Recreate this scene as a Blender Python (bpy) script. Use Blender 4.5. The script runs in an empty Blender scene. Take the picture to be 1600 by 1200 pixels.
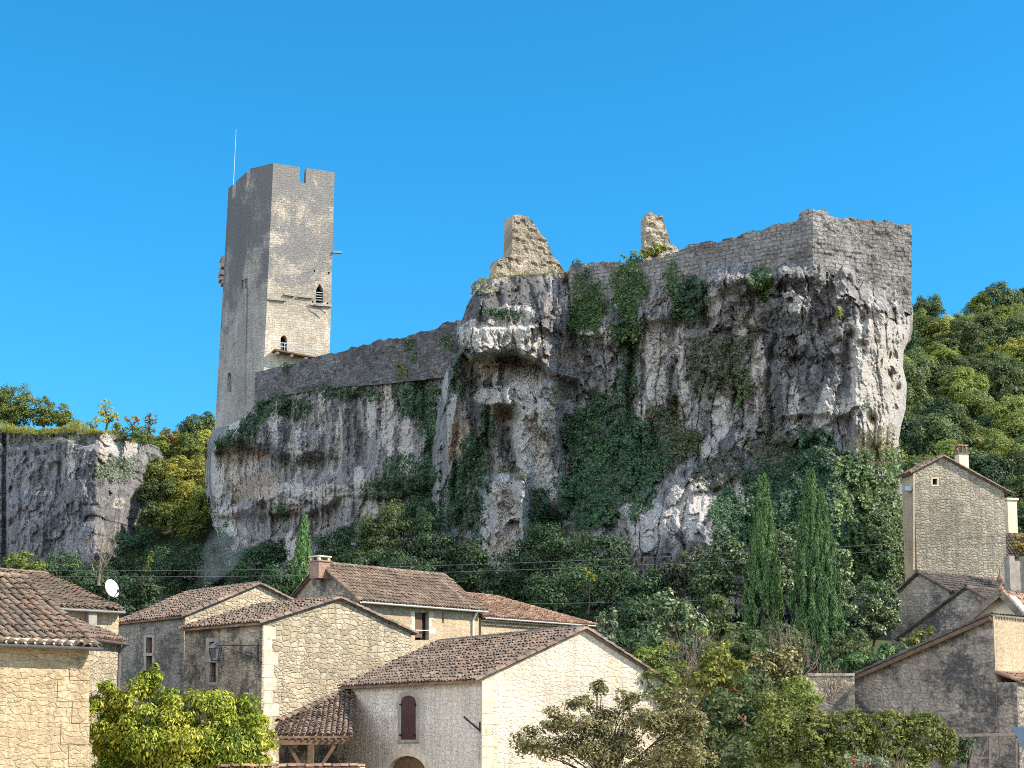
import bpy, math, random
import numpy as np
from mathutils import Vector, geometry

# ------------------------------------------------------------------ camera, sky, sun, exposure
scene = bpy.context.scene
COL = scene.collection
F = 2400.0          # focal length in photograph pixels (1600 wide)
PITCH = 0.12
PPY = 851.0         # row of the optical axis
CAMZ = 5.0
cam_d = bpy.data.cameras.new("camera")
cam_d.sensor_width = 36.0
cam_d.lens = 36.0 * F / 1600.0
cam_d.shift_y = (PPY - 600.0) / 1600.0
cam_d.clip_start = 0.5
cam_d.clip_end = 3000.0
cam = bpy.data.objects.new("camera", cam_d)
cam.location = (0, 0, CAMZ)
cam.rotation_euler = (math.pi / 2 + PITCH, 0, 0)
COL.objects.link(cam)
scene.camera = cam

SUN_AZ, SUN_EL = 77.0, 38.0      # degrees to the right of the direction behind the camera; elevation
SUN_STRENGTH, SKY_STRENGTH = 3.2, 0.15
world = bpy.data.worlds.new("World")
scene.world = world
world.use_nodes = True
wn = world.node_tree
wn.nodes.clear()
w_out = wn.nodes.new("ShaderNodeOutputWorld")
w_bg = wn.nodes.new("ShaderNodeBackground")
w_sky = wn.nodes.new("ShaderNodeTexSky")
w_sky.sky_type = 'NISHITA'
w_sky.sun_disc = False
w_sky.sun_elevation = math.radians(SUN_EL)
w_sky.sun_rotation = math.radians(180.0 - SUN_AZ)
w_sky.air_density = 1.0
w_sky.dust_density = 0.0
w_sky.ozone_density = 4.0
w_tint = wn.nodes.new("ShaderNodeMix")
w_tint.data_type = 'RGBA'
w_tint.blend_type = 'MULTIPLY'
w_tint.inputs[0].default_value = 1.0
w_tint.inputs[7].default_value = (0.105, 0.455, 0.56, 1)
wn.links.new(w_sky.outputs[0], w_tint.inputs[6])
# unseen cloud bank behind and left of the viewer, added to fill the shade
w_tc = wn.nodes.new("ShaderNodeTexCoord")
w_sep = wn.nodes.new("ShaderNodeSeparateXYZ"); wn.links.new(w_tc.outputs['Generated'], w_sep.inputs[0])
w_nz = wn.nodes.new("ShaderNodeTexNoise"); w_nz.inputs['Scale'].default_value = 2.2; w_nz.inputs['Detail'].default_value = 6
wn.links.new(w_tc.outputs['Generated'], w_nz.inputs['Vector'])
def w_map(sock, a, b):
    n = wn.nodes.new("ShaderNodeMapRange"); n.interpolation_type = 'SMOOTHSTEP'
    wn.links.new(sock, n.inputs[0]); n.inputs[1].default_value = a; n.inputs[2].default_value = b
    return n.outputs[0]
def w_mul(a, b):
    n = wn.nodes.new("ShaderNodeMath"); n.operation = 'MULTIPLY'; wn.links.new(a, n.inputs[0]); wn.links.new(b, n.inputs[1]); return n.outputs[0]
w_mask = w_mul(w_mul(w_map(w_sep.outputs[1], -0.05, -0.35), w_map(w_nz.outputs[0], 0.40, 0.52)), w_mul(w_map(w_sep.outputs[2], 0.85, 0.55), w_map(w_sep.outputs[0], 0.55, 0.2)))
w_lo = wn.nodes.new("ShaderNodeMix"); w_lo.data_type = 'RGBA'      # the air near the horizon
w_lo.inputs[0].default_value = 1.0; w_lo.blend_type = 'MULTIPLY'
w_rp = wn.nodes.new("ShaderNodeMix"); w_rp.data_type = 'RGBA'
w_rp.inputs[6].default_value = (1.15, 0.83, 0.84, 1); w_rp.inputs[7].default_value = (0.8, 0.97, 0.97, 1)
wn.links.new(w_map(w_sep.outputs[2], 0.08, 0.40), w_rp.inputs[0])
wn.links.new(w_tint.outputs[2], w_lo.inputs[6]); wn.links.new(w_rp.outputs[2], w_lo.inputs[7])
w_fill = wn.nodes.new("ShaderNodeMix"); w_fill.data_type = 'RGBA'
w_fill.inputs[7].default_value = (8.2, 8.7, 9.6, 1)
wn.links.new(w_mask, w_fill.inputs[0]); wn.links.new(w_lo.outputs[2], w_fill.inputs[6])
wn.links.new(w_fill.outputs[2], w_bg.inputs[0])
w_bg.inputs[1].default_value = SKY_STRENGTH
wn.links.new(w_bg.outputs[0], w_out.inputs[0])

sun_d = bpy.data.lights.new("sun", 'SUN')
sun_d.energy = SUN_STRENGTH
sun_d.angle = math.radians(0.5)
sun_d.color = (1.0, 0.90, 0.76)
sun = bpy.data.objects.new("sun", sun_d)
COL.objects.link(sun)
_a, _e = math.radians(SUN_AZ), math.radians(SUN_EL)
SUNV = Vector((math.sin(_a) * math.cos(_e), -math.cos(_a) * math.cos(_e), math.sin(_e)))
sun.rotation_euler = SUNV.to_track_quat('Z', 'Y').to_euler()
sun.location = (60, -40, 90)

scene.view_settings.view_transform = 'Standard'
scene.view_settings.look = 'None'
scene.view_settings.exposure = 1.55
scene.view_settings.gamma = 1.0
scene.view_settings.use_curve_mapping = False
scene.cycles.max_bounces = 5
scene.cycles.diffuse_bounces = 3
scene.cycles.transparent_max_bounces = 6
scene.cycles.use_denoising = False
scene.cycles.filter_width = 1.0

# ------------------------------------------------------------------ projection helpers
CP, SP = math.cos(PITCH), math.sin(PITCH)
CAM = np.array([0.0, 0.0, CAMZ])


def rays(px, py):
    px = np.asarray(px, float); py = np.asarray(py, float)
    xc = (px - 800.0) / F
    yc = (PPY - py) / F
    return np.stack(np.broadcast_arrays(xc, CP - yc * SP, SP + yc * CP), -1)


def P(px, py, Y):
    """world point seen at photo pixel (px, py) at distance Y in front of the camera"""
    d = rays(px, py)
    Y = np.asarray(Y, float)
    return CAM + d * (Y / d[..., 1])[..., None]


def project(p):
    p = np.asarray(p, float) - CAM
    xc = p[..., 0]
    yc = -SP * p[..., 1] + CP * p[..., 2]
    zc = CP * p[..., 1] + SP * p[..., 2]
    return 800 + F * xc / zc, PPY - F * yc / zc


def colX(px, Y, z=10.0):
    """X of a pixel column at depth Y and height about z"""
    zc = CP * Y + SP * (z - CAMZ)
    return (px - 800.0) / F * zc


def along(p, d, px, z=10.0):
    """t so that plan point p + t d lies in pixel column px"""
    k = (px - 800.0) / F
    c = SP * (z - CAMZ)
    return (k * (CP * p[1] + c) - p[0]) / (d[0] - k * CP * d[1])


def hit(px, py, p0, n):
    d = rays(px, py)
    t = np.dot(np.asarray(p0) - CAM, n) / (d @ n)
    return CAM + d * np.asarray(t)[..., None]


def zat(px, py, plan):
    """height of the ray (px,py) where it passes depth of plan point"""
    return float(P(px, py, plan[1])[2])


# ------------------------------------------------------------------ noise
_rng = np.random.default_rng(7)
_T = _rng.random((64, 64, 64)) * 2 - 1


def vnoise(x, y, z):
    x = np.asarray(x, float); y = np.asarray(y, float); z = np.asarray(z, float)
    x, y, z = np.broadcast_arrays(x, y, z)
    xi = np.floor(x).astype(int); yi = np.floor(y).astype(int); zi = np.floor(z).astype(int)
    fx = x - xi; fy = y - yi; fz = z - zi
    fx = fx * fx * (3 - 2 * fx); fy = fy * fy * (3 - 2 * fy); fz = fz * fz * (3 - 2 * fz)
    a0, b0, c0 = xi & 63, yi & 63, zi & 63
    a1, b1, c1 = (xi + 1) & 63, (yi + 1) & 63, (zi + 1) & 63
    def L(p, q, t): return p + (q - p) * t
    return L(L(L(_T[a0, b0, c0], _T[a1, b0, c0], fx), L(_T[a0, b1, c0], _T[a1, b1, c0], fx), fy),
             L(L(_T[a0, b0, c1], _T[a1, b0, c1], fx), L(_T[a0, b1, c1], _T[a1, b1, c1], fx), fy), fz)


def fbm(x, y, z, o=4, g=0.5):
    s = 0; a = 1.0; t = 0
    for i in range(o):
        s = s + a * vnoise(x + 13.7 * i, y + 7.3 * i, z + 3.1 * i); t += a
        x = x * 2.03; y = y * 2.03; z = z * 2.03; a *= g
    return s / t * 1.6


def ridged(x, y, z, o=4):
    s = 0; a = 1.0; t = 0
    for i in range(o):
        s = s + a * (1 - np.abs(vnoise(x + 5.1 * i, y + 9.7 * i, z + 2.2 * i)) * 2); t += a
        x = x * 2.1; y = y * 2.1; z = z * 2.1; a *= 0.5
    return s / t


def worley(x, y, seed=0, jit=0.9):
    xi = np.floor(x).astype(int); yi = np.floor(y).astype(int)
    f1 = np.full(x.shape, 9.0); f2 = np.full(x.shape, 9.0); cid = np.zeros(x.shape)
    for dx in (-1, 0, 1):
        for dy in (-1, 0, 1):
            cx = xi + dx; cy = yi + dy
            h1 = _T[cx & 63, cy & 63, (seed * 3) & 63]; h2 = _T[cx & 63, cy & 63, (seed * 3 + 1) & 63]
            px = cx + 0.5 + 0.5 * jit * h1; py = cy + 0.5 + 0.5 * jit * h2
            d = np.hypot(px - x, py - y)
            new = d < f1
            f2 = np.where(new, f1, np.minimum(f2, d))
            cid = np.where(new, _T[cx & 63, cy & 63, (seed * 3 + 2) & 63], cid)
            f1 = np.where(new, d, f1)
    return f1, f2, cid


def facets(x, y, seed, tilt=0.8, jit=1.0):
    """angular blocks: each cell has its own level and slope"""
    xi = np.floor(x).astype(int); yi = np.floor(y).astype(int)
    f1 = np.full(x.shape, 9.0); val = np.zeros(x.shape)
    for dx in (-1, 0, 1):
        for dy in (-1, 0, 1):
            cx = xi + dx; cy = yi + dy; k = (seed * 5) & 63
            a = x - (cx + 0.5 + 0.5 * jit * _T[cx & 63, cy & 63, k]); b = y - (cy + 0.5 + 0.5 * jit * _T[cx & 63, cy & 63, (k + 1) & 63])
            d = np.abs(a) * 0.8 + np.abs(b) * 0.8 + 0.25 * np.hypot(a, b)
            v = _T[cx & 63, cy & 63, (k + 2) & 63] + tilt * (a * _T[cx & 63, cy & 63, (k + 3) & 63] + b * _T[cx & 63, cy & 63, (k + 4) & 63])
            new = d < f1
            val = np.where(new, v, val); f1 = np.where(new, d, f1)
    return val


def sstep(a, b, x):
    t = np.clip((x - a) / (b - a), 0, 1)
    return t * t * (3 - 2 * t)


def curve(keys):
    k = np.array(sorted(keys), float)
    return lambda x: np.interp(x, k[:, 0], k[:, 1])


def dcurve(keys):
    """depth along a row: straight walls in plan are straight lines in 1/Y"""
    k = np.array(sorted(keys), float)
    return lambda x: 1.0 / np.interp(x, k[:, 0], 1.0 / k[:, 1])


# ------------------------------------------------------------------ objects
ORG = {}


def thing(name, label, cat, loc=(0, 0, 0), group=None, kind=None):
    o = bpy.data.objects.new(name, None)
    o.empty_display_size = 0.3
    COL.objects.link(o)
    o.location = loc
    ORG[o.name] = np.array(loc, float)
    tag(o, label, cat, group, kind)
    return o


def tag(o, label=None, cat=None, group=None, kind=None):
    if label: o['label'] = label
    if cat: o['category'] = cat
    if group: o['group'] = group
    if kind: o['kind'] = kind
    return o


class MB:
    """collects faces of one mesh"""
    def __init__(self):
        self.v = []; self.loops = []; self.tot = []; self.uv = []; self.n = 0; self.attrs = {}; self.hasuv = False

    def add(self, v, faces, uv=None):
        v = np.asarray(v, float).reshape(-1, 3)
        faces = np.asarray(faces, int)
        if faces.ndim == 1: faces = faces[None]
        self.v.append(v)
        self.loops.append((faces + self.n).ravel())
        self.tot.append(np.full(len(faces), faces.shape[1]))
        self.n += len(v)
        if uv is not None:
            self.hasuv = True
            self.uv.append(np.asarray(uv, float).reshape(-1, 2)[faces.ravel()])
        else:
            self.uv.append(self._auto(v, faces))

    @staticmethod
    def _auto(v, f):
        p = v[f]
        n = np.zeros((len(f), 3)); k = f.shape[1]
        for i in range(k):
            n += np.cross(p[:, i], p[:, (i + 1) % k])
        n /= np.linalg.norm(n, axis=1, keepdims=True) + 1e-12
        flat = np.abs(n[:, 2]) > 0.9
        t = np.stack([-n[:, 1], n[:, 0], np.zeros(len(n))], 1)
        t[flat] = (1, 0, 0)
        t /= np.linalg.norm(t, axis=1, keepdims=True) + 1e-12
        b = np.cross(n, t)
        u = np.einsum('fkc,fc->fk', p, t); w = np.einsum('fkc,fc->fk', p, b)
        return np.stack([u, w], -1).reshape(-1, 2)

    def box(self, c, sx, sy, sz, rz=0.0):
        x, y, z = sx / 2, sy / 2, sz / 2
        q = np.array([[-x, -y, -z], [x, -y, -z], [x, y, -z], [-x, y, -z], [-x, -y, z], [x, -y, z], [x, y, z], [-x, y, z]])
        cz, s = math.cos(rz), math.sin(rz)
        R = np.array([[cz, -s, 0], [s, cz, 0], [0, 0, 1]])
        self.add(q @ R.T + np.asarray(c), BOXF)

    def beam(self, a, b, w, h=None):
        """square bar from a to b"""
        h = h or w
        a = np.asarray(a, float); b = np.asarray(b, float)
        d = b - a; d /= np.linalg.norm(d) + 1e-9
        up = np.array([0, 0, 1.0]) if abs(d[2]) < 0.95 else np.array([1.0, 0, 0])
        s = np.cross(d, up); s /= np.linalg.norm(s); u = np.cross(s, d)
        q = [p + s * i * w / 2 + u * j * h / 2 for p in (a, b) for i, j in ((-1, -1), (1, -1), (1, 1), (-1, 1))]
        self.add(np.array(q), [[0, 3, 2, 1], [4, 5, 6, 7], [0, 1, 5, 4], [1, 2, 6, 5], [2, 3, 7, 6], [3, 0, 4, 7]])

    def tube(self, pts, r, n=6, caps=True):
        pts = np.asarray(pts, float); m = len(pts)
        r = np.broadcast_to(np.asarray(r, float), (m,))
        d = np.gradient(pts, axis=0); d /= np.linalg.norm(d, axis=1, keepdims=True) + 1e-9
        ref = np.array([0, 0, 1.0]) if abs(d[:, 2].mean()) < 0.85 else np.array([1.0, 0.1, 0])
        s = np.cross(d, ref); s /= np.linalg.norm(s, axis=1, keepdims=True) + 1e-9
        u = np.cross(s, d)
        a = np.arange(n) * 2 * math.pi / n
        v = pts[:, None] + r[:, None, None] * (np.cos(a)[None, :, None] * s[:, None] + np.sin(a)[None, :, None] * u[:, None])
        i = np.arange(m - 1)[:, None]; j = np.arange(n)[None]
        f = np.stack(np.broadcast_arrays(i * n + j, i * n + (j + 1) % n, (i + 1) * n + (j + 1) % n, (i + 1) * n + j), -1).reshape(-1, 4)
        self.add(v.reshape(-1, 3), f)
        if caps and n > 3:
            self.add(v[0], np.arange(n)[::-1][None]); self.add(v[-1], np.arange(n)[None])

    def poly(self, pts):
        pts = np.asarray(pts, float)
        self.add(pts, np.arange(len(pts))[None])

    def prism(self, pts, off):
        """closed polygon pushed along off"""
        a = np.asarray(pts, float); b = a + np.asarray(off, float); n = len(a)
        self.poly(a[::-1]); self.poly(b)
        self.add(np.vstack([a, b]), [[i, (i + 1) % n, n + (i + 1) % n, n + i] for i in range(n)])

    def build(self, name, mat, parent=None, loc=None, smooth=False, label=None, kind=None):
        v = np.concatenate(self.v)
        if parent is not None:
            root = parent
            while root.parent: root = root.parent
            v = v - ORG[root.name]
        elif loc is not None:
            v = v - np.asarray(loc, float)
        me = bpy.data.meshes.new(name)
        lo = np.concatenate(self.loops).astype(np.int32); to = np.concatenate(self.tot)
        st = np.concatenate([[0], np.cumsum(to)[:-1]]).astype(np.int32)
        me.vertices.add(len(v)); me.vertices.foreach_set("co", v.astype(np.float32).ravel())
        me.loops.add(len(lo)); me.loops.foreach_set("vertex_index", lo)
        me.polygons.add(len(to)); me.polygons.foreach_set("loop_start", st)
        uvl = me.uv_layers.new(name="UVMap")
        uvl.data.foreach_set("uv", np.concatenate(self.uv).astype(np.float32).ravel())
        for k, a in self.attrs.items():
            at = me.attributes.new(k, 'FLOAT', 'POINT'); at.data.foreach_set("value", np.asarray(a, np.float32).ravel())
        me.update(calc_edges=True)
        me.validate()
        me.polygons.foreach_set("use_smooth", np.full(len(to), bool(smooth)))
        me.materials.append(mat)
        o = bpy.data.objects.new(name, me)
        COL.objects.link(o)
        if parent is not None: o.parent = parent
        elif loc is not None:
            o.location = loc; ORG[o.name] = np.array(loc, float)
        else: ORG[o.name] = np.zeros(3)
        if label: o['label'] = label
        if kind: o['kind'] = kind
        return o


BOXF = np.array([[0, 3, 2, 1], [4, 5, 6, 7], [0, 1, 5, 4], [1, 2, 6, 5], [2, 3, 7, 6], [3, 0, 4, 7]])


def gridf(nr, nc, off=0):
    i = np.arange(nr - 1)[:, None]; j = np.arange(nc - 1)[None]
    a = i * nc + j
    return np.stack([a, a + nc, a + nc + 1, a + 1], -1).reshape(-1, 4) + off


# ------------------------------------------------------------------ materials
def nmat(name):
    m = bpy.data.materials.new(name)
    m.use_nodes = True
    nt = m.node_tree
    b = nt.nodes["Principled BSDF"]
    b.inputs["Roughness"].default_value = 0.9
    b.inputs["Specular IOR Level"].default_value = 0.2
    return m, nt, b


class N:
    """tiny node helper"""
    def __init__(self, nt): self.nt = nt
    def new(self, t, **kw):
        n = self.nt.nodes.new(t)
        for k, v in kw.items(): setattr(n, k, v)
        return n
    def link(self, a, b): self.nt.links.new(a, b)
    def set(self, sock, v):
        if hasattr(v, 'is_output') or hasattr(v, 'links'): self.link(v, sock)
        else: sock.default_value = v
    def noise(self, vec, scale, detail=4, rough=0.6, dist=0.0, out='Fac'):
        n = self.new("ShaderNodeTexNoise")
        if vec is not None: self.link(vec, n.inputs['Vector'])
        n.inputs['Scale'].default_value = scale; n.inputs['Detail'].default_value = detail
        n.inputs['Roughness'].default_value = rough; n.inputs['Distortion'].default_value = dist
        return n.outputs[0] if out == 'Fac' else n.outputs[1]
    def mapr(self, v, a, b, c=0.0, d=1.0, smooth=False):
        n = self.new("ShaderNodeMapRange"); n.clamp = True
        if smooth: n.interpolation_type = 'SMOOTHSTEP'
        self.set(n.inputs[0], v)
        for i, x in enumerate((a, b, c, d)): n.inputs[i + 1].default_value = x
        return n.outputs[0]
    def mix(self, f, a, b, mode='MIX'):
        n = self.new("ShaderNodeMix", data_type='RGBA', blend_type=mode)
        self.set(n.inputs[0], f)
        self.set(n.inputs[6], a if not isinstance(a, tuple) else (*a, 1)); self.set(n.inputs[7], b if not isinstance(b, tuple) else (*b, 1))
        return n.outputs[2]
    def math(self, op, a, b=0.0):
        n = self.new("ShaderNodeMath", operation=op)
        self.set(n.inputs[0], a); self.set(n.inputs[1], b)
        return n.outputs[0]
    def mul(self, col, f):
        """colour times a value"""
        n = self.new("ShaderNodeVectorMath", operation='SCALE')
        self.set(n.inputs[0], col); self.set(n.inputs[3], f)
        return n.outputs[0]
    def mapping(self, vec, scale=(1, 1, 1), loc=(0, 0, 0)):
        n = self.new("ShaderNodeMapping")
        self.link(vec, n.inputs[0]); n.inputs[3].default_value = scale; n.inputs[1].default_value = loc
        return n.outputs[0]
    def bump(self, h, dist, strength=1.0, normal=None):
        n = self.new("ShaderNodeBump")
        self.link(h, n.inputs['Height']); n.inputs['Distance'].default_value = dist; n.inputs['Strength'].default_value = strength
        if normal is not None: self.link(normal, n.inputs['Normal'])
        return n.outputs[0]
    def ramp(self, f, stops):
        n = self.new("ShaderNodeValToRGB")
        self.link(f, n.inputs[0])
        e = n.color_ramp.elements
        while len(e) < len(stops): e.new(0.5)
        for i, (p, c) in enumerate(stops):
            e[i].position = p; e[i].color = (*c, 1)
        return n.outputs[0]


def plain(name, col, rough=0.7, var=0.15, scale=3.0, metal=0.0, bump=0.0):
    m, nt, b = nmat(name); k = N(nt)
    tc = k.new("ShaderNodeTexCoord").outputs['Object']
    f = k.mapr(k.noise(tc, scale, 5, 0.65), 0.3, 0.7, 1 - var, 1 + var)
    k.link(k.mul(k.new("ShaderNodeRGB").outputs[0], f), b.inputs['Base Color'])
    [n for n in nt.nodes if n.bl_idname == "ShaderNodeRGB"][0].outputs[0].default_value = (*col, 1)
    b.inputs['Roughness'].default_value = rough; b.inputs['Metallic'].default_value = metal
    if bump: k.link(k.bump(k.noise(tc, scale * 6, 4), bump), b.inputs['Normal'])
    return m


def stone(name, base, var, mortar, bw=0.45, bh=0.24, kind='rubble', lichen=0.0, lcol=(0.07, 0.07, 0.07), bump=0.04,
          warp=0.1, msize=0.05, zl=None, lscale=0.5, contrast=0.32, ew=0.36):
    """masonry in metres of UV; zl=(z0,z1): lichen takes over between these heights"""
    m, nt, b = nmat(name); k = N(nt)
    uv = k.new("ShaderNodeUVMap", uv_map="UVMap").outputs[0]
    geo = k.new("ShaderNodeNewGeometry").outputs['Position']
    wv = k.new("ShaderNodeVectorMath", operation='SUBTRACT'); k.link(k.noise(uv, 1.8, 3, 0.6, out='C'), wv.inputs[0]); wv.inputs[1].default_value = (.5, .5, .5)
    wm = k.new("ShaderNodeVectorMath", operation='MULTIPLY_ADD'); k.link(wv.outputs[0], wm.inputs[0]); wm.inputs[1].default_value = (warp * 2, warp * 2, 0); k.link(uv, wm.inputs[2])
    w2 = k.new("ShaderNodeVectorMath", operation='SUBTRACT'); k.link(k.noise(uv, 9.0, 2, 0.6, out='C'), w2.inputs[0]); w2.inputs[1].default_value = (.5, .5, .5)
    w3 = k.new("ShaderNodeVectorMath", operation='MULTIPLY_ADD'); k.link(w2.outputs[0], w3.inputs[0]); w3.inputs[1].default_value = (bw * 0.22, bh * 0.22, 0); k.link(wm.outputs[0], w3.inputs[2])
    vec = w3.outputs[0]
    if kind == 'brick':
        t = k.new("ShaderNodeTexBrick"); k.link(vec, t.inputs['Vector'])
        t.inputs['Color1'].default_value = (0, 0, 0, 1); t.inputs['Color2'].default_value = (1, 1, 1, 1); t.inputs['Mortar'].default_value = (.5, .5, .5, 1)
        t.inputs['Scale'].default_value = 1.0; t.inputs['Mortar Size'].default_value = msize * bh; t.inputs['Mortar Smooth'].default_value = 0.6
        t.inputs['Brick Width'].default_value = bw; t.inputs['Row Height'].default_value = bh
        t.offset = 0.43; t.squash = 0.7; t.squash_frequency = 3
        cell = t.outputs['Color']; mask = t.outputs['Fac']
        edge = k.mapr(mask, 0, 1, 1, 0)
    else:
        sc = k.mapping(vec, (1 / bw, 1 / bh, 1))
        v1 = k.new("ShaderNodeTexVoronoi", feature='F1', voronoi_dimensions='2D'); k.link(sc, v1.inputs['Vector']); v1.inputs['Scale'].default_value = 1; v1.inputs['Randomness'].default_value = 0.64
        v2 = k.new("ShaderNodeTexVoronoi", feature='DISTANCE_TO_EDGE', voronoi_dimensions='2D'); k.link(sc, v2.inputs['Vector']); v2.inputs['Scale'].default_value = 1; v2.inputs['Randomness'].default_value = 0.64
        sc2 = k.mapping(vec, (1.75 / bw, 1.6 / bh, 1), (3.3, 7.7, 0))
        v3 = k.new("ShaderNodeTexVoronoi", feature='F1', voronoi_dimensions='2D'); k.link(sc2, v3.inputs['Vector']); v3.inputs['Scale'].default_value = 1; v3.inputs['Randomness'].default_value = 0.8
        v4 = k.new("ShaderNodeTexVoronoi", feature='DISTANCE_TO_EDGE', voronoi_dimensions='2D'); k.link(sc2, v4.inputs['Vector']); v4.inputs['Scale'].default_value = 1; v4.inputs['Randomness'].default_value = 0.8
        pick = k.math('GREATER_THAN', k.noise(uv, 1.1, 2, 0.5), 0.52)
        cell = k.mix(pick, v1.outputs['Color'], v3.outputs['Color'])
        dd = k.math('ADD', k.math('MULTIPLY', v2.outputs['Distance'], k.math('SUBTRACT', 1.0, pick)), k.math('MULTIPLY', k.math('MULTIPLY', v4.outputs['Distance'], 0.6), pick))
        mask = k.mapr(dd, msize * 0.4, msize * 1.6, 1, 0)
        edge = k.mapr(dd, msize * 0.3, msize * 3, 0, 1)
    sep = k.new("ShaderNodeSeparateColor"); k.link(cell, sep.inputs[0])
    col = k.mix(sep.outputs[0], base, var)
    col = k.mul(col, k.mapr(sep.outputs[0], 0, 1, 1 - contrast, 1 + contrast * 0.7))
    fine = k.noise(uv, 9.0, 6, 0.7)
    col = k.mul(col, k.mapr(fine, 0.25, 0.75, 0.6, 1.3))
    mask = k.math('MULTIPLY', mask, k.mapr(k.noise(uv, 2.6, 4, 0.65), 0.38, 0.62, 0.1, 0.9))
    col = k.mix(mask, col, k.mul(k.mix(0.0, mortar, mortar), k.mapr(fine, 0.25, 0.75, 0.75, 1.2)))
    big = k.noise(geo, 0.22, 5, 0.62)
    col = k.mul(col, k.mapr(big, 0.3, 0.7, 0.68, 1.24))
    drip = k.noise(k.mapping(uv, (2.4, 0.22, 1)), 1.0, 5, 0.65)
    col = k.mul(col, k.mapr(drip, 0.35, 0.65, 0.82, 1.12))
    if lichen > 0:
        n1 = k.noise(geo, lscale, 7, 0.72, 0.4)
        n2 = k.noise(uv, 4.0, 5, 0.7)
        s = k.math('ADD', k.math('ADD', 0.5, k.math('MULTIPLY', k.math('SUBTRACT', n1, 0.5), 1.4)), k.math('MULTIPLY', k.math('SUBTRACT', n2, 0.5), 0.6))
        if zl:
            sp = k.new("ShaderNodeSeparateXYZ"); k.link(geo, sp.inputs[0])
            s = k.math('ADD', s, k.mapr(sp.outputs[2], zl[0], zl[1], -0.35, 0.13))
        lm = k.mapr(s, 0.62 - 0.3 * lichen, 0.78 - 0.25 * lichen)
        col = k.mix(k.math('MULTIPLY', lm, 0.9), col, k.mul(k.mix(0.0, lcol, lcol), k.mapr(fine, 0.2, 0.8, 0.5, 1.6)))
    k.link(col, b.inputs['Base Color'])
    coarse = k.noise(uv, 4.2, 5, 0.65)
    h = k.math('ADD', k.math('MULTIPLY', edge, ew), k.math('ADD', k.math('ADD', k.math('MULTIPLY', fine, 0.8), k.math('MULTIPLY', coarse, 0.9)), k.math('MULTIPLY', sep.outputs[1], 0.6)))
    k.link(k.bump(h, bump), b.inputs['Normal'])
    b.inputs['Roughness'].default_value = 0.95
    return m


def leafmat(name, cols, trans=0.35, vary=0.35, nscale=0.35, gain=1.6, gloss=0.55):
    """leaf colour per leaf, per clump and per plant"""
    m, nt, b = nmat(name); k = N(nt)
    geo = k.new("ShaderNodeNewGeometry")
    oi = k.new("ShaderNodeObjectInfo")
    r = geo.outputs['Random Per Island']
    nz = k.noise(geo.outputs['Position'], nscale, 3, 0.6)
    f = k.math('ADD', k.math('MULTIPLY', r, 0.5), k.math('MULTIPLY', k.mapr(nz, 0.25, 0.75), 0.5))
    st = [(i / (len(cols) - 1), c) for i, c in enumerate(cols)]
    col = k.ramp(f, st)
    col = k.mul(col, k.mapr(r, 0, 1, gain * (1 - vary), gain * (1 + vary)))
    col = k.mul(col, k.mapr(oi.outputs['Random'], 0, 1, 0.8, 1.25))
    b.inputs['Roughness'].default_value = gloss; b.inputs['Specular IOR Level'].default_value = 0.3 if gloss > .5 else 0.4
    k.link(col, b.inputs['Base Color'])
    tr = k.new("ShaderNodeBsdfTranslucent"); k.link(k.mul(col, 1.3), tr.inputs[0])
    mx = k.new("ShaderNodeMixShader"); mx.inputs[0].default_value = trans
    k.link(b.outputs[0], mx.inputs[1]); k.link(tr.outputs[0], mx.inputs[2])
    out = [n for n in nt.nodes if n.bl_idname == "ShaderNodeOutputMaterial"][0]
    k.link(mx.outputs[0], out.inputs[0])
    return m


def tilemat(name, cols, moss=0.3):
    m, nt, b = nmat(name); k = N(nt)
    geo = k.new("ShaderNodeNewGeometry"); r = geo.outputs['Random Per Island']
    col = k.ramp(r, [(i / (len(cols) - 1), c) for i, c in enumerate(cols)])
    p = geo.outputs['Position']
    f = k.noise(p, 7.0, 6, 0.7)
    col = k.mul(col, k.mapr(f, 0.25, 0.75, 0.55, 1.35))
    col = k.mul(col, k.mapr(k.noise(p, 1.3, 4, 0.6), 0.35, 0.65, 0.7, 1.25))
    big = k.noise(p, 0.7, 4, 0.6)
    sp = k.noise(p, 11.0, 3, 0.6)
    col = k.mix(k.mapr(k.math('ADD', k.math('MULTIPLY', big, 0.5), k.math('MULTIPLY', sp, 0.5)), 0.62 - 0.2 * moss, 0.68, 0, 0.85), col, (0.075, 0.065, 0.055))
    col = k.mix(k.mapr(k.noise(p, 16.0, 3, 0.6), 0.6, 0.7, 0, 0.55), col, (0.34, 0.30, 0.24))
    k.link(col, b.inputs['Base Color'])
    k.link(k.bump(f, 0.012), b.inputs['Normal'])
    return m


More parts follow.
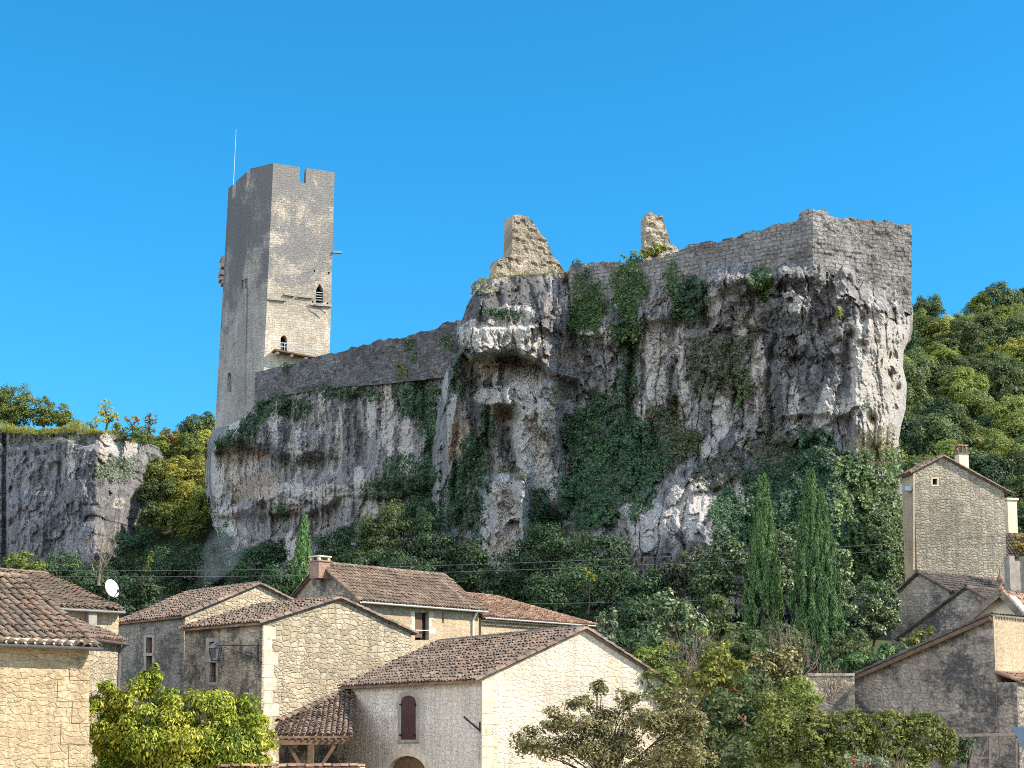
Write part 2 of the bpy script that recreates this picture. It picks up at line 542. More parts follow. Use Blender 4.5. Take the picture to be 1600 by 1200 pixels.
def rockmat(name, base=(0.20, 0.20, 0.205), ref=0.0):
    m, nt, b = nmat(name); k = N(nt)
    geo = k.new("ShaderNodeNewGeometry"); p = geo.outputs['Position']
    def at(n): return k.new("ShaderNodeAttribute", attribute_name=n).outputs['Fac']
    streak = k.noise(k.mapping(p, (1.0, 1.0, 0.09)), 1.5, 8, 0.66, 0.6)
    fine = k.noise(p, 2.6, 8, 0.74)
    mid = k.noise(p, 0.55, 7, 0.68, 0.3)
    speck = k.noise(p, 7.0, 5, 0.75)
    tex = k.noise(k.mapping(p, (1, 1, 1.6)), 4.2, 6, 0.78, 0.8)
    col = k.mul(k.mix(0.0, base, base), k.mapr(streak, 0.36, 0.64, 0.5, 1.5))
    col = k.mix(k.mapr(mid, 0.50, 0.62, 0, 0.6), col, (base[0] * 1.35, base[1] * 1.32, base[2] * 1.3))
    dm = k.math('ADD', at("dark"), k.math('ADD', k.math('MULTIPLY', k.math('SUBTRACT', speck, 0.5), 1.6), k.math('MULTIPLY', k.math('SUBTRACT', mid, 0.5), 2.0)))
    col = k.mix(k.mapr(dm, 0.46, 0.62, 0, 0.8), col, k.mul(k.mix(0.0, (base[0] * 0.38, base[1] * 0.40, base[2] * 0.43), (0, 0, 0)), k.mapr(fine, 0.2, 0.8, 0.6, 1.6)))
    # grain, pits and bright chips
    col = k.mul(col, k.mapr(tex, 0.36, 0.64, 0.62, 1.34))
    pit = k.noise(p, 3.6, 7, 0.78, 0.6)
    col = k.mix(k.mapr(pit, 0.37, 0.31, 0, 0.4), col, (0.66, 0.62, 0.58))
    # pale limestone, then ochre seepage
    pm = k.math('ADD', at("pale"), k.math('ADD', k.math('MULTIPLY', k.math('SUBTRACT', streak, 0.5), 1.0), k.math('ADD', k.math('MULTIPLY', k.math('SUBTRACT', fine, 0.5), 0.9), k.math('MULTIPLY', k.math('SUBTRACT', tex, 0.5), 0.7))))
    col = k.mix(k.mapr(pm, 0.46, 0.58, 0, 0.95), col, k.mul(k.mix(0.0, (0.89, 0.825, 0.745), (0, 0, 0)), k.mapr(tex, 0.3, 0.7, 0.72, 1.08)))
    om = k.math('ADD', at("ochre"), k.math('MULTIPLY', k.math('SUBTRACT', fine, 0.5), 1.8))
    col = k.mix(k.mapr(om, 0.46, 0.80, 0, 0.6), col, k.mul(k.mix(0.0, (0.62, 0.45, 0.28), (0, 0, 0)), k.mapr(speck, 0.25, 0.75, 0.75, 1.2)))
    col = k.mul(col, k.mapr(speck, 0.36, 0.62, 0.68, 1.2))
    col = k.mix(k.mapr(pit, 0.62, 0.67, 0, 0.6), col, (0.055, 0.05, 0.047))
    k.link(col, b.inputs['Base Color'])
    h = k.math('ADD', k.math('MULTIPLY', fine, 0.9), k.math('ADD', k.math('MULTIPLY', speck, 0.4), k.math('ADD', k.math('MULTIPLY', tex, 0.55), k.math('MULTIPLY', streak, 0.5))))
    k.link(k.bump(h, 0.7), b.inputs['Normal'])
    b.inputs['Roughness'].default_value = 0.95
    return m


M = {}
M['rock'] = rockmat('limestone', (0.40, 0.38, 0.36))
M['rock_far'] = rockmat('far_limestone', (0.33, 0.325, 0.325))
M['earth'] = plain('earth', (0.38, 0.295, 0.195), 0.95, 0.25, 0.6, bump=0.05)
M['hill'] = plain('hill_floor', (0.035, 0.045, 0.015), 0.95, 0.4, 0.4)
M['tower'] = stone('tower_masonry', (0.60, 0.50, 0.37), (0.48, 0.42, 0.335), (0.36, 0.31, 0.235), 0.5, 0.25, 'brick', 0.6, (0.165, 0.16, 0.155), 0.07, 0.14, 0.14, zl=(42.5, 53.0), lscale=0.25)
M['tower_shaded'] = stone('tower_shaded_masonry', (0.36, 0.33, 0.285), (0.29, 0.27, 0.24), (0.2, 0.185, 0.16), 0.5, 0.25, 'brick', 0.6, (0.105, 0.103, 0.102), 0.07, 0.14, 0.14, zl=(36.0, 54.0), lscale=0.25)  # darker copy of the tower stone: left faces' shade painted in, plus lichen
M['rampart'] = stone('rampart_masonry', (0.35, 0.325, 0.295), (0.225, 0.21, 0.195), (0.065, 0.062, 0.058), 0.56, 0.33, 'brick', 0.4, (0.11, 0.098, 0.088), 0.14, 0.20, 0.16, lscale=0.5)
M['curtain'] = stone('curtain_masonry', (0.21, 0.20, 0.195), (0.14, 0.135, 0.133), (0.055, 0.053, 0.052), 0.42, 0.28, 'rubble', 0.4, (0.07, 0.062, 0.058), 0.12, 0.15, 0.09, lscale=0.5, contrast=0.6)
M['ruin'] = stone('ruin_masonry', (0.48, 0.40, 0.29), (0.37, 0.31, 0.235), (0.19, 0.155, 0.115), 0.45, 0.27, 'rubble', 0.35, (0.14, 0.12, 0.10), 0.12, 0.16, 0.09, zl=(43.0, 49.0))
M['house_left'] = stone('golden_stone', (0.52, 0.395, 0.235), (0.45, 0.35, 0.22), (0.50, 0.385, 0.24), 0.36, 0.18, 'rubble', 0.14, (0.34, 0.25, 0.155), 0.07, 0.08, 0.03, contrast=0.22, ew=0.25)
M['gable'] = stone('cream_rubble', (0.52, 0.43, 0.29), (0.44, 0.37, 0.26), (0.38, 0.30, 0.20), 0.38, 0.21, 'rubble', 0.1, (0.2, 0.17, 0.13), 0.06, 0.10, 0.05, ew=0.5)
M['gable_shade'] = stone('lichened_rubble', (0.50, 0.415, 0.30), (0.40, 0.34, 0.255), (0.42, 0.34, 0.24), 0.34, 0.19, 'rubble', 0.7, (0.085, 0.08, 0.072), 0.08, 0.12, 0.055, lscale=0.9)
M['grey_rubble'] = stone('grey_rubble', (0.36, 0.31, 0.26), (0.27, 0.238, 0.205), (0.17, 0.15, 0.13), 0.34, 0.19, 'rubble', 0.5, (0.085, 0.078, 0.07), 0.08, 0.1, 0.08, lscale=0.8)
M['barn'] = stone('pale_rubble', (0.70, 0.60, 0.485), (0.61, 0.53, 0.43), (0.66, 0.565, 0.46), 0.26, 0.15, 'rubble', 0.12, (0.26, 0.23, 0.19), 0.05, 0.1, 0.06, contrast=0.14)
M['barn_gable'] = stone('cream_render_over_rubble', (0.61, 0.53, 0.41), (0.54, 0.47, 0.365), (0.61, 0.53, 0.415), 0.34, 0.17, 'rubble', 0.1, (0.46, 0.36, 0.24), 0.035, 0.12, 0.05, contrast=0.1)
M['tall_house'] = stone('tall_house_rubble', (0.40, 0.345, 0.25), (0.31, 0.275, 0.21), (0.16, 0.135, 0.10), 0.38, 0.2, 'rubble', 0.18, (0.14, 0.13, 0.11), 0.1, 0.12, 0.1)
M['low_house'] = stone('low_house_rubble', (0.44, 0.365, 0.275), (0.36, 0.305, 0.24), (0.25, 0.21, 0.165), 0.42, 0.24, 'rubble', 0.42, (0.10, 0.095, 0.09), 0.08, 0.1, 0.07, lscale=0.6)
M['long_house'] = stone('long_house_rubble', (0.44, 0.37, 0.29), (0.33, 0.285, 0.235), (0.24, 0.2, 0.16), 0.40, 0.26, 'rubble', 0.6, (0.06, 0.06, 0.06), 0.1, 0.14, 0.07, lscale=0.55)
M['plaster'] = stone('ochre_plaster', (0.45, 0.345, 0.225), (0.41, 0.32, 0.21), (0.45, 0.345, 0.225), 0.5, 0.3, 'rubble', 0.4, (0.36, 0.29, 0.20), 0.03, 0.2, 0.01, contrast=0.04)
M['cream'] = plain('cream_limewash', (0.62, 0.52, 0.38), 0.9, 0.15, 1.5)
M['quoin'] = plain('dressed_stone', (0.54, 0.455, 0.33), 0.9, 0.3, 3.5, bump=0.02)
M['quoin_grey'] = plain('grey_dressed_stone', (0.29, 0.255, 0.21), 0.9, 0.3, 2.5, bump=0.02)
M['tile'] = tilemat('clay_tiles', [(0.11, 0.082, 0.065), (0.19, 0.13, 0.095), (0.155, 0.12, 0.095), (0.25, 0.16, 0.11), (0.20, 0.158, 0.12), (0.13, 0.11, 0.095)], 0.35)
M['tile_old'] = tilemat('old_clay_tiles', [(0.15, 0.115, 0.085), (0.20, 0.145, 0.10), (0.25, 0.185, 0.125), (0.17, 0.13, 0.10), (0.27, 0.16, 0.10)], 0.5)
M['tile_red'] = tilemat('red_clay_tiles', [(0.24, 0.145, 0.10), (0.32, 0.19, 0.125), (0.22, 0.14, 0.10), (0.36, 0.24, 0.165)], 0.15)
M['wood'] = plain('brown_timber', (0.12, 0.075, 0.045), 0.7, 0.35, 4.0)
M['fascia'] = plain('fascia_boards', (0.28, 0.17, 0.10), 0.7, 0.25, 4.0)
M['shutter'] = plain('dark_red_shutter', (0.065, 0.03, 0.026), 0.6, 0.2, 5.0)
M['door'] = plain('brown_door', (0.13, 0.075, 0.042), 0.6, 0.3, 5.0)
M['zinc'] = plain('zinc', (0.42, 0.43, 0.44), 0.45, 0.15, 3.0, metal=0.3)
M['zinc_dark'] = plain('dark_zinc', (0.12, 0.12, 0.125), 0.5, 0.2, 3.0, metal=0.3)
M['white_zinc'] = plain('white_gutter', (0.62, 0.61, 0.60), 0.5, 0.1, 3.0)
M['rust'] = plain('rusty_iron', (0.16, 0.13, 0.105), 0.8, 0.4, 8.0)
M['tile_dark'] = tilemat('dark_clay_tiles', [(0.075, 0.06, 0.05), (0.11, 0.085, 0.07), (0.14, 0.10, 0.08), (0.09, 0.08, 0.07)], 0.6)
M['iron'] = plain('black_iron', (0.018, 0.019, 0.022), 0.5, 0.2, 5.0)
M['black'] = plain('dark_interior', (0.012, 0.010, 0.009), 0.9, 0.2, 2.0)
M['brick'] = stone('red_brick', (0.34, 0.205, 0.145), (0.29, 0.18, 0.13), (0.38, 0.31, 0.25), 0.24, 0.075, 'brick', 0.0, bump=0.01, warp=0.01, msize=0.15)
M['bark'] = plain('bark', (0.05, 0.04, 0.03), 0.95, 0.4, 3.0, bump=0.03)
M['twig'] = plain('grey_twigs', (0.17, 0.135, 0.10), 0.9, 0.4, 3.0)
M['cable'] = plain('cable', (0.10, 0.10, 0.105), 0.5, 0.1, 1.0)
M['dish'] = plain('white_dish', (0.58, 0.56, 0.54), 0.4, 0.05, 3.0)
M['bluepanel'] = plain('grey_blue_panel', (0.13, 0.19, 0.27), 0.4, 0.1, 3.0)

G = dict(
    ivy_dark=leafmat('dark_ivy', [(0.012, 0.030, 0.016), (0.024, 0.048, 0.022), (0.042, 0.074, 0.03)], 0.2, gain=1.9),
    ivy=leafmat('ivy', [(0.026, 0.050, 0.018), (0.048, 0.085, 0.028), (0.085, 0.125, 0.04)], 0.3, 0.45),
    ivy_lit=leafmat('glossy_ivy', [(0.030, 0.055, 0.020), (0.06, 0.098, 0.030), (0.13, 0.165, 0.055)], 0.25, 0.5, gloss=0.5),
    brush=leafmat('brown_brush', [(0.045, 0.042, 0.028), (0.055, 0.065, 0.03), (0.085, 0.075, 0.05)], 0.2),
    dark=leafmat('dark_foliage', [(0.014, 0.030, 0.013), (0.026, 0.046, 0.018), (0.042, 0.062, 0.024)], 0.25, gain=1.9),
    mid=leafmat('green_foliage', [(0.040, 0.058, 0.020), (0.062, 0.086, 0.028), (0.095, 0.115, 0.042)], 0.35, 0.45, gain=1.5),
    olive=leafmat('olive_foliage', [(0.055, 0.075, 0.018), (0.085, 0.105, 0.024), (0.13, 0.135, 0.03)], 0.4, gain=2.0),
    yellow=leafmat('yellowing_foliage', [(0.10, 0.115, 0.025), (0.15, 0.15, 0.03), (0.20, 0.18, 0.04)], 0.4, gain=2.1),
    autumn=leafmat('orange_foliage', [(0.13, 0.11, 0.03), (0.20, 0.145, 0.04), (0.26, 0.16, 0.06)], 0.35, gain=1.5),
    cypress=leafmat('cypress_foliage', [(0.025, 0.05, 0.018), (0.045, 0.082, 0.026), (0.085, 0.125, 0.04)], 0.25, 0.4, 1.2, gain=2.0),
    wisteria=leafmat('wisteria_foliage', [(0.03, 0.065, 0.012), (0.10, 0.15, 0.018), (0.27, 0.27, 0.03), (0.40, 0.36, 0.10)], 0.35, 0.4, 0.8, gain=1.2),
    fruit=leafmat('brownish_green_foliage', [(0.05, 0.055, 0.02), (0.085, 0.085, 0.03), (0.15, 0.13, 0.05), (0.22, 0.20, 0.10)], 0.25, 0.5, gain=1.5),
    hedge=leafmat('hedge_foliage', [(0.035, 0.052, 0.014), (0.085, 0.10, 0.02), (0.20, 0.185, 0.04)], 0.3, 0.35, 1.0, gain=1.7),
    fig=leafmat('broad_foliage', [(0.045, 0.070, 0.028), (0.075, 0.105, 0.042), (0.14, 0.165, 0.08)], 0.3, 0.5, gloss=0.4),
    lime=leafmat('yellow_green_foliage', [(0.08, 0.11, 0.02), (0.15, 0.165, 0.03), (0.24, 0.22, 0.04)], 0.35, 0.45, gain=1.15),
    red=leafmat('red_foliage', [(0.08, 0.014, 0.018), (0.14, 0.02, 0.025), (0.18, 0.05, 0.04)], 0.3),
    grey=leafmat('grey_green_foliage', [(0.07, 0.09, 0.05), (0.11, 0.13, 0.075), (0.14, 0.16, 0.10)], 0.3),
    grass=leafmat('dry_grass', [(0.10, 0.095, 0.03), (0.16, 0.14, 0.05), (0.22, 0.19, 0.08)], 0.3),
)

# ------------------------------------------------------------------ ground and hills
def ground_z(x, y):
    z = np.interp(y, [-50, 10, 28, 44, 52, 60, 75, 92, 105, 118, 150, 175, 260, 600], [3.3, 3.3, 2.2, 0.6, 0.5, 1.5, 4.5, 8.5, 11.5, 14.5, 18, 21, 24, 24])
    return z + 0.25 * fbm(x * 0.08, y * 0.08, 0 * x, 3)


xs = np.concatenate([np.linspace(-900, -130, 12), np.linspace(-110, 110, 111), np.linspace(130, 900, 12)])
ys = np.concatenate([np.linspace(-700, -80, 12), np.linspace(-60, 175, 118), np.linspace(185, 1500, 20)])
gx, gy = np.meshgrid(xs, ys)
_nt = M['earth'].node_tree; _k = N(_nt); _b = _nt.nodes['Principled BSDF']
_sp = _k.new('ShaderNodeSeparateXYZ'); _k.link(_k.new('ShaderNodeNewGeometry').outputs['Position'], _sp.inputs[0])
_old = _b.inputs['Base Color'].links[0].from_socket
_k.link(_k.mix(_k.mapr(_sp.outputs[1], 53, 58), _old, (0.055, 0.06, 0.025)), _b.inputs['Base Color'])
mb = MB()
mb.add(np.stack([gx, gy, ground_z(gx, gy)], -1), gridf(len(ys), len(xs))[:, ::-1])
tag(mb.build('ground', M['earth'], smooth=True), kind='structure')


def slope_grid(us, vs, Yf, name, rise):
    """hillside given by what it covers; carried on behind its crest"""
    U, V = np.meshgrid(us, vs)
    pts = P(U, V, Yf(U, V))
    top = pts[-1]
    back = [top + np.array([0, 30.0 * k, 2.0 * k - 3.0 * k * k]) for k in (1, 2, 3)]
    allp = np.concatenate([pts, np.array(back)], 0)
    m_ = MB(); m_.add(allp, gridf(len(allp), len(us))[:, ::-1])
    return tag(m_.build(name, M['hill'], smooth=True), kind='structure')


def right_slope_Y(U, V): return 128 + (930 - V) * 0.24 + 0 * U
def right_crest(U): return np.interp(U, [1380, 1425, 1480, 1540, 1600, 1700, 2300], [530, 505, 515, 492, 480, 450, 330])
def left_slope_Y(U, V): return 172 + (890 - V) * 0.09 + 0 * U
def left_crest(U): return np.interp(U, [120, 230, 300, 345, 420], [690, 684, 674, 672, 690])


def hill(us, crest, bot, Yf, name, n=30):
    t = np.linspace(0, 1, n)[:, None]
    U = np.broadcast_to(us[None], (n, len(us)))
    V = bot + (crest(us)[None] + 14 - bot) * t
    pts = P(U, V, Yf(U, V))
    back = [pts[-1] + np.array([0, 30.0 * k, 1.0 * k - 4.0 * k * k]) for k in (1, 2, 3)]
    allp = np.concatenate([pts, np.array(back)], 0)
    m_ = MB(); m_.add(allp, gridf(len(allp), len(us)))
    return tag(m_.build(name, M['hill'], smooth=True), kind='structure')


hill(np.linspace(1370, 2300, 60), right_crest, 935, right_slope_Y, 'wooded_hill')
hill(np.linspace(110, 425, 40), left_crest, 900, left_slope_Y, 'left_hillside')


# ------------------------------------------------------------------ cliffs
def blob(U, V, lst, wob):
    """soft-edged patches: (u, v, ru, rv[, amount[, degrees]])"""
    out = np.zeros(U.shape)
    for q in lst:
        u, v, ru, rv = q[:4]
        am = q[4] if len(q) > 4 else 1.0
        a = math.radians(q[5]) if len(q) > 5 else 0.0
        du, dv = U - u, V - v
        x = (du * math.cos(a) + dv * math.sin(a)) / ru; y = (-du * math.sin(a) + dv * math.cos(a)) / rv
        r = np.sqrt(x * x + y * y) + wob
        out = np.maximum(out, am * sstep(1.25, 0.55, r))
    return out


class Relief:
    """rock face laid out over what it covers in the photograph, with real depth; closed by returns behind its top and sides"""
    def __init__(self, u0, u1, nu, nv, vtop, vbot, uL, uR, depth, disp, paint, back_top, back_side, seed):
        self.u0, self.u1, self.vtop, self.vbot, self.uL, self.uR = u0, u1, vtop, vbot, uL, uR
        a = np.linspace(u0, u1, nu)[None]
        t = np.linspace(0, 1, nv)[:, None]
        V = vtop(a) + (vbot(a) - vtop(a)) * t
        A = np.broadcast_to(a, V.shape)
        s = (A - u0) / (u1 - u0)
        U = uL(V) + s * (uR(V) - uL(V))
        Y = depth(U, V, s)
        B = P(U, V, Y)
        d = disp(U, V, B, s)
        pts = CAM + (B - CAM) * (1 - d / Y)[..., None]
        self.pts, self.U, self.V = pts, U, V
        self.nu, self.nv = nu, nv
        full = pts
        # returns behind the right and left edge
        def ret(colp, dirv, n, L):
            k = (np.linspace(0, 1, n + 1)[1:] ** 1.4) * L
            q = colp[:, None] + k[None, :, None] * np.asarray(dirv)
            w = fbm(q[..., 0] * 0.3 + seed, q[..., 1] * 0.3, q[..., 2] * 0.3, 4)
            q = q + w[..., None] * np.array([dirv[1], -dirv[0], 0]) * 0.8 * np.minimum(k / 3, 1)[None, :, None]
            return q
        nr = nl = 0
        if back_side[1]:
            r = ret(pts[:, -1], back_side[1], 14, 26); full = np.concatenate([full, r], 1); nr = 14
        if back_side[0]:
            l = ret(pts[:, 0], back_side[0], 14, 26)[:, ::-1]; full = np.concatenate([l, full], 1); nl = 14
        # plateau behind the top
        k = np.linspace(0, 1, 9)[1:, None, None] ** 1.5 * back_top[0]
        top = full[0][None] + k * np.array([0.0, 1.0, back_top[1]])
        top = top + 0.15 * fbm(top[..., 0], top[..., 1], 0 * top[..., 0] + 2, 3)[..., None] * np.array([0, 0, 1.0])
        full = np.concatenate([top[::-1], full], 0)
        self.full = full
        pa = paint(U, V, B, s)
        self.attrs = {}
        for n, arr in pa.items():
            f = np.pad(arr, ((8, 0), (nl, nr)), mode='edge')
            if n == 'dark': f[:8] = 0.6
            self.attrs[n] = f

    def mesh(self, name, mat):
        m_ = MB()
        nr, nc = self.full.shape[:2]
        m_.add(self.full, gridf(nr, nc))
        m_.attrs = self.attrs
        return m_.build(name, mat, smooth=True)

    def at(self, u, v):
        u = np.asarray(u, float); v = np.asarray(v, float)
        s = (u - self.uL(v)) / (self.uR(v) - self.uL(v))
        a = self.u0 + s * (self.u1 - self.u0)
        t = (v - self.vtop(a)) / (self.vbot(a) - self.vtop(a))
        ok = (s > 0) & (s < 1) & (t > 0) & (t < 1)
        j = np.clip((s * (self.nu - 1)).round().astype(int), 0, self.nu - 1)
        i = np.clip((t * (self.nv - 1)).round().astype(int), 0, self.nv - 1)
        return self.pts[i, j], ok


def const(c): return lambda x: np.asarray(x, float) * 0 + c


# ---- main bluff
wall_depth = dcurve([(690, 129.5), (702, 126), (716, 122), (760, 119.5), (885, 121.5), (1000, 118), (1100, 115), (1270, 110), (1424, 113.7), (1440, 118)])
low_depth = dcurve([(690, 129.5), (702, 126), (716, 122.5), (760, 120), (885, 121.5), (1000, 118), (1100, 115), (1270, 110.2), (1338, 108.4), (1378, 110.0), (1410, 112.8), (1424, 115.5), (1440, 119)])


def A_depth(U, V, s):
    w = sstep(430, 520, V)
    y = wall_depth(U) * (1 - w) + low_depth(U) * w
    return y + 4.0 * sstep(0.985, 1.0, s) ** 2 + 3.0 * sstep(0.02, 0.0, s) ** 2


R_base0 = curve([(888, 440), (905, 520), (960, 525), (1005, 486), (1045, 478), (1060, 450), (1100, 435), (1180, 425), (1235, 418), (1270, 418), (1300, 430), (1340, 452), (1380, 474), (1424, 486)])


def A_disp(U, V, B, s):
    X, Y, Z = B[..., 0] * 1.25, B[..., 1], B[..., 2]
    wob = fbm(X * 0.5, Z * 0.5, 0 * X, 4)
    wu = U + 7 * wob; wv = V + 6 * fbm(X * 0.4 + 9, Z * 0.4, 0 * X + 3, 4)
    fade = sstep(0, 26, V - 0 * U - A_top(U))           # calmer along the wall foot
    d = 0.8 * fbm(X * 0.16, Z * 0.14, 0 * X + 1, 4)
    f1, f2, cid = worley(X * 0.33 + 0.35 * wob, Z * 0.22 + 0.25 * wob, 1)
    cm = sstep(-0.1, 0.5, fbm(X * 0.25 + 31, Z * 0.2, 0 * X, 3))
    d = d + 0.75 * cid * sstep(0.0, 0.25, f2 - f1) - 0.5 * cm * np.exp(-((f2 - f1) / 0.09) ** 2)
    f1, f2, cid = worley(X * 0.95 + 0.6 * wob + 0.25 * fbm(X * 2, Z * 2, 0 * X, 3), Z * 0.5 + 0.25 * fbm(X * 2 + 5, Z * 2, 0 * X, 3), 2)
    d = d + 0.15 * cid * sstep(0.0, 0.2, f2 - f1)
    d = d + 0.14 * (ridged(X * 0.8, 0 * X, Z * 0.13 + 0.4 * wob, 4) - 0.45)
    wx = 0.35 * fbm(X * 0.9, Z * 0.9, 0 * X + 14, 3); wz = 0.35 * fbm(X * 0.9, Z * 0.9, 0 * X + 24, 3)
    d = d + 0.42 * facets(X * 0.42 + wx, Z * 0.30 + wz, 3) + 0.19 * facets(X * 1.0 + wx * 1.4, Z * 0.7 + wz, 4) + 0.09 * facets(X * 2.2 + wx * 2, Z * 1.7 + wz * 2, 5)
    d = d + 0.16 * fbm(X * 1.3, Z * 1.1, 0 * X + 5, 5) + 0.08 * (ridged(X * 2.4, Z * 1.7, 0 * X, 4) - 0.5) + 0.09 * fbm(X * 4.5, Z * 4.0, 0 * X + 2, 3)
    st = Z * 0.45 + 0.5 * wob + 0.3 * fbm(X * 0.7, Z * 0.7, 0 * X + 12, 3); st = st - np.floor(st)
    d = d + 0.45 * (st - 0.5) * sstep(-0.25, 0.35, fbm(X * 0.2 + 50, Z * 0.25, 0 * X, 3))
    vf, vg, vc = worley(X * 0.55 + 0.35 * fbm(X * 0.5, Z * 0.35, 0 * X + 21, 4), np.floor(Z * 0.13 + 0.6 * vnoise(X * 0.2, Z * 0, Z * 0 + 5)) + 0 * X, 9)
    d = d - 0.5 * np.exp(-((vg - vf) / 0.06) ** 2) * sstep(0.0, 0.4, fbm(X * 0.3 + 70, Z * 0.2, 0 * X, 3)) + 0.25 * vc
    d = d * (1 - 0.45 * sstep(1322, 1345, U))
    # nose that juts over the hollow on the left
    edge = np.interp(wu, [690, 712, 735, 760, 800, 830, 860, 900], [540, 545, 556, 552, 548, 560, 580, 600])
    nose = sstep(930, 830, wu) * sstep(425, 500, wv)
    d = d + nose * (3.2 * sstep(6, -8, wv - edge))
    d = d - sstep(880, 820, wu) * 2.3 * sstep(-4, 10, wv - edge) * sstep(640, 560, wv)
    d = d + 0.8 * sstep(-3, 3, wv - 512) * sstep(8, 0, wv - edge) * sstep(880, 840, wu)
    d = d + 1.0 * np.exp(-((V - (R_base0(U) + 12)) / 15) ** 2) * sstep(885, 900, U) * (0.6 + wob)
    d = d + 1.25 * np.exp(-(np.maximum(0, np.abs(V - 455) - 22) / 26) ** 2) * sstep(1085, 1140, U) * sstep(1352, 1320, U)
    # small block, its hollow, and the dark recess underneath
    blk = sstep(746, 753, wu) * sstep(803, 796, wu) * sstep(603, 608, wv) * sstep(636, 630, wv + (wu - 775) * -0.15)
    d = d + 2.6 * blk
    d = d - 1.9 * sstep(755, 778, wu + 6 * wob) * sstep(816, 800, wu) * sstep(628, 655, wv) * sstep(752, 722, wv)
    d = d - 3.0 * sstep(702, 716, wu) * sstep(776, 764, wu) * sstep(560, 600, wv) * sstep(900, 800, wv)
    # white buttress
    cx = np.interp(wv, [560, 640, 700, 780, 830], [825, 838, 842, 850, 862])
    d = d + 2.6 * sstep(46, 30, np.abs(wu - cx)) * sstep(550, 600, wv) * sstep(850, 790, wv)
    d = d + 1.0 * sstep(34, 20, np.abs(wu - 866)) * sstep(622, 640, wv) * sstep(700, 670, wv)
    # free pillar with a flat top
    pl = sstep(752, 762, wu + (wv - 760) * 0.08) * sstep(834, 822, wu + (wv - 760) * 0.08) * sstep(738, 745, wv)
    d = d + 5.2 * pl
    # ochre rib far left
    d = d + 1.3 * sstep(26, 10, np.abs(wu - np.interp(wv, [560, 690, 760], [704, 718, 712]))) * sstep(520, 560, wv) * sstep(760, 700, wv)
    # clefts
    for (u, v0, v1, w, q) in ((985, 420, 660, 10, 2.0), (1050, 560, 660, 7, 1.3), (1100, 430, 520, 6, 1.0), (1205, 540, 690, 8, 1.4), (1325, 480, 700, 8, 0.9), (893, 480, 620, 9, 1.1), (1145, 560, 660, 6, 0.9)):
        d = d - q * np.exp(-((wu - u) / w) ** 2) * sstep(v0 - 15, v0 + 15, V) * sstep(v1 + 20, v1 - 20, V)
    # panel ledges
    for (u0, u1, v, q) in ((1000, 1050, 500, 0.9), (1100, 1195, 478, 0.5), (905, 975, 526, 0.8), (1190, 1325, 560, 0.5), (1340, 1425, 535, 0.3), (1215, 1330, 655, 0.6)):
        d = d + q * sstep(u0 - 6, u0 + 6, wu) * sstep(u1 + 6, u1 - 6, wu) * sstep(v + 3, v - 6, wv) * sstep(v - 110, v - 30, wv)
    # scree and the pale boulder slope towards the foot
    d = d + 7.0 * sstep(640, 900, V) * sstep(860, 930, U) * sstep(1345, 1280, U)
    d = d + 2.5 * np.clip(1 - ((wu - 1060) / 80) ** 2 - ((wv - 830) / 85) ** 2, 0, 1) ** 0.6
    d = d + 3.0 * sstep(700, 880, V) * sstep(1300, 1370, U)
    # holes in the lit flank
    for (u, v, r) in ((1402, 607, 5), (1388, 470, 7), (1395, 560, 8), (1348, 498, 6), (1330, 412 + 110, 6), (1362, 655, 7), (1390, 585, 5)):
        d = d - 1.2 * np.exp(-((U - u) ** 2 + ((V - v) * 0.8) ** 2) / (r * r))
    return d * (0.35 + 0.65 * fade)


A_top = curve([(690, 520), (700, 512), (712, 497), (722, 468), (735, 448), (752, 437), (790, 431), (850, 427), (882, 424), (896, 430), (930, 470), (1000, 455), (1060, 415), (1100, 405), (1180, 400), (1270, 390), (1340, 415), (1385, 440), (1425, 452)])
A_bot = const(960)
A_uL = curve([(400, 700), (440, 716), (480, 711), (520, 712), (545, 716), (560, 704), (600, 690), (700, 676), (960, 670)])
A_uR = curve([(330, 1422), (470, 1423), (485, 1427), (515, 1426), (530, 1420), (545, 1412), (575, 1411), (600, 1417), (640, 1415), (665, 1408), (690, 1404), (720, 1407), (760, 1414), (850, 1424), (960, 1424)])


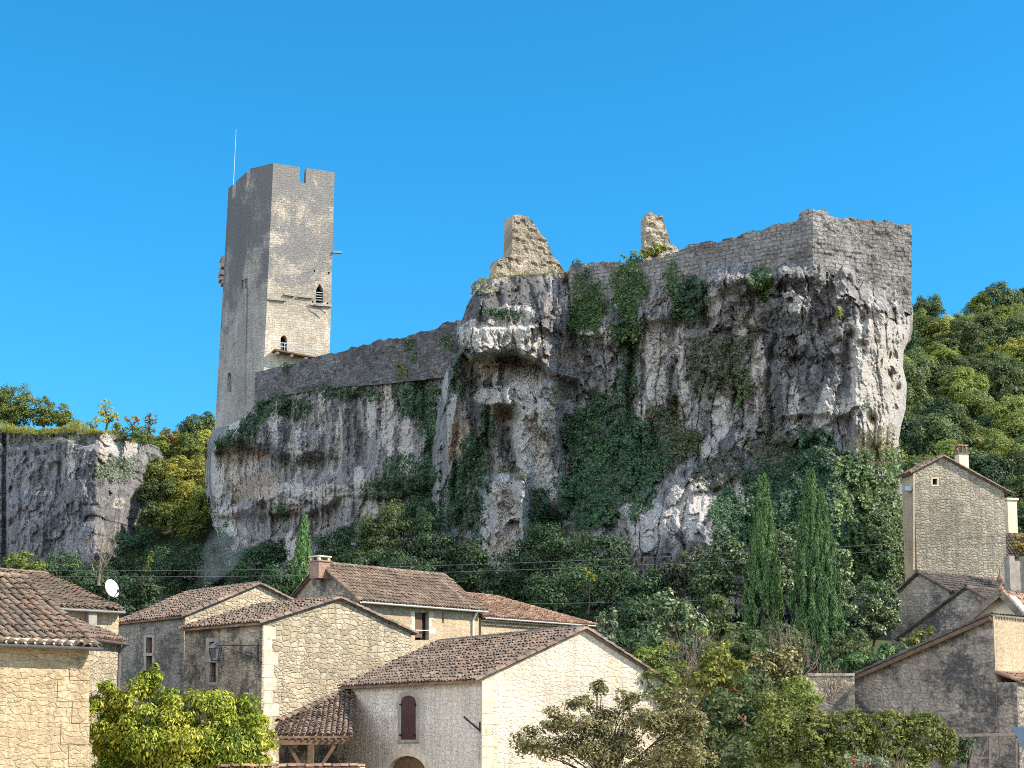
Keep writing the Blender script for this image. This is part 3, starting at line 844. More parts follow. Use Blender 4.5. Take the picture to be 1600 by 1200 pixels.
def A_paint(U, V, B, s):
    X, Z = B[..., 0], B[..., 2]
    w = 0.45 * fbm(X * 0.6, Z * 0.35, 0 * X, 5)
    pale = blob(U, V, [(760, 532, 52, 22), (800, 508, 34, 34), (826, 540, 22, 48), (735, 520, 24, 22), (772, 620, 30, 18), (848, 655, 38, 62), (826, 600, 30, 60), (824, 690, 22, 66), (850, 745, 26, 56), (790, 805, 42, 78), (765, 575, 22, 26, .8),
                       (1025, 540, 26, 48, .95), (1028, 605, 22, 52, .8), (1062, 545, 8, 60, .8), (1112, 468, 14, 26), (1068, 632, 12, 46), (1188, 605, 11, 62), (1128, 640, 16, 46, .7), (1080, 790, 38, 52), (1015, 825, 42, 42, .85),
                       (1002, 645, 10, 36), (1184, 560, 9, 36, .9), (1345, 545, 24, 60, .85), (1372, 610, 50, 120, 1.1), (1398, 560, 30, 70, 1), (1340, 610, 16, 90, .8), (1400, 660, 16, 60, .9), (1150, 780, 24, 24, .7), (1240, 470, 22, 30, .45), (1160, 505, 18, 24, .5), (1290, 640, 20, 40, .45), (1240, 640, 12, 60, .5), (930, 520, 26, 10, .8), (1100, 700, 26, 20, .5), (1160, 690, 20, 20, .5), (712, 660, 12, 46, .9), (695, 590, 6, 40, .8), (1380, 470, 30, 30, .35)], w)
    ochre = blob(U, V, [(745, 562, 30, 9), (790, 572, 55, 16, .9), (775, 640, 26, 12), (794, 652, 18, 14, .8), (716, 692, 14, 34), (722, 668, 18, 12), (852, 690, 26, 40, .55), (785, 850, 30, 22, .7), (1372, 600, 54, 130, .55), (868, 560, 40, 18, .6), (1035, 560, 16, 8, .7), (935, 612, 26, 7, .7), (740, 540, 30, 10, .5), (1170, 560, 10, 60, .35), (775, 790, 14, 40, .5), (1260, 560, 40, 30, .2), (700, 720, 10, 40, .6)], w)
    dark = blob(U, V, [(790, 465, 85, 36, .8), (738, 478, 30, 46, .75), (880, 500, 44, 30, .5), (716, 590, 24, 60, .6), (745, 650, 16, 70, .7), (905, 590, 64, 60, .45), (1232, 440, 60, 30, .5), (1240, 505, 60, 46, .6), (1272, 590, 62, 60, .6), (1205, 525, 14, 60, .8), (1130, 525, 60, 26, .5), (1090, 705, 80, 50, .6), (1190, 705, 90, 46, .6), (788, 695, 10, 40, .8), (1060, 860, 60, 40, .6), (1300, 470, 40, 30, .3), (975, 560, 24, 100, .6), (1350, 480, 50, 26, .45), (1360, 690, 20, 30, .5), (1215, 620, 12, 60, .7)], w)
    return {'pale': pale * 1.35, 'ochre': ochre, 'dark': dark}


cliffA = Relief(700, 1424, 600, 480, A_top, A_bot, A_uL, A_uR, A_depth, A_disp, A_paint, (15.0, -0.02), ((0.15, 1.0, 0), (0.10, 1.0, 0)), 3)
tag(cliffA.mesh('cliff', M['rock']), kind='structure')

# ---- lower cliff under the curtain wall
B_wall = dcurve([(300, 151), (345, 149.5), (400, 147.3), (560, 138.5), (700, 131.5), (720, 130.5)])
B_top = curve([(310, 690), (335, 668), (352, 664), (372, 652), (400, 618), (430, 600), (480, 598), (540, 590), (600, 588), (690, 575), (720, 570)])
B_uL = curve([(600, 348), (664, 338), (690, 324), (715, 321), (745, 320), (775, 323), (800, 327), (830, 340), (870, 350), (960, 350)])


def B_depth(U, V, s):
    return B_wall(U) + 6.0 * sstep(0.05, 0.0, s) ** 1.6


def B_disp(U, V, B, s):
    X, Y, Z = B[..., 0] * 1.25, B[..., 1], B[..., 2]
    wob = fbm(X * 0.4, Z * 0.4, 0 * X + 2, 4)
    wu = U + 10 * wob; wv = V + 8 * fbm(X * 0.3 + 4, Z * 0.3, 0 * X, 4)
    d = 0.8 * fbm(X * 0.14, Z * 0.12, 0 * X + 7, 4)
    fl = sstep(600, 640, wv) * sstep(830, 790, wv)
    d = d + fl * 1.0 * (ridged(X * 0.55 + 0.2 * wob, 0 * X, Z * 0.06, 3) - 0.5)
    d = d + 0.35 * (ridged(X * 1.5, 0 * X, Z * 0.12, 3) - 0.5) + 0.28 * fbm(X * 1.1, Z * 0.9, 0 * X + 3, 5) + 0.22 * (ridged(X * 2.4, Z * 1.2, 0 * X, 4) - 0.5) + 0.12 * fbm(X * 4.5, Z * 3.5, 0 * X + 2, 3)
    f1, f2, cid = worley(X * 0.3 + 0.3 * wob, Z * 0.3, 4)
    low = sstep(755, 790, wv)
    d = d + (0.10 + 0.2 * low) * facets(X * 0.8 + 0.3 * wob, Z * 0.5, 6) + 0.10 * facets(X * 2.0 + .5 * wob, Z * 1.3, 7)
    d = d + low * (0.8 * cid * sstep(0, 0.25, f2 - f1) - 0.4 * np.exp(-((f2 - f1) / 0.1) ** 2) * sstep(0, .5, wob + .2))
    lip = np.interp(wu, [310, 350, 370, 400, 440, 480, 520, 720], [712, 704, 690, 700, 716, 722, 716, 700])
    ov = sstep(560, 470, wu)
    d = d + 1.5 * ov * sstep(6, -14, wv - lip) * sstep(-70, -30, wv - lip)
    d = d - 1.6 * ov * sstep(-2, 10, wv - lip) * sstep(800, 735, wv)
    d = d + 1.6 * np.exp(-((wv - np.interp(wu, [310, 420, 480, 600, 720], [760, 772, 765, 745, 740])) / 22) ** 2) * sstep(330, 420, wu)
    d = d - 1.4 * sstep(-3, 8, wv - np.interp(wu, [310, 400, 470, 560, 720], [806, 800, 800, 775, 760])) * sstep(880, 815, wv)
    d = d + 5.0 * sstep(830, 960, V)
    for (u, v0, v1, w, q) in ((500, 640, 760, 7, 0.9), (560, 610, 740, 8, 1.0), (625, 620, 740, 6, 0.8), (452, 640, 720, 6, 0.7), (670, 600, 760, 14, 1.6)):
        d = d - q * np.exp(-((wu - u) / w) ** 2) * sstep(v0 - 15, v0 + 15, V) * sstep(v1 + 20, v1 - 20, V)
    return d * sstep(-8, 22, V - B_top(U) )


def B_paint(U, V, B, s):
    X, Z = B[..., 0], B[..., 2]
    w = 0.4 * fbm(X * 0.7, Z * 0.2, 0 * X + 8, 5)
    pale = blob(U, V, [(606, 660, 12, 62), (636, 692, 12, 56), (580, 640, 8, 50, .7), (502, 640, 10, 55, .8), (468, 700, 26, 50, .4), (380, 725, 30, 30, .5), (540, 774, 75, 13, .95), (520, 768, 40, 13, .9), (340, 740, 12, 56, .6), (450, 772, 80, 18, .7), (585, 800, 24, 22, .9), (350, 815, 26, 28, .7), (430, 655, 14, 40, .45), (530, 690, 8, 60, .6), (560, 760, 10, 30, .8), (660, 640, 20, 20, .4), (455, 850, 14, 25, .9), (365, 690, 10, 50, .5)], w) * 1.3
    ochre = blob(U, V, [(400, 765, 46, 32, .75), (382, 712, 40, 15, .8), (490, 655, 12, 25, .6), (600, 655, 12, 30, .4), (430, 800, 60, 14, .8), (640, 742, 14, 30, .7), (500, 800, 30, 18, .5), (470, 742, 40, 10, .4), (355, 745, 6, 30, .6)], w)
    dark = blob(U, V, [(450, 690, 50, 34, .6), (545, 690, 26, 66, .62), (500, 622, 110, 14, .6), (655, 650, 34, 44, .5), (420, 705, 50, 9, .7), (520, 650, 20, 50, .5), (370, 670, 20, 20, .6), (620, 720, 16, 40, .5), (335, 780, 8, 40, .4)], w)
    return {'pale': pale, 'ochre': ochre, 'dark': dark}


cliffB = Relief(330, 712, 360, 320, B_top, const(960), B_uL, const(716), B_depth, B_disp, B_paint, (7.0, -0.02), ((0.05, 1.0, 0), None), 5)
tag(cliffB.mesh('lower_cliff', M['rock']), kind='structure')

# ---- far cliff on the left
C_top = curve([(-120, 664), (0, 668), (60, 672), (110, 668), (150, 672), (190, 682), (235, 694)])
C_depth0 = dcurve([(-120, 178), (0, 172), (120, 166.5), (150, 166), (190, 171), (240, 179)])


def C_disp(U, V, B, s):
    X, Z = B[..., 0] * 1.2, B[..., 2]
    wob = fbm(X * 0.3, Z * 0.3, 0 * X + 2, 4)
    wu = U + 8 * wob; wv = V + 8 * wob
    d = 0.8 * fbm(X * 0.12, Z * 0.12, 0 * X + 11, 4) + 0.35 * fbm(X * 0.8, Z * 0.8, 0 * X, 5) + 0.3 * (ridged(X * 1.8, Z * 1.4, 0 * X, 4) - 0.5) + 0.3 * (ridged(X * 1.0, 0 * X, Z * 0.15, 3) - 0.5)
    f1, f2, cid = worley(X * 0.25 + 0.3 * wob, Z * 0.18, 6)
    d = d + 0.6 * cid * sstep(0, 0.25, f2 - f1)
    d = d - 2.2 * np.exp(-((U - 7) / 3.0) ** 2) + 0.35 * facets(X * 0.5 + .3 * wob, Z * 0.4, 8) + 0.18 * facets(X * 1.2 + .5 * wob, Z * 0.9, 9)
    d = d - 2.6 * sstep(698, 686, wv) * sstep(165, 130, U)
    d = d + 1.0 * sstep(760, 775, wv) * sstep(85, 60, wu)
    d = d + 1.2 * np.exp(-((wu - 168) / 14) ** 2) * sstep(672, 700, V) * sstep(740, 700, V)
    d = d - 5.0 * sstep(150, 235, U) * sstep(720, 860, V)
    return d


def C_paint(U, V, B, s):
    X, Z = B[..., 0], B[..., 2]
    w = 0.4 * fbm(X * 0.5, Z * 0.3, 0 * X + 4, 5)
    pale = blob(U, V, [(110, 720, 8, 40, .6), (55, 730, 40, 20, .35), (165, 700, 10, 30, .9), (195, 700, 30, 22, .8), (60, 800, 40, 30, .3), (130, 720, 10, 30, .4), (186, 785, 12, 12, .6), (60, 770, 30, 6, .5), (90, 850, 30, 20, .4)], w)
    ochre = blob(U, V, [(50, 760, 34, 10, .5), (160, 705, 6, 26, .7), (30, 745, 14, 20, .4)], w)
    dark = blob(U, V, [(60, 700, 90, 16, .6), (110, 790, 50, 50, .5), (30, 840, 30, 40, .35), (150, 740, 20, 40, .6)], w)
    return {'pale': pale, 'ochre': ochre, 'dark': dark}


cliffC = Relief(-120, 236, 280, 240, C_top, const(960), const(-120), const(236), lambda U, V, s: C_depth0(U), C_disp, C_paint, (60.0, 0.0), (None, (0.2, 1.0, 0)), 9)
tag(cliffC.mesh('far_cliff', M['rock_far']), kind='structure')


# ------------------------------------------------------------------ masonry walls that follow a plan line
def plan_wall(name, mat, top, base, depth, u0, u1, thick, step=2.0, rough=0.12, teeth=0.15, parent=None, seed=0, lift=0.0, spread=0.0):
    """free-standing rough wall between photo columns u0..u1, from base(u) to top(u), with real thickness"""
    n = int((u1 - u0) / step) + 1
    u = np.linspace(u0, u1, n)
    Y = depth(u) - lift
    vt = top(u); vb = base(u)
    pt = P(u, vt, Y); pb = P(u, vb, Y)
    xy = pb[:, :2].copy()
    ztop = pt[:, 2] + teeth * np.round(vnoise(u * 0.12 + seed, u * 0, u * 0 + seed) * 2) / 2
    nz = max(6, int(abs(pt[:, 2] - pb[:, 2]).max() / 0.16))
    t = np.linspace(0, 1, nz)[:, None]
    Z = pb[None, :, 2] + (ztop - pb[:, 2])[None] * t
    XY = pb[None, :, :2] + (pt - pb)[None, :, :2] * t[..., None]
    tan = np.gradient(xy, axis=0); tan /= np.linalg.norm(tan, axis=1, keepdims=True) + 1e-9
    nor = np.stack([tan[:, 1], -tan[:, 0]], 1)      # towards the viewer
    L = np.concatenate([[0], np.cumsum(np.linalg.norm(np.diff(xy, axis=0), axis=1))])
    Lg = np.broadcast_to(L, Z.shape)
    h = rough * fbm(Lg * 0.9 + seed, Z * 0.9, Z * 0 + seed, 5)
    row = np.floor(Z / 0.36); h = h + rough * 0.8 * vnoise(np.floor(Lg / 0.6 + (row % 2) * 0.5) * 7.31 + 0.37, row * 5.17 + 0.21, Z * 0)
    h = h + spread * (1 - t)
    fr = np.concatenate([XY + nor[None] * h[..., None], Z[..., None]], -1)
    h2 = rough * fbm(Lg * 0.9 + 40 + seed, Z * 0.9, Z * 0, 4)
    bk = np.concatenate([XY - nor[None] * (thick + h2)[..., None], Z[..., None]], -1)
    m_ = MB()
    uv = np.stack([Lg, Z], -1)
    m_.add(fr, gridf(nz, n)[:, ::-1], uv)
    m_.add(bk, gridf(nz, n), uv)
    m_.add(np.stack([fr[-1], bk[-1]]), gridf(2, n)[:, ::-1], np.stack([np.stack([L, ztop], -1), np.stack([L, ztop + thick], -1)]))
    for j in (0, -1):
        q = np.stack([fr[:, j], bk[:, j]], 1); f = gridf(nz, 2)
        m_.add(q, f if j == 0 else f[:, ::-1], np.stack([np.stack([0 * Z[:, j], Z[:, j]], -1), np.stack([0 * Z[:, j] + thick, Z[:, j]], -1)], 1))
    mid = pb[n // 2]
    if parent is None:
        return m_.build(name, mat, loc=(mid[0], mid[1], float(Z.min())))
    return m_.build(name, mat, parent)


R_top = curve([(888, 424), (893, 412), (930, 411), (990, 407), (1040, 401), (1065, 389), (1100, 376), (1115, 374), (1122, 378), (1160, 367), (1232, 346), (1247, 344), (1249, 335), (1270, 327), (1292, 329), (1297, 338), (1340, 341), (1365, 342), (1370, 345), (1424, 352)])
R_base = lambda u: R_base0(u) + 9 * fbm(u * 0.05, 0 * u, 0 * u + 4, 4) + 3
o = plan_wall('rampart', M['rampart'], R_top, R_base, wall_depth, 890, 1424, 1.3, lift=0.45, seed=2)
tag(o, 'long grey rampart wall with a sharp corner bastion crowning the big cliff', 'castle wall')

K_top = curve([(396, 582), (412, 578), (515, 553), (580, 536), (583, 533), (600, 532), (640, 523), (685, 513), (692, 505), (703, 504), (716, 500)])
K_base = curve([(396, 640), (430, 620), (480, 612), (540, 604), (600, 600), (690, 590), (716, 580)])
o = plan_wall('curtain_wall', M['curtain'], K_top, K_base, B_wall, 398, 714, 1.0, lift=0.5, seed=5, rough=0.1)
tag(o, 'dark grey curtain wall running from the tall tower to the big cliff', 'castle wall')

r_top = curve([(775, 424), (776, 414), (779, 404), (796, 398), (798.5, 397), (799, 337), (806, 335), (814, 336), (824, 339), (834, 348), (842, 360), (850, 374), (856, 380), (860, 396), (866, 404), (876, 411), (881, 418), (883, 424)])
o = plan_wall('ruined_wall', M['ruin'], r_top, const(436), dcurve([(775, 124.3), (883, 128.3)]), 775, 883, 0.9, step=1.5, rough=0.2, teeth=0.12, seed=8)
tag(o, 'broad jagged remnant of a sunlit stone wall standing on the cliff top', 'ruin')
p_top = curve([(1008, 340), (1010, 336), (1013, 334), (1034, 334), (1037, 340), (1039, 352), (1043, 368), (1050, 380), (1060, 386), (1070, 394)])
o = plan_wall('ruined_pillar', M['ruin'], p_top, const(412), dcurve([(1008, 121.5), (1070, 123)]), 1009, 1070, 0.8, step=1.5, rough=0.2, teeth=0.12, seed=11)
tag(o, 'thin leaning stump of broken masonry rising above the rampart', 'ruin')


# ------------------------------------------------------------------ building kit
def newell(p):
    p = np.asarray(p, float); q = np.roll(p, -1, 0)
    n = np.cross(p, q).sum(0)
    return n / np.linalg.norm(n)


def rect(x0, x1, y0, y1): return [(x0, y0), (x1, y0), (x1, y1), (x0, y1)]


def arch(x0, x1, y0, y1, rise, n=8, pointed=False):
    """opening with an arched head; y0 crown, y1 sill (photo rows)"""
    cx, hw = (x0 + x1) / 2, (x1 - x0) / 2
    pts = []
    for i in range(n + 1):
        a = math.pi * (1 - i / n)
        x = math.cos(a)
        y = (1 - abs(x)) ** 0.75 if pointed else math.sin(a)
        pts.append((cx + hw * x, y0 + rise - rise * y))
    return pts + [(x1, y1), (x0, y1)]


class Face:
    """a flat wall seen in the photograph: openings are given by photo pixels"""
    def __init__(self, pts, facing=None):
        self.pts = np.asarray(pts, float)
        self.n = newell(self.pts)
        c = self.pts.mean(0)
        if (np.dot(self.n, CAM - c) < 0) if facing is None else (np.dot(self.n, facing) < 0): self.n = -self.n
        self.o = self.pts[0]
        self.u = np.array([-self.n[1], self.n[0], 0.0]); self.u /= np.linalg.norm(self.u)
        self.v = np.cross(self.n, self.u)
        self.holes = []

    def px(self, poly, out=0.0):
        q = np.array(poly, float)
        return hit(q[:, 0], q[:, 1], self.o, self.n) + self.n * out

    def cut(self, poly):
        self.holes.append(self.px(poly)); return self.holes[-1]

    def emit(self, mb, depth=0.28):
        loops = [self.pts] + self.holes
        l2 = []
        for L in loops:
            r = L - self.o
            l2.append([Vector((float(a), float(b), 0)) for a, b in zip(r @ self.u, r @ self.v)])
        tri = geometry.tessellate_polygon(l2)
        mb.add(np.concatenate(loops), np.array(tri))
        for h in self.holes:
            n = len(h)
            mb.add(np.concatenate([h, h - self.n * depth]), [[i, (i + 1) % n, n + (i + 1) % n, n + i] for i in range(n)])

    def plate(self, poly, out, thick, mb):
        q = self.px(poly, out)
        mb.prism(q, -self.n * thick)


def window_part(parent, face, poly, name='window', mat=None, depth=0.22, frame=None, boards=0, label=None):
    """cut an opening and fill it with panes or boards set back in the reveal"""
    face.cut(poly)
    m_ = MB(); face.plate(poly, -depth, 0.05, m_)
    w = m_.build(name, mat or M['black'], parent, label=label)
    return w


def tile_rows(mb, eL, eR, tL, tR, sp=0.22, course=0.34, rng=None, jit=1.0, slab=0.07):
    """canal tiles on a sloping plane: eaves left/right, top left/right"""
    rng = rng or np.random.default_rng(1)
    eL, eR, tL, tR = [np.asarray(q, float) for q in (eL, eR, tL, tR)]
    W = np.linalg.norm(eR - eL); L = max(np.linalg.norm(tL - eL), np.linalg.norm(tR - eR))
    nrm = newell([eL, eR, tR, tL]); nrm = nrm if nrm[2] > 0 else -nrm
    q = np.array([eL, eR, tR, tL])
    lo = q - nrm * slab
    mb.add(np.vstack([q, lo]), [[0, 1, 2, 3], [7, 6, 5, 4], [0, 4, 5, 1], [1, 5, 6, 2], [2, 6, 7, 3], [3, 7, 4, 0]])
    nc = max(2, int(round(W / sp))); nr = max(2, int(round(L / course)))
    I, J = np.meshgrid(np.arange(nc), np.arange(nr)); I = I.ravel(); J = J.ravel()
    def at(s, t):
        return (eL * (1 - s)[:, None] + eR * s[:, None]) * (1 - t)[:, None] + (tL * (1 - s)[:, None] + tR * s[:, None]) * t[:, None]
    k = len(I)
    s0 = (I + 0.5) / nc + rng.normal(0, 0.05, k) / nc * jit
    s1 = (I + 0.5) / nc + rng.normal(0, 0.07, k) / nc * jit
    off = np.repeat(rng.normal(0, 0.06, nc)[None], nr, 0).ravel()
    t0 = np.clip((J - 0.12 + off * (J > 0) + rng.normal(0, 0.05, k) * jit) / nr, -0.03, 1); t1 = np.minimum((J + 1.12 + off) / nr, 1.0)
    a = at(s0, t0); b = at(s1, t1)
    ax = (eR - eL) / W
    sg = 0.035 * (vnoise(a[:, 0] * .55, a[:, 1] * .55, a[:, 2] * 0 + 3) + .6) * jit
    z0 = 0.055 + rng.normal(0, 0.012, k) * jit + sg; z1 = 0.012 + sg
    r0 = sp * 0.40 * (1 + rng.normal(0, 0.06, k)); r1 = sp * 0.33
    ang = np.linspace(-1.5, 1.5, 7)
    ring0 = a[:, None] + (r0[:, None] * np.sin(ang))[..., None] * ax + ((z0[:, None] + r0[:, None] * (np.cos(ang) * 0.85 - 0.1)))[..., None] * nrm
    ring1 = b[:, None] + (r1 * np.sin(ang))[None, :, None] * ax + (z1[:, None] + (r1 * (np.cos(ang) * 0.85 - 0.1))[None])[..., None] * nrm
    # thickness at the lower end
    rin = 0.78
    ring2 = a[:, None] + (rin * r0[:, None] * np.sin(ang))[..., None] * ax + ((z0[:, None] + rin * r0[:, None] * (np.cos(ang) * 0.85 - 0.1)))[..., None] * nrm
    v = np.stack([ring0, ring1, ring2], 1).reshape(-1, 3)
    base = (np.arange(k) * 21)[:, None, None]
    j = np.arange(6)[None, :, None]
    f1 = base + np.concatenate([j, j + 1, j + 8, j + 7], -1)
    f2 = base + np.concatenate([14 + j, 15 + j, j + 1, j], -1)
    mb.add(v, np.concatenate([f1.reshape(-1, 4), f2.reshape(-1, 4)]))


def tile_line(mb, a, b, r=0.12, seg=0.36, up=(0, 0, 1), rng=None, lift=0.05):
    """overlapping half-round tiles along a ridge or a verge"""
    rng = rng or np.random.default_rng(2)
    a = np.asarray(a, float); b = np.asarray(b, float); up = np.asarray(up, float)
    d = b - a; L = np.linalg.norm(d); d = d / L
    s = np.cross(d, up); s /= np.linalg.norm(s); u = np.cross(s, d)
    n = max(2, int(L / seg)); ang = np.linspace(-1.6, 1.6, 8)
    for i in range(n):
        p0 = a + d * (i - 0.1) * L / n + s * rng.normal(0, 0.012); p1 = a + d * (i + 1.1) * L / n
        g = []
        for p, rr, z in ((p0, r * 1.08, lift + 0.03), (p1, r * 0.9, lift), (p0, r * 0.86, lift + 0.02)):
            g.append(p + rr * np.sin(ang)[:, None] * s + (z + rr * (np.cos(ang) - 0.5))[:, None] * u)
        v = np.concatenate(g); j = np.arange(7)[:, None]
        mb.add(v, np.concatenate([np.hstack([j, j + 1, j + 9, j + 8]), np.hstack([16 + j, 17 + j, j + 1, j])]))


def genoise(mb, a, b, out, r=0.085, depth=0.16, gap=0.2):
    """row of half tiles under the eaves"""
    a = np.asarray(a, float); b = np.asarray(b, float); out = np.asarray(out, float)
    d = b - a; L = np.linalg.norm(d); d /= L; n = int(L / gap)
    ang = np.linspace(-1.57, 1.57, 7)
    for i in range(n):
        p = a + d * (i + 0.5) * L / n
        ring = p + (r * np.sin(ang))[:, None] * d + (r * np.cos(ang))[:, None] * np.array([0, 0, 1.0])
        ring2 = p + (r * .75 * np.sin(ang))[:, None] * d + (r * .75 * np.cos(ang))[:, None] * np.array([0, 0, 1.0])
        v = np.concatenate([ring - out * 0.02, ring + out * depth, ring2 + out * depth]); j = np.arange(6)[:, None]
        mb.add(v, np.concatenate([np.hstack([j, j + 1, j + 8, j + 7]), np.hstack([7 + j, 8 + j, j + 15, j + 14])]))


def gutter(mb, a, b, r=0.075, out=(0, 0, 0)):
    a = np.asarray(a, float) + np.asarray(out); b = np.asarray(b, float) + np.asarray(out)
    d = (b - a) / np.linalg.norm(b - a); s = np.cross(d, (0, 0, 1.0))
    ang = np.linspace(0, math.pi, 9)
    rg = np.cos(ang)[:, None] * s * r - np.sin(ang)[:, None] * np.array([0, 0, 1.0]) * r
    v = np.concatenate([a + rg, b + rg, a + rg * 1.08, b + rg * 1.08]); j = np.arange(8)[:, None]
    mb.add(v, np.concatenate([np.hstack([j, j + 1, j + 10, j + 9]), np.hstack([18 + j, 19 + j, j + 28, j + 27])]))


def p3(xy, z): return np.array([xy[0], xy[1], z], float)


class House:
    """gabled house from one visible corner. ridge='e': gable wall to the right of the corner, eaves wall to the left;
    ridge='g': gable wall to the left, eaves wall to the right"""
    def __init__(self, name, label, cat, corner_px, eave_py, Y, psi, px_g, px_e, apex, zb, ridge, eave2_py=None, group=None):
        a = math.radians(psi)
        self.g = np.array([math.cos(a), math.sin(a)]); self.e = np.array([-math.sin(a), math.cos(a)])
        c = P(corner_px, eave_py, Y); self.C = c[:2]; self.ze = float(c[2]); self.zb = zb
        self.Lg = along(self.C, self.g, px_g, self.ze); self.Le = along(self.C, self.e, px_e, self.ze)
        self.ridge = ridge
        gd = self.g if ridge == 'e' else self.e          # across the gable
        rd = self.e if ridge == 'e' else self.g          # along the ridge
        self.gd, self.rd = gd, rd
        self.Wg = self.Lg if ridge == 'e' else self.Le
        self.Wr = self.Le if ridge == 'e' else self.Lg
        n = np.array([rd[0], rd[1], 0.0])
        ap = hit(*apex, p3(self.C, 0), n)
        self.ta = float(np.dot(ap[:2] - self.C, gd)); self.za = float(ap[2])
        if eave2_py is not None:
            far = self.C + gd * self.Wg
            self.z2 = zat(0, eave2_py, far)
        else: self.z2 = self.ze
        self.root = thing(name, label, cat, p3(self.C, zb), group)
        C, W, R = self.C, self.Wg, self.Wr
        self.K = [C, C + gd * W, C + gd * W + rd * R, C + rd * R]      # corner, gable end, back, eaves end
        z0 = zb
        self.gable = Face([p3(C, z0), p3(self.K[1], z0), p3(self.K[1], self.z2), p3(C + gd * self.ta, self.za), p3(C, self.ze)])
        self.eave = Face([p3(C, z0), p3(self.K[3], z0), p3(self.K[3], self.ze), p3(C, self.ze)])
        self.back = Face([p3(self.K[3], z0), p3(self.K[2], z0), p3(self.K[2], self.z2), p3(C + rd * R + gd * self.ta, self.za), p3(self.K[3], self.ze)])
        self.far = Face([p3(self.K[1], z0), p3(self.K[2], z0), p3(self.K[2], self.z2), p3(self.K[1], self.z2)])

    def walls(self, mg, me, names=('gable_wall', 'side_wall'), depth=0.3):
        for f, nm, mt in ((self.gable, names[0], mg), (self.back, names[0], mg), (self.eave, names[1], me), (self.far, names[1], me)):
            m_ = MB(); f.emit(m_, depth); m_.build(nm, mt, self.root)

    def roof(self, mat, sp=0.22, ov=0.22, ovg=0.12, course=0.34, seed=1, verge=True, ridge_tiles=True, jit=1.0, lift=0.05):
        rng = np.random.default_rng(seed)
        C, gd, rd, R, W = self.C, self.gd, self.rd, self.Wr, self.Wg
        A = p3(C + gd * self.ta, self.za + lift); E1 = p3(C, self.ze + lift); E2 = p3(C + gd * W, self.z2 + lift)
        r3 = p3(rd, 0); s1 = (E1 - A) / np.linalg.norm(E1 - A); s2 = (E2 - A) / np.linalg.norm(E2 - A)
        mb = MB()
        E1o, E2o = E1 + s1 * ov, E2 + s2 * ov
        f, k = -r3 * ovg, r3 * (R + ovg)
        tile_rows(mb, E1o + f, E1o + k, A + f, A + k, sp, course, rng, jit)
        tile_rows(mb, E2o + f, E2o + k, A + f, A + k, sp, course, rng, jit)
        if ridge_tiles: tile_line(mb, A + f, A + k, sp * 0.55, 0.38, rng=rng)
        if verge:
            for q in (f, k):
                tile_line(mb, E1o + q * 0.9, A + q * 0.9, sp * 0.5, 0.4, rng=rng, lift=0.03)
                tile_line(mb, E2o + q * 0.9, A + q * 0.9, sp * 0.5, 0.4, rng=rng, lift=0.03)
        self.E1o, self.E2o, self.A, self.f3, self.k3, self.s1 = E1o, E2o, A, f, k, s1
        self.roof_o = mb.build('roof', mat, self.root)
        return self.roof_o


def quoins(parent, face, px, py0, py1, side, mat, n, name='quoins', w=(0.55, 0.32), out=0.012):
    """dressed corner stones up an edge of a wall (one part)"""
    mb = MB()
    a = hit(px, py1, face.o, face.n); b = hit(px, py0, face.o, face.n)
    for i in range(n):
        za, zb_ = a[2] + (b[2] - a[2]) * i / n, a[2] + (b[2] - a[2]) * (i + 0.97) / n
        ww = w[i % 2] * (0.85 + 0.3 * ((i * 37) % 10) / 10)
        p = a + (b - a) * i / n
        u = face.u * side
        q = [p3(p[:2], za), p3(p[:2], za) + u * ww, p3(p[:2], zb_) + u * ww, p3(p[:2], zb_)]
        mb.prism(np.array(q) + face.n * out, -face.n * 0.05)
    return mb.build(name, mat, parent)


def frame_stones(parent, face, poly_out, poly_in, mat, name='frame', out=0.015, depth=0.06):
    """stone surround between an outer and an inner outline with equal counts"""
    a, b = face.px(poly_out, out), face.px(poly_in, out)
    n = len(a); mb = MB()
    mb.add(np.concatenate([a, b]), [[i, (i + 1) % n, n + (i + 1) % n, n + i] for i in range(n)])
    mb.add(np.concatenate([a, a - face.n * depth]), [[i, (i + 1) % n, n + (i + 1) % n, n + i] for i in range(n)])
    return mb.build(name, mat, parent)


def grow(poly, d):
    c = np.mean(poly, 0); out = []
    for x, y in poly:
        out.append((x + d * np.sign(x - c[0]) * (1 if abs(x - c[0]) > 0.3 else 0), y + d * np.sign(y - c[1])))
    return out


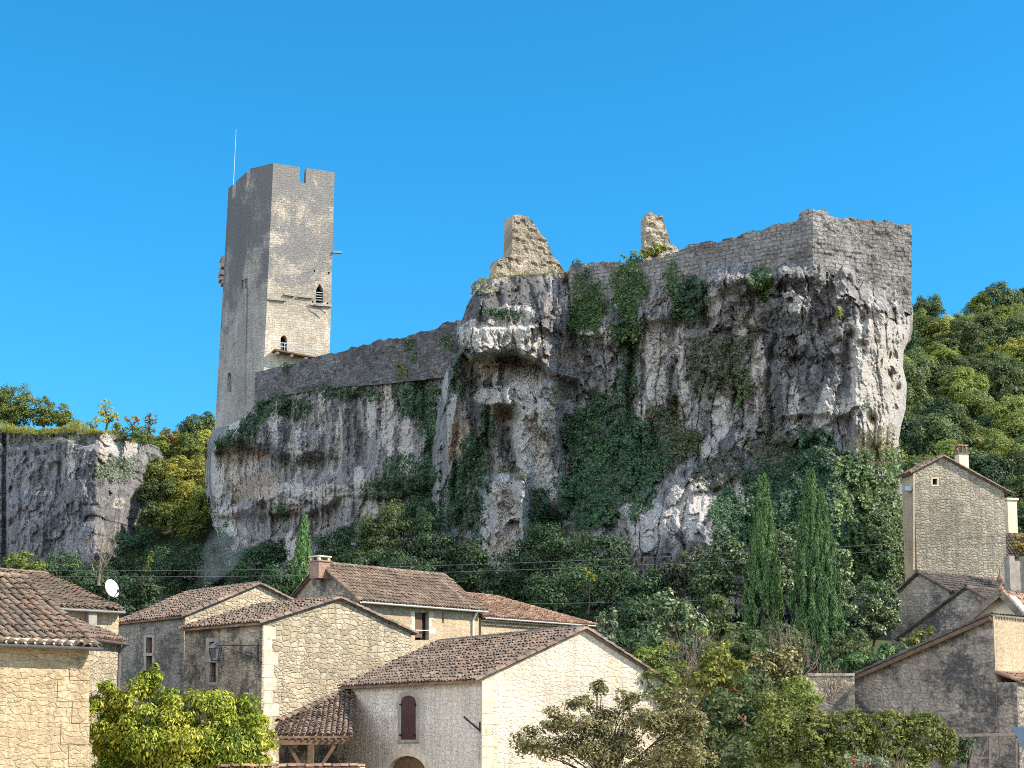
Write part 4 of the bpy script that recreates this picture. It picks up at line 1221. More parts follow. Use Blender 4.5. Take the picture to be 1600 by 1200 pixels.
# ------------------------------------------------------------------ the keep
def build_tower():
    Y0 = 150.0
    At = P(427, 255, Y0); zt = float(At[2])
    d1 = np.array([math.cos(math.radians(23)), math.sin(math.radians(23))])
    d2 = np.array([-math.cos(math.radians(30)), math.sin(math.radians(30))])
    d3 = np.array([-0.5, 0.866])
    A = At[:2]; E = A + d1 * along(A, d1, 523, zt)
    B = A + d2 * along(A, d2, 391.5, zt); Cc = B + d3 * along(B, d3, 357, zt)
    bk = np.array([-d1[1], d1[0]])
    Fp = E + bk * 6.0; Gp = Cc + np.array([0.45, 0.89]) * 3.0
    top = [A, E, Fp, Gp, Cc, B]
    zb = float(P(340, 672, Cc[1])[2]) - 1.5
    def bot(p, px, py):
        z = float(P(px, py, p[1])[2])
        x = colX(px, p[1], z)
        k = (zt - zb) / (zt - z)
        return np.array([p[0] + (x - p[0]) * k, p[1]])
    bots = [bot(A, 412, 580), bot(E, 515, 556), Fp + (0.2, 0), Gp - (0.4, 0), bot(Cc, 336, 665), bot(B, 383, 640)]
    root = thing('keep', 'tall angular medieval stone tower with a slotted parapet, left of the big cliff', 'tower', p3(A, zb))
    zc = zt - 1.6     # floor of the notches
    def side(p, b, z):
        return b + (p - b) * (z - zb) / (zt - zb)
    def quad(i, j): return [p3(bots[i], zb), p3(bots[j], zb), p3(side(top[j], bots[j], zc), zc), p3(side(top[i], bots[i], zc), zc)]
    wall = MB()
    F1 = Face(quad(0, 1)); F2 = Face(quad(5, 0)); F3 = Face(quad(4, 5))
    gw = arch(493.5, 505.5, 443, 473, 12, 8, True)
    aw = arch(438.5, 448.5, 524, 551, 6)
    lw = arch(355, 361.5, 582, 613, 8)
    dw1 = rect(377.3, 380.3, 437, 452); dw2 = rect(382.2, 385.6, 435.5, 451)
    mw = []
    for f, poly, nm in ((F1, gw, 'pointed'), (F1, aw, 'round'), (F3, lw, 'low')):
        w = window_part(root, f, poly, 'window', M['black'], 0.8)
    for poly in (dw1, dw2): window_part(root, F3, poly, 'window', M['black'], 0.4)
    for poly in (rect(490, 492.5, 422, 425), rect(512.5, 515, 425, 428), rect(487, 489.5, 470, 473), rect(510.5, 513, 472.5, 475.5)):
        F1.cut(poly)
    F1.emit(wall, 0.85)
    wall_sh = MB()
    for f in (F2, F3): f.emit(wall_sh, 0.85)
    wall_sh.build('shaded_wall', M['tower_shaded'], root)  # left faces, their shade mixed into the stone colour
    wall.add([*quad(1, 2)], [[0, 1, 2, 3]]); wall.add([*quad(2, 3)], [[0, 1, 2, 3]]); wall.add([*quad(3, 4)], [[0, 1, 2, 3]])
    wall.poly([p3(side(top[i], bots[i], zc), zc - 0.01) for i in range(6)])
    # parapet pieces between the notches: fractions along each side that are left open
    n1 = [(0.43, 0.535)]
    t3 = lambda px: along(top[4], top[5] - top[4], px, zt)
    gaps = {(0, 1): n1, (5, 0): [], (4, 5): [(t3(363.5), t3(369.0)), (0.84, 0.985)], (1, 2): [(0.45, 0.55)], (2, 3): [(0.45, 0.55)], (3, 4): []}
    cen = np.mean(top, 0); par = MB()
    for (i, j), gp in gaps.items():
        s = 0.0; segs = []
        for g0, g1 in gp: segs.append((s, g0)); s = g1
        segs.append((s, 1.0))
        a, b = top[i], top[j]; L = np.linalg.norm(b - a); d = (b - a) / L; n = np.array([-d[1], d[0]])
        if np.dot(n, cen - a) < 0: n = -n
        for s0, s1 in segs:
            if s1 - s0 < 0.01: continue
            p, q = a + d * L * s0, a + d * L * s1
            pz, qz = side(p, p + (bots[i] - top[i]), zc), side(q, q + (bots[j] - top[j]), zc)
            o_, th = 0.0, 0.75
            v = [p3(pz, zc), p3(qz, zc), p3(qz + n * th, zc), p3(pz + n * th, zc), p3(p, zt), p3(q, zt), p3(q + n * th, zt), p3(p + n * th, zt)]
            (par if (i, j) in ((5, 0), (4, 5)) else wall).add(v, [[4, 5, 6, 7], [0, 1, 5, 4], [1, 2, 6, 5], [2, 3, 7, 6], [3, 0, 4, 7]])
    wall.build('wall', M['tower'], root); par.build('parapet', M['tower_shaded'], root)
    # string courses, sills
    for poly in ((417, 446.5, 466, 468.6), (443.5, 459, 459, 461.4), (465, 488, 462, 464.6), (484, 517.5, 474.5, 477.5)):
        m_ = MB(); x0, x1, y0, y1 = poly
        F1.plate([(x0, y0), (x1, y0 + 2.4), (x1, y1 + 2.4), (x0, y1)], 0.22, 0.3, m_)
        m_.build('string_course', M['quoin_grey'], root)
    # railings in the windows
    m_ = MB()
    for y in (456, 460, 464, 468):
        q = F1.px([(494, y), (505, y + 0.8)], -0.15); m_.beam(q[0], q[1], 0.06)
    m_.build('window_rail', M['zinc'], root)
    m_ = MB()
    q = F1.px([(438, 535), (449, 536)], -0.1); m_.beam(q[0], q[1], 0.06)
    q = F1.px([(438, 541), (449, 542)], -0.1); m_.beam(q[0], q[1], 0.06)
    for x in (441, 445):
        q = F1.px([(x, 535), (x, 551)], -0.1); m_.beam(q[0], q[1], 0.05)
    m_.build('window_rail', M['zinc'], root)
    # gallery with corbels under the lower window
    bal = MB()
    q = F1.px([(425, 548.5), (492, 561.5), (492, 563.5), (425, 551)], 1.1)
    bal.prism(q, -F1.n * 1.15)
    deck = bal.build('gallery', M['wood'], root)
    for x in (429, 451, 473):
        m_ = MB(); q = F1.px([(x, 552 + (x - 429) * .19), (x + 4, 553 + (x - 429) * .19), (x + 4, 556 + (x - 429) * .19), (x, 555 + (x - 429) * .19)], 0.9)
        m_.prism(q, -F1.n * 0.95); m_.build('corbel', M['quoin'], deck)
    m_ = MB()
    for x in (424, 430, 445, 460, 475):
        q = F1.px([(x, 537 + (x - 424) * .18), (x, 550 + (x - 424) * .18)], 1.05); m_.beam(q[0], q[1], 0.05)
    for dy in (0, 5.5):
        q = F1.px([(424, 537 + dy), (490, 549 + dy)], 1.05); m_.beam(q[0], q[1], 0.04)
    m_.build('railing', M['zinc'], deck)
    # slanting iron arm
    m_ = MB(); q = F1.px([(489, 477), (507.5, 491)], 0.35); m_.beam(q[0], q[1], 0.07); m_.build('strut', M['iron'], root)
    # stone spout and broken projecting latrine on the two flanks
    m_ = MB(); q = hit(520, 394, p3(E, 0), np.array([0, 1.0, 0]));
    m_.beam(q, q + np.array([0.85, 0.25, 0.03]), 0.34, 0.2); m_.build('spout', M['quoin_grey'], root)
    m_ = MB()
    pc = hit(350, 420, p3(Cc, 0), np.array([0, 1.0, 0]))
    for (px, py, w, h) in ((348, 406, 8, 5), (348, 414, 6, 12), (346.5, 428, 9, 8), (346, 437, 8, 6), (348, 443, 5, 5)):
        c = hit(px, py, p3(Cc, 0) + (0, 0.6, 0), np.array([0, 1.0, 0])); m_.box(c, w / 15.5, 1.4, h / 15.5, 0.3)
    m_.build('broken_latrine', M['quoin_grey'], root)
    # aerial: rests on the tower
    a = P(365.5, 296, Cc[1] + 1.2); b = P(369, 202, Cc[1] + 1.2); a[2] = zc; a[0] = b[0] - 0.22
    m_ = MB(); m_.tube([a, a + (b - a) * .5, b], [0.032, 0.026, 0.015], 6)
    tag(m_.build('lightning_rod', M['zinc'], loc=a), 'thin metal rod standing on the left corner of the tower roof', 'lightning rod')
    return root


build_tower()

# ------------------------------------------------------------------ houses
def shutters(root, face, x0, x1, y0, y1, rise, skew=0.0, out=0.02, mat=None, arched=True):
    """pair of board shutters closing an arched window; two leaves"""
    cx = (x0 + x1) / 2
    for a, b, s in ((x0, cx - 0.25, 1), (cx + 0.25, x1, -1)):
        pts = []
        for i in range(6):
            x = a + (b - a) * i / 5
            k = (x - cx) / ((x1 - x0) / 2)
            y = y0 + (rise * (1 - math.sqrt(max(0, 1 - k * k))) if arched else 0)
            pts.append((x, y + (x - cx) * skew))
        pts += [(b, y1 + (b - cx) * skew), (a, y1 + (a - cx) * skew)]
        m_ = MB(); face.plate(pts, out, 0.05, m_)
        leaf = m_.build('shutter', mat or M['shutter'], root)
        xx = a if s == 1 else b
        for yy in (y0 + (y1 - y0) * .2, y0 + (y1 - y0) * .9):
            h = MB(); q = face.px([(xx - 1.2, yy), (xx + 1.2, yy)], out + 0.01); h.beam(q[0], q[1], 0.08, 0.06)
            h.build('hinge', M['iron'], leaf)


# --- barn in front
H = House('stone_barn', 'pale stone barn in front with dark red arched shutters and a sunlit gable', 'house', 752.5, 1060, 50.0, 32, 1042, 540, (912, 984), 0.4, 'e', 1068)
sh = arch(627, 650, 1086.5, 1156, 9, 8)
H.eave.cut(arch(607, 665.5, 1181, 1240, 26, 10))
H.walls(M['barn_gable'], M['barn'])
H.roof(M['tile'], 0.20, 0.30, 0.10, 0.32, seed=3)
frame_stones(H.root, H.eave, arch(621.5, 655.5, 1080, 1162, 10, 8), arch(627, 650, 1086.5, 1156, 9, 8), M['quoin_grey'], 'window_surround', 0.008)
shutters(H.root, H.eave, 627.5, 649.5, 1087, 1155.5, 8, 0.0)
m_ = MB(); H.eave.plate([(622, 1156.5), (655, 1156), (655, 1160), (622, 1160.5)], 0.05, 0.1, m_); m_.build('sill', M['quoin_grey'], H.root)
frame_stones(H.root, H.eave, arch(597, 675, 1168, 1240, 34, 10), arch(607, 665.5, 1181, 1240, 26, 10), M['quoin'], 'door_arch', 0.01)
for a, b in ((607, 636), (636.6, 665.5)):
    pts = []
    for i in range(7):
        x = a + (b - a) * i / 6; k_ = (x - 636.25) / 29.25
        pts.append((x, 1181 + 26 * (1 - math.sqrt(max(0, 1 - k_ * k_)))))
    m_ = MB(); H.eave.plate(pts + [(b, 1240), (a, 1240)], -0.14, 0.05, m_); m_.build('door', M['door'], H.root)
quoins(H.root, H.gable, 752.9, 1064, 1200, 1 if H.gable.u[0] > 0 else -1, M['quoin'], 8, w=(0.62, 0.40))
m_ = MB(); genoise(m_, p3(H.K[3], H.ze - 0.1), p3(H.K[0], H.ze - 0.1), H.eave.n, 0.075, 0.14, 0.17); m_.build('cornice', M['barn'], H.root)
m_ = MB(); q = H.eave.px([(739, 1120), (750, 1142)], 0.3); m_.beam(H.eave.px([(739, 1120)], 0.35)[0], H.eave.px([(750.5, 1141)], 0.03)[0], 0.05)
m_.beam(H.eave.px([(750.5, 1128)], 0.02)[0], H.eave.px([(750.5, 1143)], 0.02)[0], 0.05); m_.build('wall_bracket', M['iron'], H.root)
barn = H

# --- house with the big sunlit gable
H = House('gable_house', 'stone house whose broad sunlit rubble gable stands left of and behind the pale barn', 'house', 410.5, 973, 62.0, 44, 642, 289, (528, 936), 1.5, 'e', 989)
H.eave.cut(rect(327, 337.5, 1003, 1028)); H.eave.cut(rect(328, 337.5, 1036, 1066))
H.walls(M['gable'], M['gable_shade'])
H.roof(M['tile'], 0.22, 0.25, 0.12, 0.34, seed=4)
for q in (rect(327, 337.5, 1003, 1028), rect(328, 337.5, 1036, 1066)):
    m_ = MB(); H.eave.plate(q, -0.2, 0.05, m_); m_.build('window', M['shutter'], H.root)
frame_stones(H.root, H.eave, rect(322, 341, 997, 1070), rect(327, 337.5, 1003, 1066), M['quoin_grey'], 'window_surround', 0.012)
m_ = MB(); H.eave.plate(rect(322, 341, 1028.5, 1035), 0.05, 0.12, m_); m_.build('sill', M['quoin_grey'], H.root)
quoins(H.root, H.gable, 411.2, 978, 1200, 1 if H.gable.u[0] > 0 else -1, M['quoin'], 11, w=(0.7, 0.45))
gableh = H

# street lamp on a scrolled bracket
q0 = H.eave.px([(404, 1010)], 0.03)[0]
c = H.eave.px([(367, 1020)], 0.9)[0]
root = thing('street_lamp', 'black four-sided street lantern hanging from a scrolled bracket on the shaded house wall', 'street lamp', q0)
arm_end = H.eave.px([(366, 1009.5)], 0.9)[0]
m_ = MB(); m_.beam(H.eave.px([(404, 1007)], .03)[0], H.eave.px([(404, 1034)], .03)[0], 0.05)
st = H.eave.px([(404, 1009)], .03)[0]
m_.beam(st, arm_end, 0.035)
for (cx_, cy_, r_, a0, a1) in ((395, 1023, 5.5, -1.2, 4.2), (388, 1018, 3.5, 0, 4.8)):
    tt = np.linspace(a0, a1, 14)
    k_ = np.linspace(1.0, 0.35, 14)
    pts = []
    for t_, kk in zip(tt, k_):
        x_, y_ = cx_ + r_ * kk * math.cos(t_), cy_ - r_ * kk * math.sin(t_)
        w_ = (404 - x_) / (404 - 366)
        pts.append(H.eave.px([(x_, y_)], 0.03 + 0.87 * w_)[0])
    m_.tube(pts, 0.014, 5)
pts = [H.eave.px([(404 - 38 * t_ * .8, 1030 - 18 * t_)], 0.03 + 0.7 * t_)[0] for t_ in np.linspace(0, 1, 8)]
m_.tube(pts, 0.014, 5)
m_.build('bracket', M['iron'], root)
def square_ring(c, w): return [c + np.array([sx * w, sy * w, 0]) for sx, sy in ((-1, -1), (1, -1), (1, 1), (-1, 1))]
lz = arm_end - np.array([0, 0, 0.12])
m_ = MB()
def frustum(m_, c0, w0, c1, w1):
    v = square_ring(c0, w0) + square_ring(c1, w1); m_.add(v, BOXF)
frustum(m_, lz, 0.26, lz + (0, 0, 0.20), 0.10); frustum(m_, lz + (0, 0, 0.20), 0.07, lz + (0, 0, 0.27), 0.03)
m_.build('cap', M['zinc_dark'], root)
m_ = MB()
for i_ in range(4):
    m_.beam(square_ring(lz, 0.22)[i_], square_ring(lz - (0, 0, 0.5), 0.13)[i_], 0.03)
    m_.beam(square_ring(lz - (0, 0, 0.5), 0.13)[i_], square_ring(lz - (0, 0, 0.5), 0.13)[(i_ + 1) % 4], 0.03)
m_.build('frame', M['iron'], root)
glass, nt_, b_ = nmat('lantern_glass'); b_.inputs['Base Color'].default_value = (.6, .62, .62, 1); b_.inputs['Roughness'].default_value = 0.1; b_.inputs['Alpha'].default_value = 0.18; b_.inputs['Base Color'].default_value = (.25, .26, .26, 1)
m_ = MB(); frustum(m_, lz - (0, 0, 0.49), 0.115, lz - (0, 0, 0.01), 0.205); m_.build('glass', glass, root)

# --- house behind on the left with the grey shaded wall
H = House('grey_wall_house', 'stone house with a grey shaded wall and two slit windows, left of the big gable', 'house', 289, 962, 69.5, 42, 500, 184, (403, 914), 3.0, 'e', 962)
H.eave.cut(rect(228.5, 238, 996, 1020)); H.eave.cut(rect(229, 238, 1025, 1050))
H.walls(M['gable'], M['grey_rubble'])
H.roof(M['tile'], 0.22, 0.25, 0.12, 0.34, seed=5)
for q in (rect(228.5, 238, 996, 1020), rect(229, 238, 1025, 1050)):
    m_ = MB(); H.eave.plate(q, -0.2, 0.05, m_); m_.build('window', M['shutter'], H.root)
m_ = MB(); H.eave.plate(rect(225, 241, 1020.3, 1024.8), 0.05, 0.12, m_); m_.build('sill', M['quoin_grey'], H.root)
frame_stones(H.root, H.eave, rect(225, 241, 992, 1053), rect(228.5, 238, 996, 1050), M['quoin_grey'], 'window_surround', 0.012)
greyh = H

# --- long house behind with the chimney
H = House('long_roof_house', 'cream house with a long tiled roof, white gutter and a brick chimney on its ridge', 'house', 560, 934, 76.0, 46, 748, 452, (504, 882), 4.0, 'g')
win = rect(648.5, 670, 957, 1000)
H.eave.cut(win)
H.eave.cut(rect(690.5, 693.5, 957, 974))
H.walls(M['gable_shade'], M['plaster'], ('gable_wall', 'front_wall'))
H.roof(M['tile_old'], 0.22, 0.45, 0.2, 0.36, seed=6)
m_ = MB(); H.eave.plate(rect(648.5, 662, 957, 996), -0.12, 0.06, m_); m_.build('shutter', M['door'], H.root, label='half open brown board shutter')
m_ = MB(); H.eave.plate(rect(662.3, 670, 957, 1000), -0.26, 0.03, m_); m_.build('window', M['black'], H.root)
m_ = MB(); q = H.eave.px([(648.5, 984.5), (670, 985.5)], 0.02); m_.beam(q[0], q[1], 0.04); m_.build('window_bar', M['white_zinc'], H.root)
m_ = MB()
for (x0, x1, y0, y1) in ((642, 648, 955, 965), (644, 648, 966, 976), (641, 648, 977, 988), (670.5, 677, 956, 967), (670.5, 674, 968, 980), (670.5, 681, 981, 990)):
    m_ = MB(); H.eave.plate(rect(x0, x1, y0, y1), 0.012, 0.05, m_); m_.build('surround_stone', M['cream'], H.root)
gm = MB(); gutter(gm, H.E1o + H.f3, H.E1o + H.k3, 0.085, H.eave.n * 0.08 - np.array([0, 0, 0.02])); gt = gm.build('gutter', M['white_zinc'], H.root)
m_ = MB(); t0 = H.E1o + p3(H.rd, 0) * (H.Wr - 0.5) + H.eave.n * 0.05
w0 = p3(H.C + H.rd * (H.Wr - 0.5), 0) + H.eave.n * 0.1
m_.tube([t0 - (0, 0, .08), p3(w0[:2], t0[2] - 0.5), p3(w0[:2], H.zb + 2)], 0.055, 8); m_.build('downpipe', M['white_zinc'], H.root)
m_ = MB(); genoise(m_, p3(H.K[0], H.ze - 0.16), p3(H.K[3], H.ze - 0.16), H.eave.n, 0.08, 0.18, 0.2); m_.build('cornice', M['tile_old'], H.root)
# chimney with two courses and a slab
cc = P(500, 880, 77.6); cz = float(P(500, 893, 77.6)[2])
ch = MB(); yaw = math.radians(46); ch.box((cc[0], cc[1], cz + 0.05), 0.74, 0.74, 0.85, yaw); ch.box((cc[0], cc[1], cz + 0.515), 0.86, 0.86, 0.08, yaw)
cho = ch.build('chimney', M['brick'], H.root)
m_ = MB()
for sx in (-.3, .3):
    for sy in (-.3, .3):
        x_, y_ = sx * math.cos(yaw) - sy * math.sin(yaw), sx * math.sin(yaw) + sy * math.cos(yaw)
        m_.box((cc[0] + x_, cc[1] + y_, cz + 0.63), 0.13, 0.13, 0.15, yaw)
m_.box((cc[0], cc[1], cz + 0.745), 0.84, 0.84, 0.07, yaw); m_.build('chimney_cap', M['cream'], cho)
longh = H

# --- its lower extension with the hipped end
H = House('hipped_extension', 'cream house with a red tiled hip roof at the right end of the long roof', 'house', 752, 966, 82.5, 46, 918, 690, (706, 928), 5.0, 'g')
H.back = Face([p3(H.K[3], H.zb), p3(H.K[2], H.zb), p3(H.K[2], H.z2), p3(H.K[3], H.ze)])
H.walls(M['plaster'], M['plaster'], ('end_wall', 'front_wall'))
rng = np.random.default_rng(9); m_ = MB()
E1 = p3(H.C, H.ze + 0.05) + H.eave.n * 0.35; E2 = p3(H.K[3], H.ze + 0.05) + H.eave.n * 0.35 + p3(H.rd, 0) * 0.35
Rr = p3(H.C + H.gd * H.ta, H.za + 0.05)
hip_t = hit(770, 927, Rr, np.array([H.gd[0], H.gd[1], 0]))
hip = Rr + p3(H.rd, 0) * float(np.dot((hip_t - Rr)[:2], H.rd))
tile_rows(m_, E1 - p3(H.rd, 0) * .2, E2, Rr - p3(H.rd, 0) * .2, hip, 0.21, 0.34, rng)
E3 = E2 + p3(H.gd, 0) * (H.Wg + 0.7)
tile_rows(m_, E2, E3, hip, hip + p3(H.gd, 0) * 0.02, 0.21, 0.34, rng)
tile_rows(m_, E1 + p3(H.gd, 0) * (H.Wg + .7), E3, Rr, hip, 0.3, 0.4, rng)
tile_line(m_, E2, hip, 0.12, 0.36, rng=rng); tile_line(m_, Rr, hip, 0.12, 0.36, rng=rng)
m_.build('roof', M['tile_red'], H.root)
m_ = MB(); genoise(m_, p3(H.K[0], H.ze - 0.16), p3(H.K[3], H.ze - 0.16), H.eave.n, 0.085, 0.26, 0.21); genoise(m_, p3(H.K[0], H.ze - 0.34), p3(H.K[3], H.ze - 0.34), H.eave.n, 0.085, 0.14, 0.21); m_.build('cornice', M['cream'], H.root)
m_ = MB(); gutter(m_, E1, E2, 0.07, H.eave.n * 0.05 - np.array([0, 0, .03])); m_.build('gutter', M['white_zinc'], H.root)

# --- open shed between gable house and barn
z_ = float(P(437, 1150, 53)[2])
root = thing('open_shed', 'open timber shed with a brown tiled roof between the golden hedge and the barn', 'shed', p3(P(437, 1150, 53)[:2], 0.5))
m_ = MB(); eL = P(424, 1151, 52.5); eR = P(552, 1150, 53.5); tR = P(556, 1072, 59.0); tL = hit(436, 1128, eL, newell([eL, eR, tR]))
tile_rows(m_, eL, eR, tL, tR, 0.21, 0.34, np.random.default_rng(12)); tile_line(m_, tL, tR, 0.13, 0.4); m_.build('roof', M['tile'], root)
m_ = MB(); m_.beam(eL - (0, 0, .2), eR - (0, 0, .2), 0.16); m_.build('beam', M['wood'], root)
px_ = P(486, 1160, 53.0)
m_ = MB(); m_.beam((px_[0], px_[1], 0.3), (px_[0], px_[1], eL[2] - 0.25), 0.2); m_.build('post', M['wood'], root)
for dx in (-0.75, 0.8):
    m_ = MB(); m_.beam((px_[0] + dx * .25, px_[1], eL[2] - 1.25), (px_[0] + dx, px_[1] + dx * 0.1, eL[2] - 0.3), 0.12); m_.build('brace', M['wood'], root)
m_ = MB()
for k_ in np.linspace(0.05, 0.95, 12):
    a_ = eL + (eR - eL) * k_ - (0, 0, 0.1); b_2 = tL + (tR - tL) * k_ - (0, 0, 0.1); m_.beam(a_ + (a_ - b_2) * 0.04, b_2, 0.07)
m_.build('rafters', M['wood'], root)
bw = MB(); q = [p3(tL[:2] + (0, .1), 0.4), p3(tR[:2] + (0, .1), 0.4), p3(tR[:2] + (0, .1), tR[2] - 0.1), p3(tL[:2] + (0, .1), tL[2] - 0.1)]; bw.poly(q); bw.build('back_wall', M['gable_shade'], root)

# --- low wall with tiled coping at the bottom
root = thing('coped_wall', 'low wall capped with pinkish tiles at the foot of the golden hedge', 'wall', P(430, 1210, 41))
a_ = P(333, 1197, 39.5); b_2 = P(560, 1196.5, 42.0)
m_ = MB(); m_.prism([a_ - (0, 0, .05), b_2 - (0, 0, .05), p3(b_2[:2], 0.6), p3(a_[:2], 0.6)], (0.15, 0.35, 0)); m_.build('wall', M['cream'], root)
m_ = MB(); n_ = 16
for i_ in range(n_):
    c_ = a_ + (b_2 - a_) * (i_ + .5) / n_; m_.box(c_ + (0.07, 0.17, 0.02 + 0.01 * (i_ % 3)), 0.23, 0.5, 0.06, math.atan2(b_2[1] - a_[1], b_2[0] - a_[0]) + 0.03 * ((i_ * 7) % 5 - 2))
m_.build('coping', M['tile_red'], root)

# --- near house at the left edge
H = House('golden_house', 'near golden stone house with big clay tiles at the left edge', 'house', -95, 1000, 35.0, 42, 139.5, -300, (-190, 905), 0.9, 'g')
H.ze = float(P(139, 1012, H.K[3][1])[2])
H.eave = Face([p3(H.K[0], H.zb), p3(H.K[3], H.zb), p3(H.K[3], H.ze), p3(H.K[0], H.ze)])
H.za = H.ze + math.tan(math.radians(24.5)) * H.ta
H.gable = Face([p3(H.K[0], H.zb), p3(H.K[1], H.zb), p3(H.K[1], H.ze), p3(H.C + H.gd * H.ta, H.za), p3(H.K[0], H.ze)])
H.z2 = H.ze
H.back = Face([p3(H.K[3], H.zb), p3(H.K[2], H.zb), p3(H.K[2], H.ze), p3(H.C + H.rd * H.Wr + H.gd * H.ta, H.za), p3(H.K[3], H.ze)])
H.walls(M['house_left'], M['house_left'], ('end_wall', 'front_wall'))
H.roof(M['tile_old'], 0.235, 0.42, 0.12, 0.36, seed=21, lift=0.16)
m_ = MB(); genoise(m_, p3(H.K[0], H.ze - 0.06), p3(H.K[3], H.ze - 0.06), H.eave.n, 0.09, 0.2, 0.22); m_.build('cornice', M['tile_red'], H.root)
m_ = MB(); cw = [p3(H.K[0], H.ze + 0.02), p3(H.K[3], H.ze + 0.02)]; m_.prism([cw[0], cw[1], cw[1] + (0, 0, .13), cw[0] + (0, 0, .13)], H.eave.n * 0.27); m_.build('eaves_board', M['cream'], H.root)
m_ = MB(); gutter(m_, H.E1o + H.f3, H.E1o + H.k3, 0.075, H.eave.n * 0.05 - np.array([0, 0, 0.0])); m_.build('gutter', M['zinc_dark'], H.root)
quoins(H.root, H.eave, 138.6, 1030, 1230, 1 if H.eave.u[0] < 0 else -1, M['house_left'], 6, w=(0.75, 0.5), out=0.02)
goldh = H

# --- house with the dish behind it
H = House('dish_house', 'tiled house with a gutter and satellite dish behind the near golden roof', 'house', 20, 944, 57.0, 42, 186, -100, (-20, 899), 2.5, 'g')
apx = hit(70, 899, p3(H.K[3], 0), p3(H.rd, 0)); H.ta = float(np.dot(apx[:2] - H.K[3], H.gd)); H.za = float(apx[2]); H.z2 = H.ze
H.gable = Face([p3(H.K[0], H.zb), p3(H.K[1], H.zb), p3(H.K[1], H.z2), p3(H.C + H.gd * H.ta, H.za), p3(H.K[0], H.ze)])
H.back = Face([p3(H.K[3], H.zb), p3(H.K[2], H.zb), p3(H.K[2], H.z2), p3(H.C + H.rd * H.Wr + H.gd * H.ta, H.za), p3(H.K[3], H.ze)])
H.walls(M['plaster'], M['plaster'], ('end_wall', 'front_wall'))
H.roof(M['tile_old'], 0.235, 0.4, 0.1, 0.36, seed=22)
m_ = MB(); gutter(m_, H.E1o + H.f3, H.E1o + H.k3 * 0.98, 0.075, H.eave.n * 0.05 - np.array([0, 0, .03])); m_.build('gutter', M['zinc'], H.root)
m_ = MB(); genoise(m_, p3(H.K[0], H.ze - 0.14), p3(H.K[3], H.ze - 0.14), H.eave.n, 0.08, 0.2, 0.2); m_.build('cornice', M['cream'], H.root)
m_ = MB(); q = H.eave.px([(132, 953), (145, 953), (145, 1010), (132, 1010)], 0.35); m_.prism(q, -H.eave.n * 0.3); m_.build('pier', M['quoin_grey'], H.root)
dishh = H
# satellite dish
dc = P(172, 921, 60.5); dn = np.array([0.80, -0.50, 0.30]); dn /= np.linalg.norm(dn)
rt = H.K[3] + H.gd * 1.2 - H.rd * 0.6
root = thing('satellite_dish', 'white satellite dish on the dark tiled roof behind the near golden house', 'satellite dish', p3(dc[:2], dc[2] - 0.7))
u_ = np.cross(dn, (0, 0, 1.0)); u_ /= np.linalg.norm(u_); v_ = np.cross(u_, dn)
m_ = MB(); nr_, na_ = 6, 24; ring = []
for back in (0, 1):
    for i_ in range(1, nr_ + 1):
        r_ = 0.38 * i_ / nr_
        for k_ in range(na_):
            t_ = 2 * math.pi * k_ / na_
            ring.append(dc + u_ * r_ * math.cos(t_) * 0.92 + v_ * r_ * math.sin(t_) + dn * (0.9 * r_ * r_ - 0.015 * back))
f_ = []
for off in (0, nr_ * na_):
    for i_ in range(nr_ - 1):
        for k_ in range(na_): f_.append([off + i_ * na_ + k_, off + i_ * na_ + (k_ + 1) % na_, off + (i_ + 1) * na_ + (k_ + 1) % na_, off + (i_ + 1) * na_ + k_])
for k_ in range(na_): f_.append([(nr_ - 1) * na_ + k_, (nr_ - 1) * na_ + (k_ + 1) % na_, nr_ * na_ + (nr_ - 1) * na_ + (k_ + 1) % na_, nr_ * na_ + (nr_ - 1) * na_ + k_])
m_.add(np.array(ring), f_); m_.poly(np.array(ring)[:na_]); m_.build('reflector', M['dish'], root, smooth=True)
m_ = MB(); m_.beam(dc - dn * .02 - v_ * .05, dc - dn * 0.1 - (0, 0, 0.75), 0.05); m_.build('mast', M['zinc_dark'], root)
m_ = MB(); tip = dc + dn * 0.42 - v_ * 0.22; m_.beam(dc - v_ * 0.4 + dn * .05, tip, 0.025); m_.box(tip, 0.09, 0.09, 0.12); m_.build('feed_arm', M['iron'], root)

# --- small annexe with the downpipe
z_ = 2.5
root = thing('annexe', 'small lean-to with a low tiled roof and dark downpipe left of the grey wall house', 'house', p3(P(160, 1000, 62.5)[:2], z_))
a_ = P(135, 999, 56.3); b_2 = P(190, 990, 59.6)
m_ = MB(); q = [p3(a_[:2], z_), p3(b_2[:2], z_), p3(b_2[:2], a_[2]), p3(a_[:2], a_[2])]; fz = Face(q); m_.prism(q, -fz.n * 1.4); m_.build('wall', M['gable'], root)
eL = p3(a_[:2], a_[2] + .04) + fz.n * .25; eR = p3(b_2[:2], a_[2] + .04) + fz.n * .25
m_ = MB(); tile_rows(m_, eL, eR, eL - fz.n * 1.9 + (0, 0, .9), eR - fz.n * 1.9 + (0, 0, .9), 0.22, 0.34, np.random.default_rng(30)); m_.build('roof', M['tile'], root)
m_ = MB(); gutter(m_, eL, eR, 0.07, fz.n * .05 - np.array([0, 0, .04])); m_.build('gutter', M['zinc_dark'], root)
m_ = MB(); e_ = eR - p3(fz.u * (1 if fz.u[0] > 0 else -1), 0)[:3] * 0.25; m_.tube([e_ - (0, 0, .08), e_ - fz.n * .22 - (0, 0, .45), p3((e_ - fz.n * .22)[:2], z_)], 0.06, 8); m_.build('downpipe', M['zinc_dark'], root)

